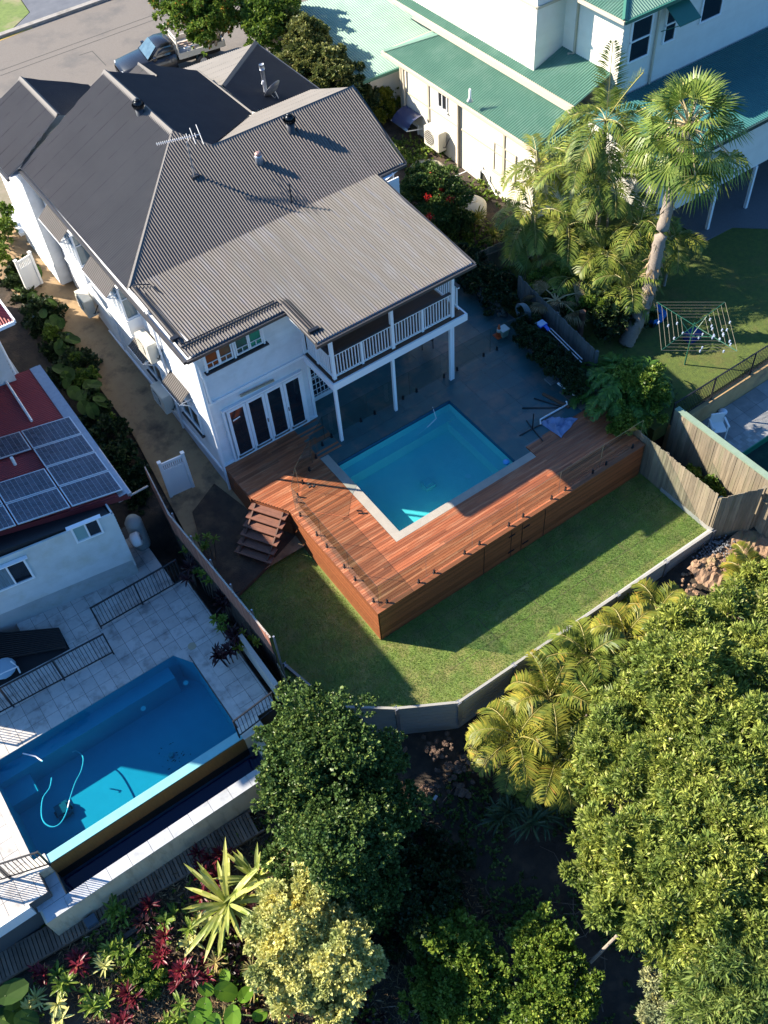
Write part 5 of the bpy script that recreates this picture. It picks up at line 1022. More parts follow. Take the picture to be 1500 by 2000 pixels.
# antenna
p=Vector((10.55,27.48,6.75)); top=p+Vector((0,0,1.25)); t=thing('antenna','silver television antenna on a mast standing on the grey roof','antenna',p)
AL=mat('antenna_metal',(.5,.47,.45),rough=.35,metal=.6)
MB().tube([p,top],.028).ob('mast',AL,t); MB().box(p.x-.13,p.x+.13,p.y-.13,p.y+.1,6.7,6.84).ob('base_plate',DARK,t)
a=Vector((*xy(305,282,7.95),7.95));b_=Vector((*xy(392,262,7.95),7.95)); MB().tube([a,b_],.016).ob('boom',AL,t)
d=(b_-a).normalized(); n_=Vector((-d.y,d.x,0)); m=MB()
for i in range(15): s=a+(b_-a)*(.02+.045*i); m.tube([s-n_*.09,s+n_*.09],.012,4)
for f_,l in ((.70,.22),(.82,.5),(.98,.62),(.88,.14),(.76,.12)): s=a+(b_-a)*f_; m.tube([s-n_*l,s+n_*l],.014,4)
m.ob('elements',AL,t)
m=MB(); 
for s in (-.09,.09): m.tube([p+Vector((s,s*.5,0)),p+Vector((0,0,.75))],.008,4)
m.ob('stay',AL,t)
# dish
p=Vector((*xy(540,200,5.1),5.0)); t=thing('satellite_dish','dark grey satellite dish on the roof addition beside the silver flue','satellite dish',p)
c=p+Vector((0,0,.55)); m=MB(); m.lathe(c,[(.02,0),(.2,.03),(.33,.09),(.40,.14),(.40,.15),(.2,.045),(.01,.015)],28,ax=(-.25,.75,.55)); m.ob('reflector',mat('dish_grey',(.11,.12,.14),rough=.35),t,True)
MB().tube([p,p+Vector((.05,-.1,.3)),c],.025).tube([p+Vector((-.25,-.05,.05)),c+Vector((0,0,-.2))],.012).ob('mount',GALV,t)
MB().tube([c+Vector((0,0,-.35)),c+Vector((-.3,.35,.25))],.012).ob('arm',GALV,t); q=c+Vector((-.3,.35,.25)); MB().tube([q,q+Vector((.02,-.05,.14))],.04).ob('receiver',PVC,t)
# tangled hose on path and boards
m=MB(); c=Vector((*xy(118,540,.0),.03)); rr=random.Random(3); pts=[]
for i in range(90):
    a=i*.35; r=.25+.18*math.sin(i*.7)+.1*math.sin(i*.23); pts.append((c.x+r*math.cos(a)+.3*math.sin(i*.05),c.y+r*math.sin(a)*1.1+.3*math.cos(i*.11),.1-.003*i*.3+.03*math.sin(i)))
m.tube(pts,.013,5); m.ob('garden_hose',mat('dark_hose',(.03,.05,.035),rough=.6),None,True,label='tangled dark garden hose on the sandy path beside the wall',cat='hose')
t=thing('board_stack','stack of white sheets on timber pallets at the far end of the path','stack',(*xy(38,435,.3),.2)); a=Vector((*xy(14,403,.55),.5));b_=Vector((*xy(52,452,.55),.5)); m=MB(); m.bar(a,b_,.6,.14); m.ob('sheet',PVC,t); m=MB()
for f_ in (.1,.5,.9): s=a+(b_-a)*f_; m.box(s.x-.3,s.x+.45,s.y-.06,s.y+.06,.15,.42)
m.ob('bearer',mat('pine',(.38,.27,.15),rough=.8),t)
m=MB(); q=Vector((*xy(40,425,.45),.3)); m.bar(a+Vector((.45,-.1,-.05)),b_+Vector((.4,-.1,-.05)),.25,.2); m.ob('timber',MATS['pine'],t)
# ======================= UTE =======================
c=Vector((*xy(325,105,sz+.8),sz)); ut=thing('utility_truck','dark grey utility truck with a white flat tray parked at the kerb','utility truck',c,None,0)
hd=Vector((*xy(440,68,sz),0))-Vector((*xy(300,110,sz),0)); 
ut.rotation_euler=(0,0,math.atan2(hd.y,hd.x)+math.pi)
CARP=mat('car_paint',(.028,.030,.036),rough=.22,metal=.3,spec=.8); 
def loft(secs):   # secs: (x, halfwidth_bottom, halfwidth_top, zb, zt)
    b=MB(); v=[];n=8
    for x,wb,wt,zb_,zt in secs:
        v+=[(x,-wb,zb_),(x,-wb*1.02,zb_+(zt-zb_)*.45),(x,-wt,zt-.05),(x,-wt*.86,zt),(x,wt*.86,zt),(x,wt,zt-.05),(x,wb*1.02,zb_+(zt-zb_)*.45),(x,wb,zb_)]
    f=[tuple(range(8)),tuple(range(len(v)-8,len(v)))[::-1]]
    for i in range(len(secs)-1):
        for k in range(8): f.append((i*8+k,i*8+(k+1)%8,(i+1)*8+(k+1)%8,(i+1)*8+k))
    return b.add(v,f)
o=child(loft([(2.5,.72,.62,.45,.78),(2.38,.82,.74,.35,.93),(1.6,.86,.8,.33,1.03),(1.15,.87,.83,.33,1.08),(.2,.88,.86,.33,1.1),(-.25,.87,.86,.33,1.1)]),'body',CARP,ut,True)
o=child(loft([(1.15,.80,.74,1.06,1.09),(.55,.78,.66,1.08,1.55),(.3,.78,.64,1.08,1.62),(-.2,.78,.64,1.08,1.6),(-.27,.78,.66,1.08,1.5)]),'cabin',CARP,ut,True)
WS=mat('windscreen',(.10,.16,.19),(.05,.08,.1),3,.08,spec=.9)
child(MB().poly([(1.12,-.68,1.12),(1.12,.68,1.12),(.58,.58,1.56),(.58,-.58,1.56)]),'windscreen',WS,ut)
for s in (-1,1):
    child(MB().poly([(.98,s*.815,1.14),(.0,s*.815,1.13),(-.15,s*.70,1.5),(.5,s*.70,1.5)]),'side_window',GLASSD,ut)
    child(MB().box(.75,.9,min(s*.88,s*1.05),max(s*.88,s*1.05),1.12,1.25),'mirror',CARP,ut); child(MB().box(2.3,2.46,min(s*.5,s*.74),max(s*.5,s*.74),.72,.86),'headlight',mat('headlamp',(.6,.62,.65),rough=.1),ut)
    child(MB().box(.15,.32,min(s*.885,s*.9),max(s*.885,s*.9),.95,.99),'door_handle',BLACK,ut)
    for x in (1.65,-1.55):
        wv=child(MB().lathe((x,s*.78,.35),[(.2,-.12),(.34,-.12),(.36,-.06),(.36,.06),(.34,.12),(.2,.12)],24,ax=(0,1,0)),'wheel',BLACK,ut,True); r_=MB().lathe((x,s*.86,.35),[(.21,0),(.19,.04),(.05,.05)],16,ax=(0,s,0)).ob('rim',ALU,wv); r_.matrix_parent_inverse=Matrix.Identity(4)
TR=mat('tray_white',(.62,.60,.55),(.54,.52,.47),3,.5)
m=MB(); m.box(-2.75,-.4,-.92,.92,.78,.86); child(m,'tray_floor',TR,ut)
for s in (-1,1): child(MB().box(-2.75,-.4,min(s*.90,s*.94),max(s*.90,s*.94),.80,1.08),'tray_side',TR,ut)
child(MB().box(-2.79,-2.75,-.92,.92,.8,1.08),'tailgate',TR,ut)
m=MB()
for y in (-.9,.9): m.box(-.42,-.36,y-.03,y+.03,.8,1.78)
for z in (1.75,1.5): m.box(-.42,-.36,-.9,.9,z,z+.05)
for k in range(9): m.box(-.41,-.38,-.8+k*.2,-.78+k*.2,.85,1.75)
child(m,'headboard',TR,ut); m=MB()
for y in (-.45,-.25,.05,.3,.55): m.box(-2.6,-.6,y-.04,y+.04,.86,.92)
child(m,'load',mat('load_timber',(.5,.44,.4),(.36,.25,.2),4,.7),ut); child(MB().lathe((-1.3,.62,1.0),[(.14,-.9),(.14,.9)],14,ax=(1,0,0)),'load_pipe',GALV,ut,True)
child(MB().box(-2.6,1.8,-.5,.5,.4,.6),'chassis',BLACK,ut)
child(MB().box(2.4,2.52,-.6,.6,.42,.6),'bumper',BLACK,ut)
# bits on the dirt below the retaining wall
tube('drain_pipe','grey pipe lying on gravel along the foot of the retaining wall','pipe',[(*xy(1310,1116,-2.3),-2.25),(*xy(1372,1080,-2.3),-2.2)],.05,mat('grey_pipe',(.25,.26,.27),rough=.6))
m=MB(); m.poly([(*xy(a,b_,-1.6),z) for a,b_,z in ((1395,1050,-1.62),(1418,1075,-1.66),(1440,1100,-1.72),(1395,1130,-1.8),(1330,1125,-1.85),(1320,1112,-1.82))]); 
# ======================= VEGETATION =======================
def unit(a): return a/np.maximum(np.linalg.norm(a,axis=-1,keepdims=True),1e-9)
def leaves(rg,C,Dr,L,W,curl=.15,jit=0.):
    """one folded diamond leaf (2 tris-ish quads) per row: base C, direction Dr, length L, width W -> (n,4,3)"""
    n=len(C); up=rg.normal(0,1,(n,3)); side=unit(np.cross(Dr,up)); nrm=unit(np.cross(side,Dr)); L=L[:,None];W=W[:,None]
    base=C; tip=C+Dr*L-nrm*L*curl; m=C+Dr*L*.5+nrm*L*.04
    return np.stack([base,m+side*W,tip,m-side*W],1)
def leaves_up(rg,C,Dr,L,W,upw=.85):
    """leaves whose faces look upward/outward"""
    n=len(C); u=unit(np.array([0,0,1.])+rg.normal(0,upw,(n,3))); side=unit(np.cross(Dr,u)); nrm=unit(np.cross(side,Dr)); L=L[:,None];W=W[:,None]
    nrm=np.where(nrm[:,2:3]<0,-nrm,nrm)
    return np.stack([C,C+Dr*L*.5+side*W+nrm*L*.05,C+Dr*L-nrm*L*.12,C+Dr*L*.5-side*W+nrm*L*.05],1)
def crown(seed,blobs,nw,leaf,wid,per=8,lump=.22,up=.25,spread=.9,fill=.1,nl=None,gap=1.):
    """whorls of leaves on ragged sub-clumps of ellipsoids. blobs: (cx,cy,cz,rx,ry,rz)"""
    rg=np.random.default_rng(seed); vol=np.array([b[3]*b[4]+b[3]*b[5]+b[4]*b[5] for b in blobs]); vol=vol/vol.sum(); out=[]
    for b,f in zip(blobs,vol):
        c=np.array(b[:3]);r=np.array(b[3:6])*gap; k=int(nw*f); nc=nl or max(22,int(44*f*len(blobs)))
        d=unit(rg.normal(0,1,(nc,3))); d[:,2]=np.where(d[:,2]<-.25,-d[:,2],d[:,2]); lc=c+d*r*rg.uniform(.5,1.12,(nc,1)); lr=lump*.8*r.mean()*rg.uniform(.4,1.5,nc)
        wgt=lr**2/np.sum(lr**2); idx=rg.choice(nc,k,p=wgt); e=unit(rg.normal(0,1,(k,3))+d[idx]*.5+np.array([0,0,.35])); rad=lr[idx][:,None]*rg.uniform(.3,1.15,(k,1))**.55
        sq=np.array([1.15,1.15,.75]); P=lc[idx]+e*rad*sq; nf=int(k*fill); P2=c+unit(rg.normal(0,1,(nf,3)))*r*rg.uniform(.2,.85,(nf,1)); P=np.concatenate([P,P2]); out1=unit((P-c)/r)
        ax=unit(out1*.7+np.concatenate([e,rg.normal(0,.5,(nf,3))])*.8+np.array([0,0,up])); 
        Q=np.repeat(P,per,0); A=np.repeat(ax,per,0); Dr=unit(A+rg.normal(0,spread*.8,A.shape)); L=leaf*rg.uniform(.55,1.35,len(Q))*np.repeat(rg.uniform(.75,1.2,len(P)),per)
        out.append(leaves_up(rg,Q+rg.normal(0,leaf*.12,Q.shape),Dr,L,wid*L/leaf))
    return np.concatenate(out)
BARK=mat('bark',(.12,.09,.065),(.07,.05,.04),6,.9,bump=.4,bs=30,stretch=(4,4,1)); BARKP=mat('pale_bark',(.34,.29,.23),(.24,.2,.155),5,.85,bump=.3,bs=25)
def trunk_mb(base,tops,r,rg,n=7):
    m=MB(); base=Vector(base)
    for tp in tops:
        tp=Vector(tp); mid=base.lerp(tp,.5)+Vector((rg.uniform(-.2,.2),rg.uniform(-.2,.2),.2)); m.tube(smooth_pts([base,base.lerp(mid,.55)+Vector((rg.uniform(-.1,.1),)*3),mid,tp],4),[r*(1-.8*i/12) for i in range(13)],n)
    return m
def tree(name,label,cat,blobs,nw,leaf,wid,lm,base,r=.12,seed=0,bark=None,group=None,**k):
    t=thing(name,label,cat,base,group); rg=random.Random(seed)
    NP().add(crown(seed,blobs,nw,leaf,wid,**k)).ob('crown',lm,t)
    tops=[]
    for b in blobs:
        for _ in range(4): tops.append((b[0]+rg.uniform(-.6,.6)*b[3],b[1]+rg.uniform(-.6,.6)*b[4],b[2]+rg.uniform(-.1,.5)*b[5]))
    trunk_mb(base,tops,r,rg).ob('trunk',bark or BARK,t,True); return t
def B(px,py,z,rpx,rz=None,rpy=None):   # blob from photo pixel, height, radius in pixels
    p=at(px,py,z); s=mpp(px,py,z)*.93; r=rpx*s; return (float(p[0]),float(p[1]),z,r,r,(rz or r))
LM_dark=leafmat('leaf_dark',(.035,.075,.02),(.13,.20,.055),(.26,.30,.09),.4,.2)
LM_mid=leafmat('leaf_mid',(.07,.13,.02),(.21,.29,.05),(.38,.40,.10),.4,.3)
LM_big=leafmat('leaf_fresh',(.12,.17,.035),(.40,.46,.11),(.58,.55,.28),.45,.3)
LM_yel=leafmat('leaf_yellow',(.12,.15,.02),(.30,.30,.04),(.42,.35,.06),.5,.3)
LM_cream=leafmat('leaf_cream',(.44,.45,.15),(.66,.64,.28),(.72,.70,.42),.5,.25)
LM_red=leafmat('leaf_autumn',(.06,.13,.02),(.17,.24,.04),(.45,.16,.05),.45,.35)
LM_purple=leafmat('leaf_purple',(.02,.012,.016),(.05,.018,.025),(.09,.02,.03),.35,.1)
LM_crim=leafmat('leaf_crimson',(.07,.012,.02),(.20,.022,.04),(.36,.26,.12),.35,.25)
LM_palm=leafmat('leaf_palm',(.09,.15,.03),(.23,.27,.06),(.40,.35,.11),.45,.25)
LM_cane=leafmat('leaf_cane',(.13,.17,.03),(.31,.29,.05),(.45,.27,.07),.4,.3)
LM_dry=leafmat('leaf_dry',(.16,.11,.06),(.33,.25,.15),(.4,.3,.2),.7,.2)
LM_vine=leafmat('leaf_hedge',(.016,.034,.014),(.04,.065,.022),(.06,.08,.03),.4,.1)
# --- dark leafy tree, bottom middle
bl=[B(640,1465,-.2,118),B(575,1470,-.2,75),B(720,1520,-.6,85),B(585,1590,-.4,88),B(665,1640,-.2,100),B(590,1690,-1.3,66),B(700,1735,-1.7,85),B(745,1600,-1.,80),B(610,1400,-.1,60)]
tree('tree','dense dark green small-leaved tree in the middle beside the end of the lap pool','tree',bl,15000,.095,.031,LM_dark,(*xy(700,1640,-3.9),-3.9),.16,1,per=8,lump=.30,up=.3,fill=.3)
bl=[B(830,1790,-2.4,80),B(780,1700,-2.6,80),B(850,1700,-3.2,70)]
tree('shrub','dark shaded shrub crowding the right side of the dense dark tree','shrub',bl,3200,.10,.034,LM_vine,(*xy(820,1800,-4.2),-4.2),.06,2,per=7)
# --- cream variegated shrub
bl=[B(595,1800,-1.3,95),B(565,1865,-1.5,85),B(655,1860,-1.4,92),B(620,1925,-1.9,80),B(690,1895,-2.0,60),B(530,1810,-1.8,55),B(645,1970,-2.3,40)]
tree('shrub','cream and yellow variegated shrub glowing in the sun below the dark tree','shrub',bl,8200,.105,.034,LM_cream,(*xy(620,1890,-4.2),-4.2),.08,3,per=9,lump=.22,up=.45,spread=.7)
bl=[B(875,1850,-2.5,70),B(915,1905,-2.6,72),B(850,1935,-2.7,66),B(890,1985,-2.9,68)]
tree('shrub','glossy mid green shrub at the bottom centre with bright lit tips','shrub',bl,4300,.095,.036,LM_mid,(*xy(890,1930,-4.4),-4.4),.07,4,per=7,lump=.26)
bl=[B(1060,1855,-2.5,66),B(1095,1920,-2.5,72),B(1040,1945,-2.6,64),B(1085,1990,-2.7,75)]
tree('shrub','rounded green shrub at the bottom right of centre beside the dark gully','shrub',bl,5000,.085,.03,LM_mid,(*xy(1050,1940,-4.5),-4.5),.07,5,per=7,lump=.28)
# --- big bright trees, right
bl=[B(1350,1270,1.0,100),B(1440,1225,.8,95),B(1272,1335,.7,78),B(1350,1350,1.5,130),B(1465,1330,1.3,115),B(1255,1390,.8,85),B(1445,1165,-.2,48),B(1500,1150,.2,60)]
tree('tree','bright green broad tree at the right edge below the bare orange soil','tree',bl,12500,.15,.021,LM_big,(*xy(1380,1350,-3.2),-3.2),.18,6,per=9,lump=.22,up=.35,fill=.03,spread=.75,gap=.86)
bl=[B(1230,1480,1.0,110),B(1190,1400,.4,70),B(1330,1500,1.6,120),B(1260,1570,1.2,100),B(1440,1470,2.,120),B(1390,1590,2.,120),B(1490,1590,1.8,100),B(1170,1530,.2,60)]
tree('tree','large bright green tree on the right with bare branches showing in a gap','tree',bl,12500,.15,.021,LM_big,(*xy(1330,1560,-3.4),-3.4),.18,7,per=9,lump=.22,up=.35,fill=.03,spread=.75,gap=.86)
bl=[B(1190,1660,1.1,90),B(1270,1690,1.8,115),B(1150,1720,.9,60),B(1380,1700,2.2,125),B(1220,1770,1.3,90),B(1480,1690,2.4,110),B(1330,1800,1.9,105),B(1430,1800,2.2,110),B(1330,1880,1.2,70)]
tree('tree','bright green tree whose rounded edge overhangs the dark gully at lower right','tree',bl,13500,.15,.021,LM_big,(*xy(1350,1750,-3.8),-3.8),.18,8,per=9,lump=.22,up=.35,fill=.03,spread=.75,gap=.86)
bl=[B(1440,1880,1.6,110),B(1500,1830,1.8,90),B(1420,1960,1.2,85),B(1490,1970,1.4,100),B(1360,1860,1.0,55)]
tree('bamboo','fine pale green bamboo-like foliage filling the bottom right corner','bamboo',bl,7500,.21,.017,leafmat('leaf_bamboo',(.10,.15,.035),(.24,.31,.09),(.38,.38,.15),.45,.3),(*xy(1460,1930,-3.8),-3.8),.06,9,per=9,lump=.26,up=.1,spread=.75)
bl=[B(1330,1975,-2.4,60),B(1290,1990,-2.5,45),B(1390,1995,-2.4,60),B(1275,1915,-2.2,22)]
tree('shrub','pale silvery green shrub with fine leaves at the bottom edge','shrub',bl,2300,.10,.018,leafmat('leaf_silver',(.22,.25,.13),(.42,.43,.25),(.5,.42,.1),.6,.2),(*xy(1340,1990,-4.6),-4.6),.05,10,per=8)
m=MB(); rr=random.Random(3)
for a,b_ in (((1290,1595),(1330,1580)),((1240,1600),(1300,1590)),((1262,1575),(1300,1598))): m.tube([Vector((*xy(*a,.2),.2)),Vector((*xy((a[0]+b_[0])/2,(a[1]+b_[1])/2-4,.3),.3)),Vector((*xy(*b_,.2),.25))],[.05,.04,.025],6)
m.ob('dead_branch',BARKP,None,label='bare pale branches showing through the gap in the large right hand tree',cat='branches')
MB().tube([(*xy(1153,1880,-3),-3.0),(*xy(1207,1828,-2.6),-2.4)],.045,7).ob('log',BARKP,None,label='straight pale fallen trunk in the dark gully at lower right',cat='log')
q=xy(1160,1978,-4.3); MB().ball((q[0],q[1],-4.2),.09,14).ob('ball',PVC,None,True,label='small white ball lying in the dark gully at the bottom edge',cat='ball')
# --- street trees
def st(label,bl,nw,lm,seed,base,leaf=.14,w=.05,**k): return tree('tree',label,'tree',bl,nw,leaf,w,lm,base,.11,seed,BARKP,**k)
st('street tree with reddish tips shading the tray of the utility truck',[B(370,30,3.4,62),B(420,40,3.6,50),B(340,15,3.4,38),B(400,75,3.,38),B(450,25,3.3,40),B(395,-5,3.8,60)],4200,LM_red,20,(*xy(419,100,sz),sz))
st('tall darker green tree behind the roof and left of the pale green carport roof',[B(535,35,3.4,52),B(520,75,3.,48),B(560,20,3.,35),B(500,40,2.8,35),B(545,0,3.6,40)],3600,LM_mid,21,(*xy(545,110,.4),.3))
st('olive toned tree between the grey roof and the pale green carport roof',[B(600,90,3.,52),B(590,135,2.6,50),B(630,140,2.6,48),B(575,60,3.,35),B(650,170,2.4,45)],4300,leafmat('leaf_olive',(.09,.11,.03),(.22,.23,.075),(.36,.31,.13),.5,.25),22,(*xy(620,170,.2),.2))
st('darker low tree at the corner of the grey front roof',[B(690,185,1.8,42),B(665,150,2.2,40),B(705,215,1.,35)],2300,leafmat('leaf_olive_dark',(.04,.06,.02),(.11,.13,.045),(.2,.18,.07),.5,.2),23,(*xy(700,220,-.1),-.2))
tree('shrub','dense yellow green shrub between the carport and the cream house','shrub',[B(748,180,.9,36),B(735,215,.8,38),B(762,160,1.,26),B(758,205,.6,30)],3000,.11,.03,LM_yel,(*xy(748,225,-1),-1.2),.05,24,per=8,up=.5)
tree('shrub','dark green rounded shrub dotted with red flowers beside the cream water tanks','shrub',[B(845,385,1.2,55),B(880,400,1.2,42),B(815,375,1.,34),B(860,430,.6,45),B(895,440,.2,32),B(830,350,1.2,35)],7000,.085,.028,LM_dark,(*xy(860,420,-1),-1.2),.08,25,per=8,lump=.26)
for i,(a,b_) in enumerate(((858,353),(862,372),(835,385),(878,388),(838,425),(848,340))):
    q=at(a,b_,1.9); rg_=np.random.default_rng(i); C_=np.array(q)+rg_.normal(0,.07,(60,3)); tf=NP().add(leaves_up(rg_,C_,unit(rg_.normal(0,1,(60,3))),np.full(60,.07),np.full(60,.03)))
    if i==0: fl_=tf
    else: fl_.add(tf.V[0])
fl_.ob('flowers',leafmat('red_petal',(.4,.01,.01),(.6,.03,.03),None,.4,.2),[o for o in bpy.data.objects if o.get('label','').startswith('dark green rounded shrub dotted')][0])
# small street-side plants, top left
def dense(label,cat,name,bl,nw,leaf,w,lm,z,seed,**k): return tree(name,label,cat,bl,nw,leaf,w,lm,(bl[0][0],bl[0][1],z),.04,seed,**k)
dense('small shrub beside the far gate on the sandy path','shrub','shrub',[B(5,455,.9,30),B(0,500,.8,26),B(12,420,1.,20)],900,.1,.035,LM_mid,-.2,30)
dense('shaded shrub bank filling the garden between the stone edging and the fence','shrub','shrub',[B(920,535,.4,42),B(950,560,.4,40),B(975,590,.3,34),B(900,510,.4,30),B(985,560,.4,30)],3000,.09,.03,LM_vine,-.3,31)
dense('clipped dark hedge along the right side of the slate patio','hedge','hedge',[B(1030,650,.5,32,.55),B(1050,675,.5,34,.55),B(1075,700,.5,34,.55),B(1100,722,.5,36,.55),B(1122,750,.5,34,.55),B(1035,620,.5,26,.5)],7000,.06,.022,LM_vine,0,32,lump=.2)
dense('leafy green shrub behind the tall fern palms at the corner of the fence','shrub','shrub',[B(1075,560,.6,40),B(1180,600,.6,45),B(1140,560,.8,40)],2200,.11,.04,LM_mid,-.3,33)
# spiky shrub at the pale tank
# ------------ palms
def frond(rg,base,az,el,L,droop,nlf,ll,lw,lift=.35,vee=.35,side=None):
    """feather frond: returns rachis pts and leaflets"""
    b0=np.array(base); pts=[];d=np.array([math.cos(az)*math.cos(el),math.sin(az)*math.cos(el),math.sin(el)]); p=b0.copy(); n=14; pts.append(p.copy())
    for i in range(n): d=d+np.array([0,0,-droop/n*(1+i/n)]); d/=np.linalg.norm(d); p=p+d*L/n; pts.append(p.copy())
    pts=np.array(pts); t=np.linspace(.16,.99,nlf); idx=t*n; i0=np.minimum(idx.astype(int),n-1); fr=(idx-i0)[:,None]; P=pts[i0]*(1-fr)+pts[i0+1]*fr; T=unit(pts[i0+1]-pts[i0]); S=unit(np.cross(T,np.array([0,0,1.]))); U=unit(np.cross(S,T)); prof=np.sin(np.pi*(t*.86+.12))**.6
    out=[]
    for s in (-1,1):
        D_=unit(T*.65+S*s+U*vee+rg.normal(0,.08,P.shape)); Lf=(ll*prof*rg.uniform(.85,1.1,len(t)))[:,None]; W=unit(np.cross(D_,U+S*s*.3))*lw
        m1=P+D_*Lf*.5; tip=P+D_*Lf+np.array([0,0,-1.])*Lf*lift*rg.uniform(.5,1.3,(len(t),1)); out.append(np.stack([P-W*.5,m1-W*.5,tip,m1+W*.5],1))
    return pts,np.concatenate(out)
def feather_palm(label,base,top,nf,L,ll,lw,lm,seed,r=.09,el=(.1,1.2),droop=1.3,nlf=46,lift=.35,group=None,name='palm_tree',trunkm=None,extra=None):
    rg=np.random.default_rng(seed); t=thing(name,label,'palm',base,group); base=Vector(base);top=Vector(top)
    if (top-base).length>.15:
        mid=base.lerp(top,.5)+Vector((rg.uniform(-.15,.15),rg.uniform(-.15,.15),0)); MB().tube(smooth_pts([base,mid,top],8),[r*(1.2-.4*i/16) for i in range(17)],9).ob('trunk',trunkm or BARKP,t,True)
    N_1=NP(); st_=MB(); az0=rg.uniform(0,6)
    for i in range(nf):
        az=az0+i*2.399+rg.uniform(-.2,.2); e_=el[0]+(el[1]-el[0])*((i+.5)/nf); pts,lf=frond(rg,top,az,e_,L*rg.uniform(.85,1.1),droop*rg.uniform(.8,1.2),nlf,ll,lw,lift); N_1.add(lf)
        st_.tube([Vector(p) for p in pts[::2]],[.022-.002*k for k in range(len(pts[::2]))],4,False)
    if extra: extra(rg,N_1,st_,top)
    N_1.ob('fronds',lm,t); st_.ob('frond_stems',mat('frond_stem',(.26,.27,.08),(.34,.27,.09),3,.5),t); return t
# tall feather palm in front of the green roof
q=at(1185,225,5.6); qb=xy(1165,470,NZ)
def spear(rg,N_1,st_,top):
    for az,e_,L_ in ((.9,1.35,2.6),(-1.0,1.15,2.2)):
        pts,lf=frond(rg,top,az,e_,L_,.25,60,.8,.035,.1); N_1.add(lf); st_.tube([Vector(p) for p in pts[::2]],.02,4,False)
feather_palm('tall feather palm with one upright frond in front of the green roof',(*qb,NZ),(q[0],q[1],5.4),12,2.4,.8,.05,LM_palm,40,.08,(-.1,.8),1.5,60,.45,extra=spear)
# understory feather palms
ups=[(1050,330,3.4,11,1.9,'feather palm leaning toward the cream wall, leftmost of the palm grove'),(1130,330,4.,12,2.0,'feather palm with yellow fronds in the middle of the grove over two thin stems'),(1190,350,3.8,12,2.0,'feather palm in the grove just left of the big fan palm'),(1040,420,2.6,12,1.8,'bushy feather palm above the grey fence end'),(1110,440,2.4,12,1.8,'feather palm drooping over the thin stems in the grove centre'),(1250,440,2.6,11,1.7,'feather palm touching the leaning trunk of the fan palm'),(1180,500,1.9,12,1.7,'low feather palm whose fronds hang over the dark shrubs'),(1120,545,1.2,11,1.5,'lowest feather palm of the grove behind the dark fence'),(1230,560,1.4,10,1.5,'short feather palm hanging near the shaggy trunk'),(1320,470,1.8,9,1.3,'small feather palm on the right side of the leaning trunk')]
for i,(px,py,z,nf,L_,lb) in enumerate(ups):
    p=at(px,py,z); bx=xy(px+ (0 if i%2 else 8),py+int(36*(z-NZ)*.9),NZ); feather_palm(lb,(p[0]+random.Random(i).uniform(-.2,.2),p[1]+.1,NZ),(p[0],p[1],z),nf,L_,.6,.043,LM_palm if i%3 else leafmat('leaf_palm_light',(.12,.17,.03),(.26,.28,.06),(.4,.34,.12),.35,.25),41+i,.045,(-.15,1.25),1.5,42,.4)
# fan palms
def fan_leaf(rg,base,az,el,pet,R,N_1,st_,nseg=26,droop=.5,open_=2.5,w=1.):
    d=np.array([math.cos(az)*math.cos(el),math.sin(az)*math.cos(el),math.sin(el)]); b=np.array(base); hub=b+d*pet+np.array([0,0,-.12*pet]); st_.tube([Vector(b),Vector(b+d*pet*.5+np.array([0,0,.05*pet])),Vector(hub)],[.04,.03,.018],5,False)
    dd=unit(d+np.array([0,0,-.3])); s=unit(np.cross(dd,np.array([0,0,1.])+rg.normal(0,.5,3))); u=np.cross(s,dd); th=np.linspace(-open_/1.,open_/1.,nseg)*.62; q=[]; q2=[]; st2=1.24*open_/nseg*.52
    for k,a in enumerate(th):
        l=R*(1-.18*abs(a/1.6)**2)*rg.uniform(.92,1.05)
        def pt(a_,r_,z_): return hub+(dd*math.cos(a_)+s*math.sin(a_))*r_+u*z_
        f=.58*l; zf=.10*R*math.cos(a)+(.018 if k%2 else -.018)*R/.8
        A=pt(a-st2,f,zf-.03);Bm=pt(a,f,zf+.03);Cc=pt(a+st2,f,zf-.03); q.append([hub,A,Bm,Cc]); tip=pt(a,l,-.02)+np.array([0,0,-1.])*l*droop*rg.uniform(.25,.6); q2.append([A,Bm,Cc,tip])
    N_1.add(np.array(q)); N_1.add(np.array(q2))
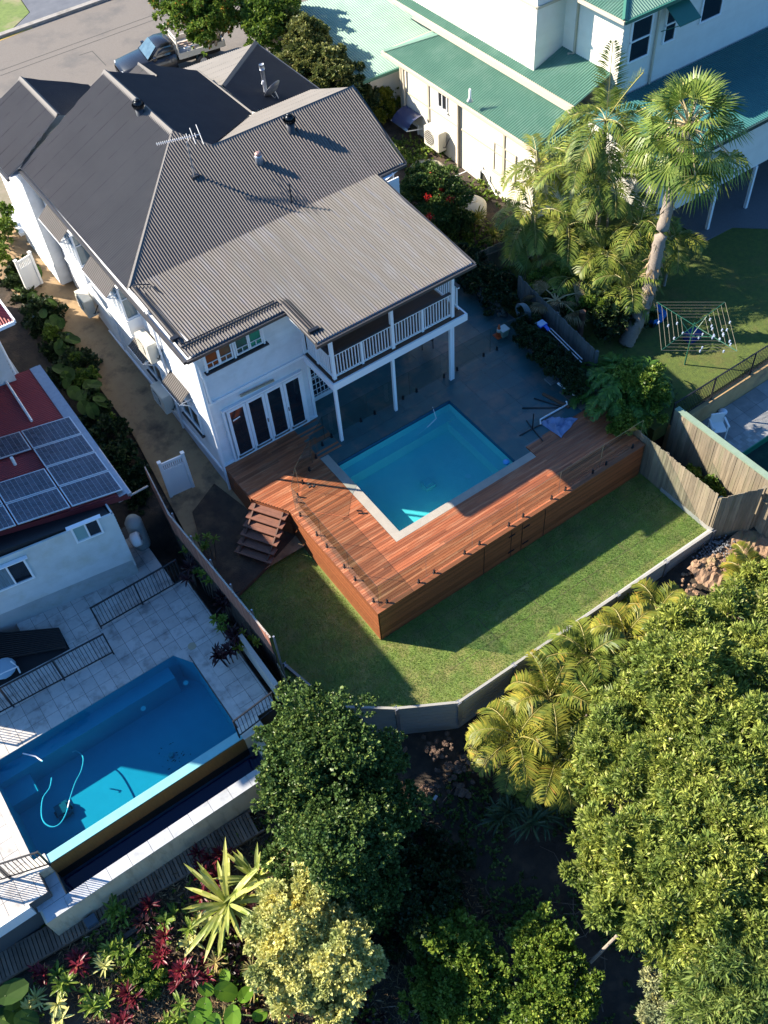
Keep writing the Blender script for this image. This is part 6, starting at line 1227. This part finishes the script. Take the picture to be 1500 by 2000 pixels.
def fan_palm(label,base,pts,nl,R,pet,lm,seed,r=.2,skirt=0,els=(-.55,1.2),droop=.6,boots=True):
    rg=np.random.default_rng(seed); t=thing('fan_palm',label,'palm',base); P=smooth_pts([Vector(base)]+[Vector(p) for p in pts],16); n=len(P); top=P[-1]
    MB().tube(P,[r*(1.25-.55*i/n)+(.13*r*(i%2)) for i in range(n)],14).ob('trunk',mat('palm_trunk',(.30,.25,.20),(.19,.155,.125),9,.9,bump=.6,bs=18,stretch=(1,1,5)),t,True)
    N_1=NP();st_=MB(); 
    for i in range(nl):
        f=(i+.5)/nl; fan_leaf(rg,np.array(top)+np.array([0,0,.1]),i*2.399+rg.uniform(-.2,.2),els[0]+(els[1]-els[0])*f**1.1,pet*rg.uniform(.75,1.15)*(1.1-.55*f),R*rg.uniform(.85,1.1),N_1,st_,droop=droop*(1.4-f))
    N_1.ob('fronds',lm,t); st_.ob('frond_stems',mat('petiole',(.50,.40,.24),(.40,.33,.17),3,.5),t)
    if skirt:
        N2=NP(); s2=MB()
        for i in range(skirt):
            b=np.array(P[-2-(i%4)]); fan_leaf(rg,b,i*2.399,rg.uniform(-1.3,-.95),rg.uniform(.2,.6),R*.8,N2,s2,nseg=16,droop=.8,open_=1.3)
        N2.ob('dead_fronds',LM_dry,t); s2.ob('dead_stems',mat('dead_stem',(.3,.22,.14),rough=.8),t)
    if boots:
        m=NP();k=520; idx=rg.integers(int(n*.18),int(n*.97),k); a=rg.uniform(0,6.28,k); C_=np.array([P[i] for i in idx]); rr_=np.array([r*(1.25-.55*i/n) for i in idx])[:,None]; o_=np.stack([np.cos(a),np.sin(a),np.zeros(k)],1); keep=rg.uniform(0,1,k)<np.where((idx/n>.3)&(idx/n<.55),1.,.35)
        C_,o_,rr_=C_[keep],o_[keep],rr_[keep]; m.add(leaves_up(rg,C_+o_*rr_*.9,unit(o_*.6+np.array([0,0,-.8])+rg.normal(0,.3,o_.shape)),rg.uniform(.12,.4,len(C_)),np.full(len(C_),.03))); m.ob('old_leaf_bases',LM_dry,t)
    return t
tb=xy(1222,672,NZ); tp=[]
for px,py,z in ((1262,585,1.2),(1293,450,3.6),(1345,252,6.3)): p=at(px,py,z); tp.append((p[0],p[1],z))
fan_palm('tall leaning fan palm with a shaggy crown over the clothes line lawn',(*tb,NZ),tp,38,1.1,1.55,leafmat('leaf_fan',(.10,.17,.03),(.27,.33,.08),(.48,.44,.18),.35,.3),60,.22,22,(-.75,1.3),.45)
p=xy(1055,500,1.0); fan_palm('short fan palm with stiff leaves behind the grey paling fence','' or (p[0],p[1],NZ),[(p[0],p[1],.5),(p[0],p[1],1.2)],18,.8,.8,leafmat('leaf_fan_light',(.12,.19,.05),(.22,.30,.09),(.3,.33,.12),.35,.25),61,.1,0,(-.1,1.2),.3,False)
p=xy(1085,600,.6); fan_palm('shaggy dead fronded low palm just behind the hose on the fence',(p[0],p[1],NZ),[(p[0],p[1],.3),(p[0],p[1],.8)],9,.7,.9,LM_dry,62,.16,8,(0,.9),.5)
# golden cane palms along the retaining wall
gc=[(1010,1430,-1.,13,1.75,'golden cane palm furthest left, with long yellow fronds beside the retaining wall'),(1075,1350,-1.,13,1.7,'golden cane palm second from the left touching the retaining wall'),(1150,1270,-.9,13,1.7,'golden cane palm in the middle of the row along the retaining wall'),(1225,1230,-.9,12,1.5,'golden cane palm with upright dark fronds near the grey pipe'),(1090,1470,-1.2,13,1.7,'golden cane palm with an orange frond above the dark strap leaves'),(1170,1380,-.9,12,1.6,'green tinted cane palm between the yellow palms and the bright tree'),(1290,1180,-1.2,10,1.3,'small cane palm at the foot of the bare orange soil'),(1470,1110,-1.3,9,1.2,'yellow green cane palm at the right edge under the fence')]
for i,(px,py,z,nf,L_,lb) in enumerate(gc):
    p=at(px,py,z); feather_palm(lb,(p[0],p[1],-3.1),(p[0],p[1],z-.5),nf+5,L_,.55,.046,LM_cane if i%3!=2 else leafmat('leaf_cane_green',(.09,.14,.03),(.22,.26,.05),(.4,.33,.07),.4,.3),70+i,.05,(.15,1.35),1.75,48,.35)
# strap-leaf rosettes
def rosette(rg,c,n,L,w,el=(.2,1.3),droop=1.,N_1=None,seg=5,fold=.25):
    for i in range(n):
        az=rg.uniform(0,6.28); e=rg.uniform(*el); l=L*rg.uniform(.7,1.1); d=np.array([math.cos(az)*math.cos(e),math.sin(az)*math.cos(e),math.sin(e)]); p=np.array(c,float); s=np.array([-math.sin(az),math.cos(az),0.]); prev=None; Q=[]
        for k in range(seg+1):
            f=k/seg; ww=w*(.45+1.1*f)*(1-f**3)+.001; a,b_=p-s*ww,p+s*ww; mid=p-np.array([0,0,ww*fold])
            if prev is not None: Q+= [[prev[0],prev[2],mid,a],[prev[2],prev[1],b_,mid]]
            prev=(a,b_,mid); d=d+np.array([0,0,-droop/seg*(.3+f)]); d/=np.linalg.norm(d); p=p+d*l/seg
        N_1.add(np.array(Q))
def rplant(name,label,cat,px,py,z,lm,n,L,w,seed,heads=1,spreadr=0,el=(.2,1.3),droop=1.,stem=True,zb=None,fold=.25):
    rg=np.random.default_rng(seed)
    if z<-2.5 and px<620: z=zg(px,py,.35 if L<1 else .7); zb=z-.5
    q=xy(px,py,z); N_1=NP(); zb=zb if zb is not None else z-.5; tops=[]
    for h in range(heads):
        c=np.array([q[0]+rg.normal(0,1)*spreadr,q[1]+rg.normal(0,1)*spreadr,z+rg.uniform(-.15,.15)*(1 if heads>1 else 0)]); tops.append(c); rosette(rg,c,n,L,w,el,droop,N_1,fold=fold)
    t=thing(name,label,cat,(q[0],q[1],zb)); N_1.ob('leaves',lm,t); m=MB()
    for c in tops: m.tube([(q[0]*.5+c[0]*.5,q[1]*.5+c[1]*.5,zb),tuple(c)],.02,5)
    m.ob('stem',BARK,t); return t
VAR=leafmat('leaf_variegated',(.22,.26,.04),(.52,.52,.18),(.72,.70,.42),.4,.2)
rplant('flax_plant','huge yellow striped strap-leaved plant in the middle of the sunny garden bed','plant',445,1765,-2.55,VAR,36,1.75,.075,80,1,0,(.12,1.2),.9,zb=-3.3)
rplant('flax_plant','smaller pale striped strap plant behind the huge yellow striped one','plant',500,1715,-2.6,VAR,24,1.2,.06,81,1,0,(.5,1.35),.7,zb=-3.3)
for i,(px,py,lb) in enumerate(((395,1683,'crimson bromeliads nearest the boardwalk, left clump of the upper pair'),(432,1678,'crimson bromeliads right of the upper pair beside the striped plant'),(298,1762,'dark red cordyline clump in the middle of the garden bed'),(285,1795,'maroon leafed clump just below the red cordyline'),(318,1835,'pink tipped bromeliad clump beside the timber sleepers'),(310,1870,'small magenta plant beside the round green shrub'),(262,1945,'pink and red bromeliad at the bottom of the garden bed'),(80,1905,'magenta leafed plant at the left of the garden bed'),(385,1905,'red leafed bromeliad near the spiky yellow rosettes'),(568,1962,'deep crimson cordyline tucked under the cream shrub'))):
    rplant('bromeliad',lb,'plant',px,py,-3.0,LM_crim if i not in (3,) else LM_purple,16,.34,.03,90+i,3,.12,(.3,1.3),.7,zb=-3.4)
for i,(px,py,lb) in enumerate(((205,1890,'pale yellow green bromeliad with a pointed rosette in the garden bed'),(70,1945,'pale leafed plant at the far left bottom of the garden'),(430,1880,'spiky straw coloured rosette left of the cream shrub'),(485,1900,'orange tinted spiky rosette just left of the cream shrub'),(440,1985,'spiky straw coloured rosette at the bottom edge'),(520,1965,'spiky golden rosette below the cream shrub'),(500,1930,'small golden spiky rosette between two larger ones'))):
    rplant('bromeliad',lb,'plant',px,py,-3.0,LM_cream if i<2 else leafmat('leaf_straw',(.22,.19,.07),(.42,.34,.15),(.5,.26,.12),.5,.2),34 if i>1 else 18,.36,.022 if i<2 else .012,110+i,2 if i<2 else 1,.08,(-.1,1.4),.35,zb=-3.4)
tree('shrub','small round yellow green shrub in the garden bed','shrub',[B(285,1890,-2.6,34),B(305,1915,-2.6,28),B(262,1910,-2.7,26)],1300,.07,.035,LM_mid,(*xy(285,1905,-3.2),-3.2),.03,120,per=6)
tree('shrub','dark leafy shrubs under the lower left corner of the pool terrace','shrub',[B(40,1760,-2.4,45),B(75,1735,-2.4,36),B(10,1720,-2.5,36),B(100,1790,-2.6,26),B(20,1800,-2.7,34)],2600,.10,.04,LM_dark,(*xy(50,1770,-3.2),-3.2),.05,121,per=7)
# cordylines along the screen fence
for i,(px,py,lm,lb) in enumerate(((372,1115,LM_purple,'dark purple cordyline at the top of the row along the screen fence'),(440,1175,LM_purple,'dark purple cordyline behind the middle of the lap pool terrace'),(462,1245,LM_purple,'dark purple cordyline beside the right end of the terrace'),(450,1270,LM_purple,'lowest dark purple cordyline leaning over the travertine tiles'),(352,1058,LM_mid,'bright green cordyline, uppermost beside the screen fence'),(395,1130,LM_mid,'green cordyline between two dark purple ones'),(435,1212,LM_mid,'yellow green cordyline below the middle of the screen fence'),(402,1062,LM_mid,'small green sprig poking over the top of the screen fence'),(478,1255,LM_yel,'yellow leafed plant at the low end of the screen fence'))):
    rplant('cordyline',lb,'plant',px,py,-.15,lm,16,.36 if lm is LM_purple else .22,.035 if lm is LM_purple else .03,130+i,5,.16,(.0,1.3),.9,zb=-1.2)
# dark strap plants by the gully
for i,(px,py) in enumerate(((1010,1565),(1045,1590),(985,1590),(1070,1560))): rplant('strap_plant',['dark strap-leaved plant, left of the clump below the cane palms','dark strap-leaved plant in the middle of the clump below the cane palms','dark strap-leaved plant at the lowest left of the clump','dark strap-leaved plant at the right of the clump under the orange frond'][i],'plant',px,py,-2.7,leafmat('leaf_strap_dark',(.03,.055,.03),(.07,.11,.06),None,.35,.1),24,.75,.035,150+i,2,.15,(.1,1.2),1.1,zb=-3.6)
# yucca-like pair by the tank
for i,(px,py) in enumerate(((942,430),(965,455))): rplant('yucca',['pointed leaf shrub beside the round water tank','second pointed leaf shrub nearer the palm grove'][i],'plant',px,py,.3,LM_cane,20,.5,.03,160+i,4,.25,(-.1,1.3),.5,zb=-1.2)
# big round leaves (elephant ears)
def bigleaf(rg,c,az,tilt,R,N_1,heart=True):
    a=np.array([math.cos(az),math.sin(az),0.]); s=np.array([-math.sin(az),math.cos(az),0.]); n=np.array([0,0,1.]); d=a*math.cos(tilt)-n*math.sin(tilt); nn=a*math.sin(tilt)+n*math.cos(tilt); m=12; ring=[]
    for k in range(m):
        t=2*math.pi*k/m; rr=R*(1-.25*math.cos(t)) if heart else R; x=-math.cos(t)*rr*1.15+.25*R; y=math.sin(t)*rr*.85; ring.append(np.array(c)+d*x+s*y+nn*(.16*R*abs(math.sin(t))*(1 if k%2 else .75)))
    q=[]; c0=np.array(c)-nn*.04*R
    for k in range(0,m,2): q.append([c0,ring[k],ring[(k+1)%m],ring[(k+2)%m]])
    N_1.add(np.array(q))
LM_ear=leafmat('leaf_elephant',(.035,.075,.016),(.07,.13,.026),(.22,.30,.05),.6,.3)
def ears(label,L_,z,R,lm,seed,zb=-.9,tilt=(.1,.9)):
    rg=np.random.default_rng(seed)
    if z<-2: z=zg(*L_[0][:2],.5); zb=z-.6
    q0=xy(*L_[0][:2],z); t=thing('elephant_ear',label,'plant',(q0[0],q0[1],zb)); N_1=NP(); m=MB()
    for px,py,s in L_:
        zz=z+rg.uniform(-.25,.3); p=at(px,py,zz); az=rg.uniform(-2.6,.6); bigleaf(rg,p,az,rg.uniform(*tilt),R*s,N_1); m.tube([(q0[0]*.6+p[0]*.4,q0[1]*.6+p[1]*.4,zb),(p[0],p[1],zz)],.018,5)
    # one leaf = one island, so its pieces share a hue
    N_1.ob('leaves',lm,t); m.ob('stalks',mat('green_stalk',(.08,.12,.03),rough=.5),t); return t
rg_=random.Random(77)
for i,(y0,lb) in enumerate(((470,'elephant ear plants by the far gate left of the path'),(560,'elephant ear plants left of the path below the far gate'),(650,'broad elephant ear plants near the corner of the upper red roof'),(720,'elephant ear plants beside the grey gutter of the red roof'),(790,'lower elephant ear plants along the grey gutter, nearest the vines'))):
    xs=lambda y: (10+(y-470)*.52) if y<800 else 0
    ears(lb,[(xs(y0+dy)+rg_.uniform(-30,30),y0+dy,rg_.uniform(.7,1.2)) for dy in (0,6,12,18,24,30,36,42,48,54,60,66,70,80,5,30,55,75)],.2,.25,LM_ear,170+i)
bl=[B(215,850,-.3,36),B(240,890,-.3,36),B(262,930,-.6,36),B(225,900,-.5,34),B(250,950,-.9,30),B(195,815,-.2,30),B(175,790,-.1,24),B(275,975,-1.0,30),B(90,640,-.5,50),B(150,740,-.6,50),B(40,560,-.4,50),B(60,600,-.4,40),B(120,690,-.5,38)]
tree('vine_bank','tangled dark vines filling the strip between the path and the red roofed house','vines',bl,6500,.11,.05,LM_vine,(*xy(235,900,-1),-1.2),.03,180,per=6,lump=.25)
tree('shrub','brighter green climbing leaves at the edge of the sandy path','shrub',[B(170,740,.0,22),B(100,655,.1,18),B(215,828,-.1,18),B(150,705,.1,15)],520,.10,.045,LM_mid,(*xy(160,740,-.8),-.9),.02,181,per=6)
ears('large bright green lobed leaves at the bottom edge beside the garden bed',[(400,1960,1.2),(430,1935,1.3),(455,1975,1.2),(380,1985,1.),(475,1950,1.),(440,1900,.8),(420,1990,1.1),(500,1985,.8),(395,1930,.9)],-3.0,.22,leafmat('leaf_lobed',(.09,.19,.02),(.17,.32,.035),None,.4,.35),190,-3.6,(.0,.5))
ears('dark big leaves in the bottom left corner',[(10,1945,1.2),(25,1975,1.3),(0,1990,1.),(40,1990,1.)],-3.0,.3,LM_ear,191,-3.6)
# monstera
def monstera(label,c,n,seed,R=.36,rad=1.0,hz=.9,lm=None):
    rg=np.random.default_rng(seed); t=thing('monstera',label,'plant',(c[0],c[1],-.3)); N_1=NP(); m=MB()
    for i in range(n):
        d=unit(rg.normal(0,1,3)); d[2]=abs(d[2])*.9; p=np.array(c)+d*np.array([rad,rad,hz])*rg.uniform(.75,1.05); az=math.atan2(d[1],d[0])+rg.normal(0,.4); L_=R*rg.uniform(.7,1.25)*2
        pts,lf=frond(rg,p,az,rg.uniform(-.3,.5),L_,1.0,11,L_*.42,L_*.075,.25); N_1.add(lf)
        a=pts[2:13]; T=a[1:]-a[:-1]; S=unit(np.cross(T,[0,0,1.]))*L_*.10; N_1.add(np.stack([a[:-1]-S,a[:-1]+S,a[1:]+S,a[1:]-S],1)); m.tube([(c[0],c[1],-.2),tuple(p)],.015,4)
    N_1.ob('leaves',lm or leafmat('leaf_monstera',(.045,.11,.025),(.10,.20,.04),(.22,.33,.07),.3,.25),t); m.ob('stalks',MATS['green_stalk'],t)
p=at(1215,745,.7); monstera('large monstera with split leaves spilling over the end of the deck',(p[0],p[1],.2),110,200,.36,1.35,1.0)
dense('glossy shrub mixed into the right side of the monstera','shrub','shrub',[B(1245,755,.7,55),B(1275,790,.3,36),B(1215,820,.1,40)],2600,.09,.035,LM_mid,-.6,201)
dense('small shaded weeds in the gap between the two paling fences','shrub','shrub',[B(1350,930,-1.2,18),B(1385,950,-1.2,20),B(1400,965,-1.2,16)],600,.08,.03,LM_mid,-1.8,202)
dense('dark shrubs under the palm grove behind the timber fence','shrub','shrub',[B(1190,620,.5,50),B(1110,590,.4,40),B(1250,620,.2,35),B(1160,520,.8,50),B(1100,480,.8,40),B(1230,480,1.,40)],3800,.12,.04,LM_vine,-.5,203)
# leaf litter and twigs in the sunny garden bed
rg2=np.random.default_rng(11); n=30000; X=rg2.uniform(-4.5,6,n);Y=rg2.uniform(2.,11.8,n); Z=np.array([ground_h(a,b_) for a,b_ in zip(X,Y)])+rg2.uniform(.02,.16,n); Dr=unit(np.stack([rg2.normal(0,1,n),rg2.normal(0,1,n),rg2.normal(0,.2,n)],1)); NP().add(leaves_up(rg2,np.stack([X,Y,Z],1),Dr,rg2.uniform(.06,.3,n),rg2.uniform(.004,.02,n))).ob('leaf_litter',leafmat('litter',(.08,.05,.03),(.30,.20,.12),(.50,.38,.24),.9,.05),None,kind='stuff')
# clay bank and rubble below the fence corner
CLAY=mat('orange_clay',(.33,.21,.13),(.23,.145,.09),4,.95,bump=1,bs=16,stain=((.2,.19,.08),1.3,.25),det=10)
v=[];f=[];nn=40
for j in range(nn+1):
    for i in range(nn+1):
        x=17.2+i*.17;y=6.2+j*.1; z=-1.78-.07*(10.3-y)**1.5*(.5)+.10*math.sin(3*x+1.5*y)*math.sin(2.3*y)+rg_.uniform(-.05,.05); v.append((x,y,z if x>18.5 or y<10.3 else -1.9))
for j in range(nn):
    for i in range(nn): a=j*(nn+1)+i; f.append((a,a+1,a+nn+2,a+nn+1))
MB().add(v,f).ob('clay_bank',CLAY,None,kind='structure')
rb=np.random.default_rng(4)
def rubble(label,pts,m_,seed,name='rubble'):
    b=MB(); rr=random.Random(seed)
    for px,py,z,r,nr in pts:
        for _ in range(nr):
            q=xy(px+rr.gauss(0,14),py+rr.gauss(0,10),z); s=r*rr.uniform(.4,1.2); k=len(b.v); b.ball((q[0],q[1],z),s,6,s*.7); b.v[k:]=[(x+rr.uniform(-.25,.25)*s,y+rr.uniform(-.25,.25)*s,zz+rr.uniform(-.2,.2)*s) for x,y,zz in b.v[k:]]
    b.ob(name,m_,None,label=label,cat='rubble',kind='stuff')
rubble('sunlit broken clay lumps below the lawn corner',[(1390,1110,-1.75,.10,14),(1370,1130,-1.9,.1,14),(1410,1095,-1.75,.08,10),(1385,1100,-1.7,.16,3),(1350,1145,-1.9,.08,10)],CLAY,5)
rubble('grey gravel heap at the corner of the retaining wall',[(1400,1065,-1.75,.03,120),(1385,1085,-1.8,.03,120)],mat('gravel_blue',(.2,.21,.23),(.13,.14,.15),20,.9,isl=.3),6,'gravel')
rubble('dark soil rubble in the shade under the retaining wall',[(850,1460,-2.7,.08,26),(880,1500,-2.8,.08,26),(930,1480,-2.7,.07,20),(840,1540,-3,.06,20),(900,1540,-3,.09,12),(780,1470,-2.7,.06,12)],mat('dark_rubble',(.16,.10,.07),(.09,.065,.05),5,.95,isl=.35),7)
for i,(px,py,lb) in enumerate(((812,1562,'pale brick fragment, left of the two lying in the dark gully'),(852,1562,'pale brick fragment, right of the two lying in the dark gully'))): q=xy(px,py,-2.9); MB().bar((q[0]-.08,q[1],-2.8),(q[0]+.06,q[1]+.05,-2.77),.08,.06).ob('brick',mat('pale_brick',(.4,.42,.45),rough=.9),None,label=lb,cat='brick')
for i,(a,b_,lb) in enumerate((((215,1855),(270,1815),'timber sleeper, upper of the pair retaining the garden bed'),((232,1875),(285,1838),'timber sleeper, lower of the pair retaining the garden bed'))): MB().bar((*xy(*a,zg(*a)),zg(*a)+.08),(*xy(*b_,zg(*b_)),zg(*b_)+.08),.14,.14).ob('sleeper',mat('bed_sleeper',(.07,.055,.045),rough=.85),None,label=lb,cat='sleeper')

# undergrowth on the shaded slope and leafy weeds between the houses
rg3=np.random.default_rng(12)
def weeds(n,x0,x1,y0,y1,sz_,lm,nm,zf_,seed,dens=lambda x,y:True):
    rg=np.random.default_rng(seed); X=rg.uniform(x0,x1,n);Y=rg.uniform(y0,y1,n); nz=np.sin(1.7*X+.6*Y)*np.sin(1.1*Y-.7*X)+rg.normal(0,.35,n); k=nz>.05; X,Y=X[k],Y[k]
    k=np.array([dens(a,b) for a,b in zip(X,Y)],bool); X,Y=X[k],Y[k]; Z=np.array([zf_(a,b) for a,b in zip(X,Y)]); Q=np.repeat(np.stack([X,Y,Z+rg.uniform(.02,.25,len(X))],1),6,0); D_=unit(rg.normal(0,1,Q.shape)+np.array([0,0,.5])); NP().add(leaves_up(rg,Q,D_,rg.uniform(.5,1.2,len(Q))*sz_,rg.uniform(.3,.4,len(Q))*sz_)).ob(nm,lm,None,kind='stuff')
weeds(9000,4.6,15.5,-1.5,9.6,.11,LM_dark,'undergrowth',ground_h,21)
weeds(4000,17.5,24,24,34,.14,LM_mid,'undergrowth',ground_h,22)
weeds(6500,-6,4.2,1,11.6,.10,LM_mid,'undergrowth',ground_h,23)
weeds(1500,19.5,28,14.5,23,.07,LM_vine,'undergrowth',lambda a,b:NZ,24,lambda x,y: (x<21.6))
b=MB(); rr=random.Random(21)
for k in range(70):
    x=rr.uniform(5,13);y=rr.uniform(1,9.5);z=ground_h(x,y)+.08; a=rr.uniform(0,6.28);L_=rr.uniform(.3,1.3); b.tube([(x,y,z),(x+L_*.5*math.cos(a),y+L_*.5*math.sin(a),z+rr.uniform(.02,.12)),(x+L_*math.cos(a+.3),y+L_*math.sin(a+.3),z)],[.014,.01,.005],4,False)
b.ob('twigs',mat('twig',(.16,.12,.09),rough=.9),None,kind='stuff')

b=MB()
for k in range(9):
    x=rr.uniform(-1,3.5);y=rr.uniform(5,10.5);z=ground_h(x,y)+.15; a=rr.uniform(0,6.28);L_=rr.uniform(.6,1.6); b.tube([(x,y,z),(x+L_*.5*math.cos(a),y+L_*.5*math.sin(a),z+.1),(x+L_*math.cos(a+.2),y+L_*math.sin(a+.2),z)],[.02,.015,.006],4,False)
b.ob('twigs',MATS['twig'],None,kind='stuff')
weeds(1800,-2.5,3.2,4.5,10.2,.16,LM_purple,'undergrowth',ground_h,31)
weeds(420,-3.5,3.2,4.5,10.6,.13,LM_crim,'undergrowth',ground_h,32,lambda a,b: math.sin(2.1*a+1)*math.sin(1.9*b)>.45)
weeds(1900,-3.5,3.5,4.0,10.6,.15,LM_yel,'undergrowth',ground_h,33,lambda a,b: math.sin(1.7*a+4)*math.sin(2.3*b+1)>.4)

for i,(px,py,k,lb) in enumerate(((345,1905,1,'small crimson plant between the round shrub and the bright lobed leaves'),(235,1850,0,'green sprig just above the pale green rosette in the bed'),(150,1880,1,'thin magenta plant left of the pale green rosette'),(330,1790,0,'green leafy plant right of the dark red cordyline clump'),(380,1830,2,'cream edged plant under the tips of the huge striped plant'),(180,1960,0,'green plant near the bottom edge left of the red bromeliad'),(230,1990,1,'reddish plant at the very bottom of the garden bed'),(120,1970,2,'pale straw plant beside the bottom left big leaves'),(340,1980,0,'low green plant left of the bright lobed leaves'),(250,1780,0,'mid green plant between the boardwalk and the red cordyline'),(130,1920,0,'fern-like plant in the middle left of the garden bed'),(400,1720,1,'dark pink clump just below the upper bromeliad pair'))):
    rplant('garden_plant',lb,'plant',px,py,-3.0,(LM_mid,LM_crim,LM_cream)[k],14,.38,.04,300+i,4,.2,(.1,1.3),.9,zb=-3.4)
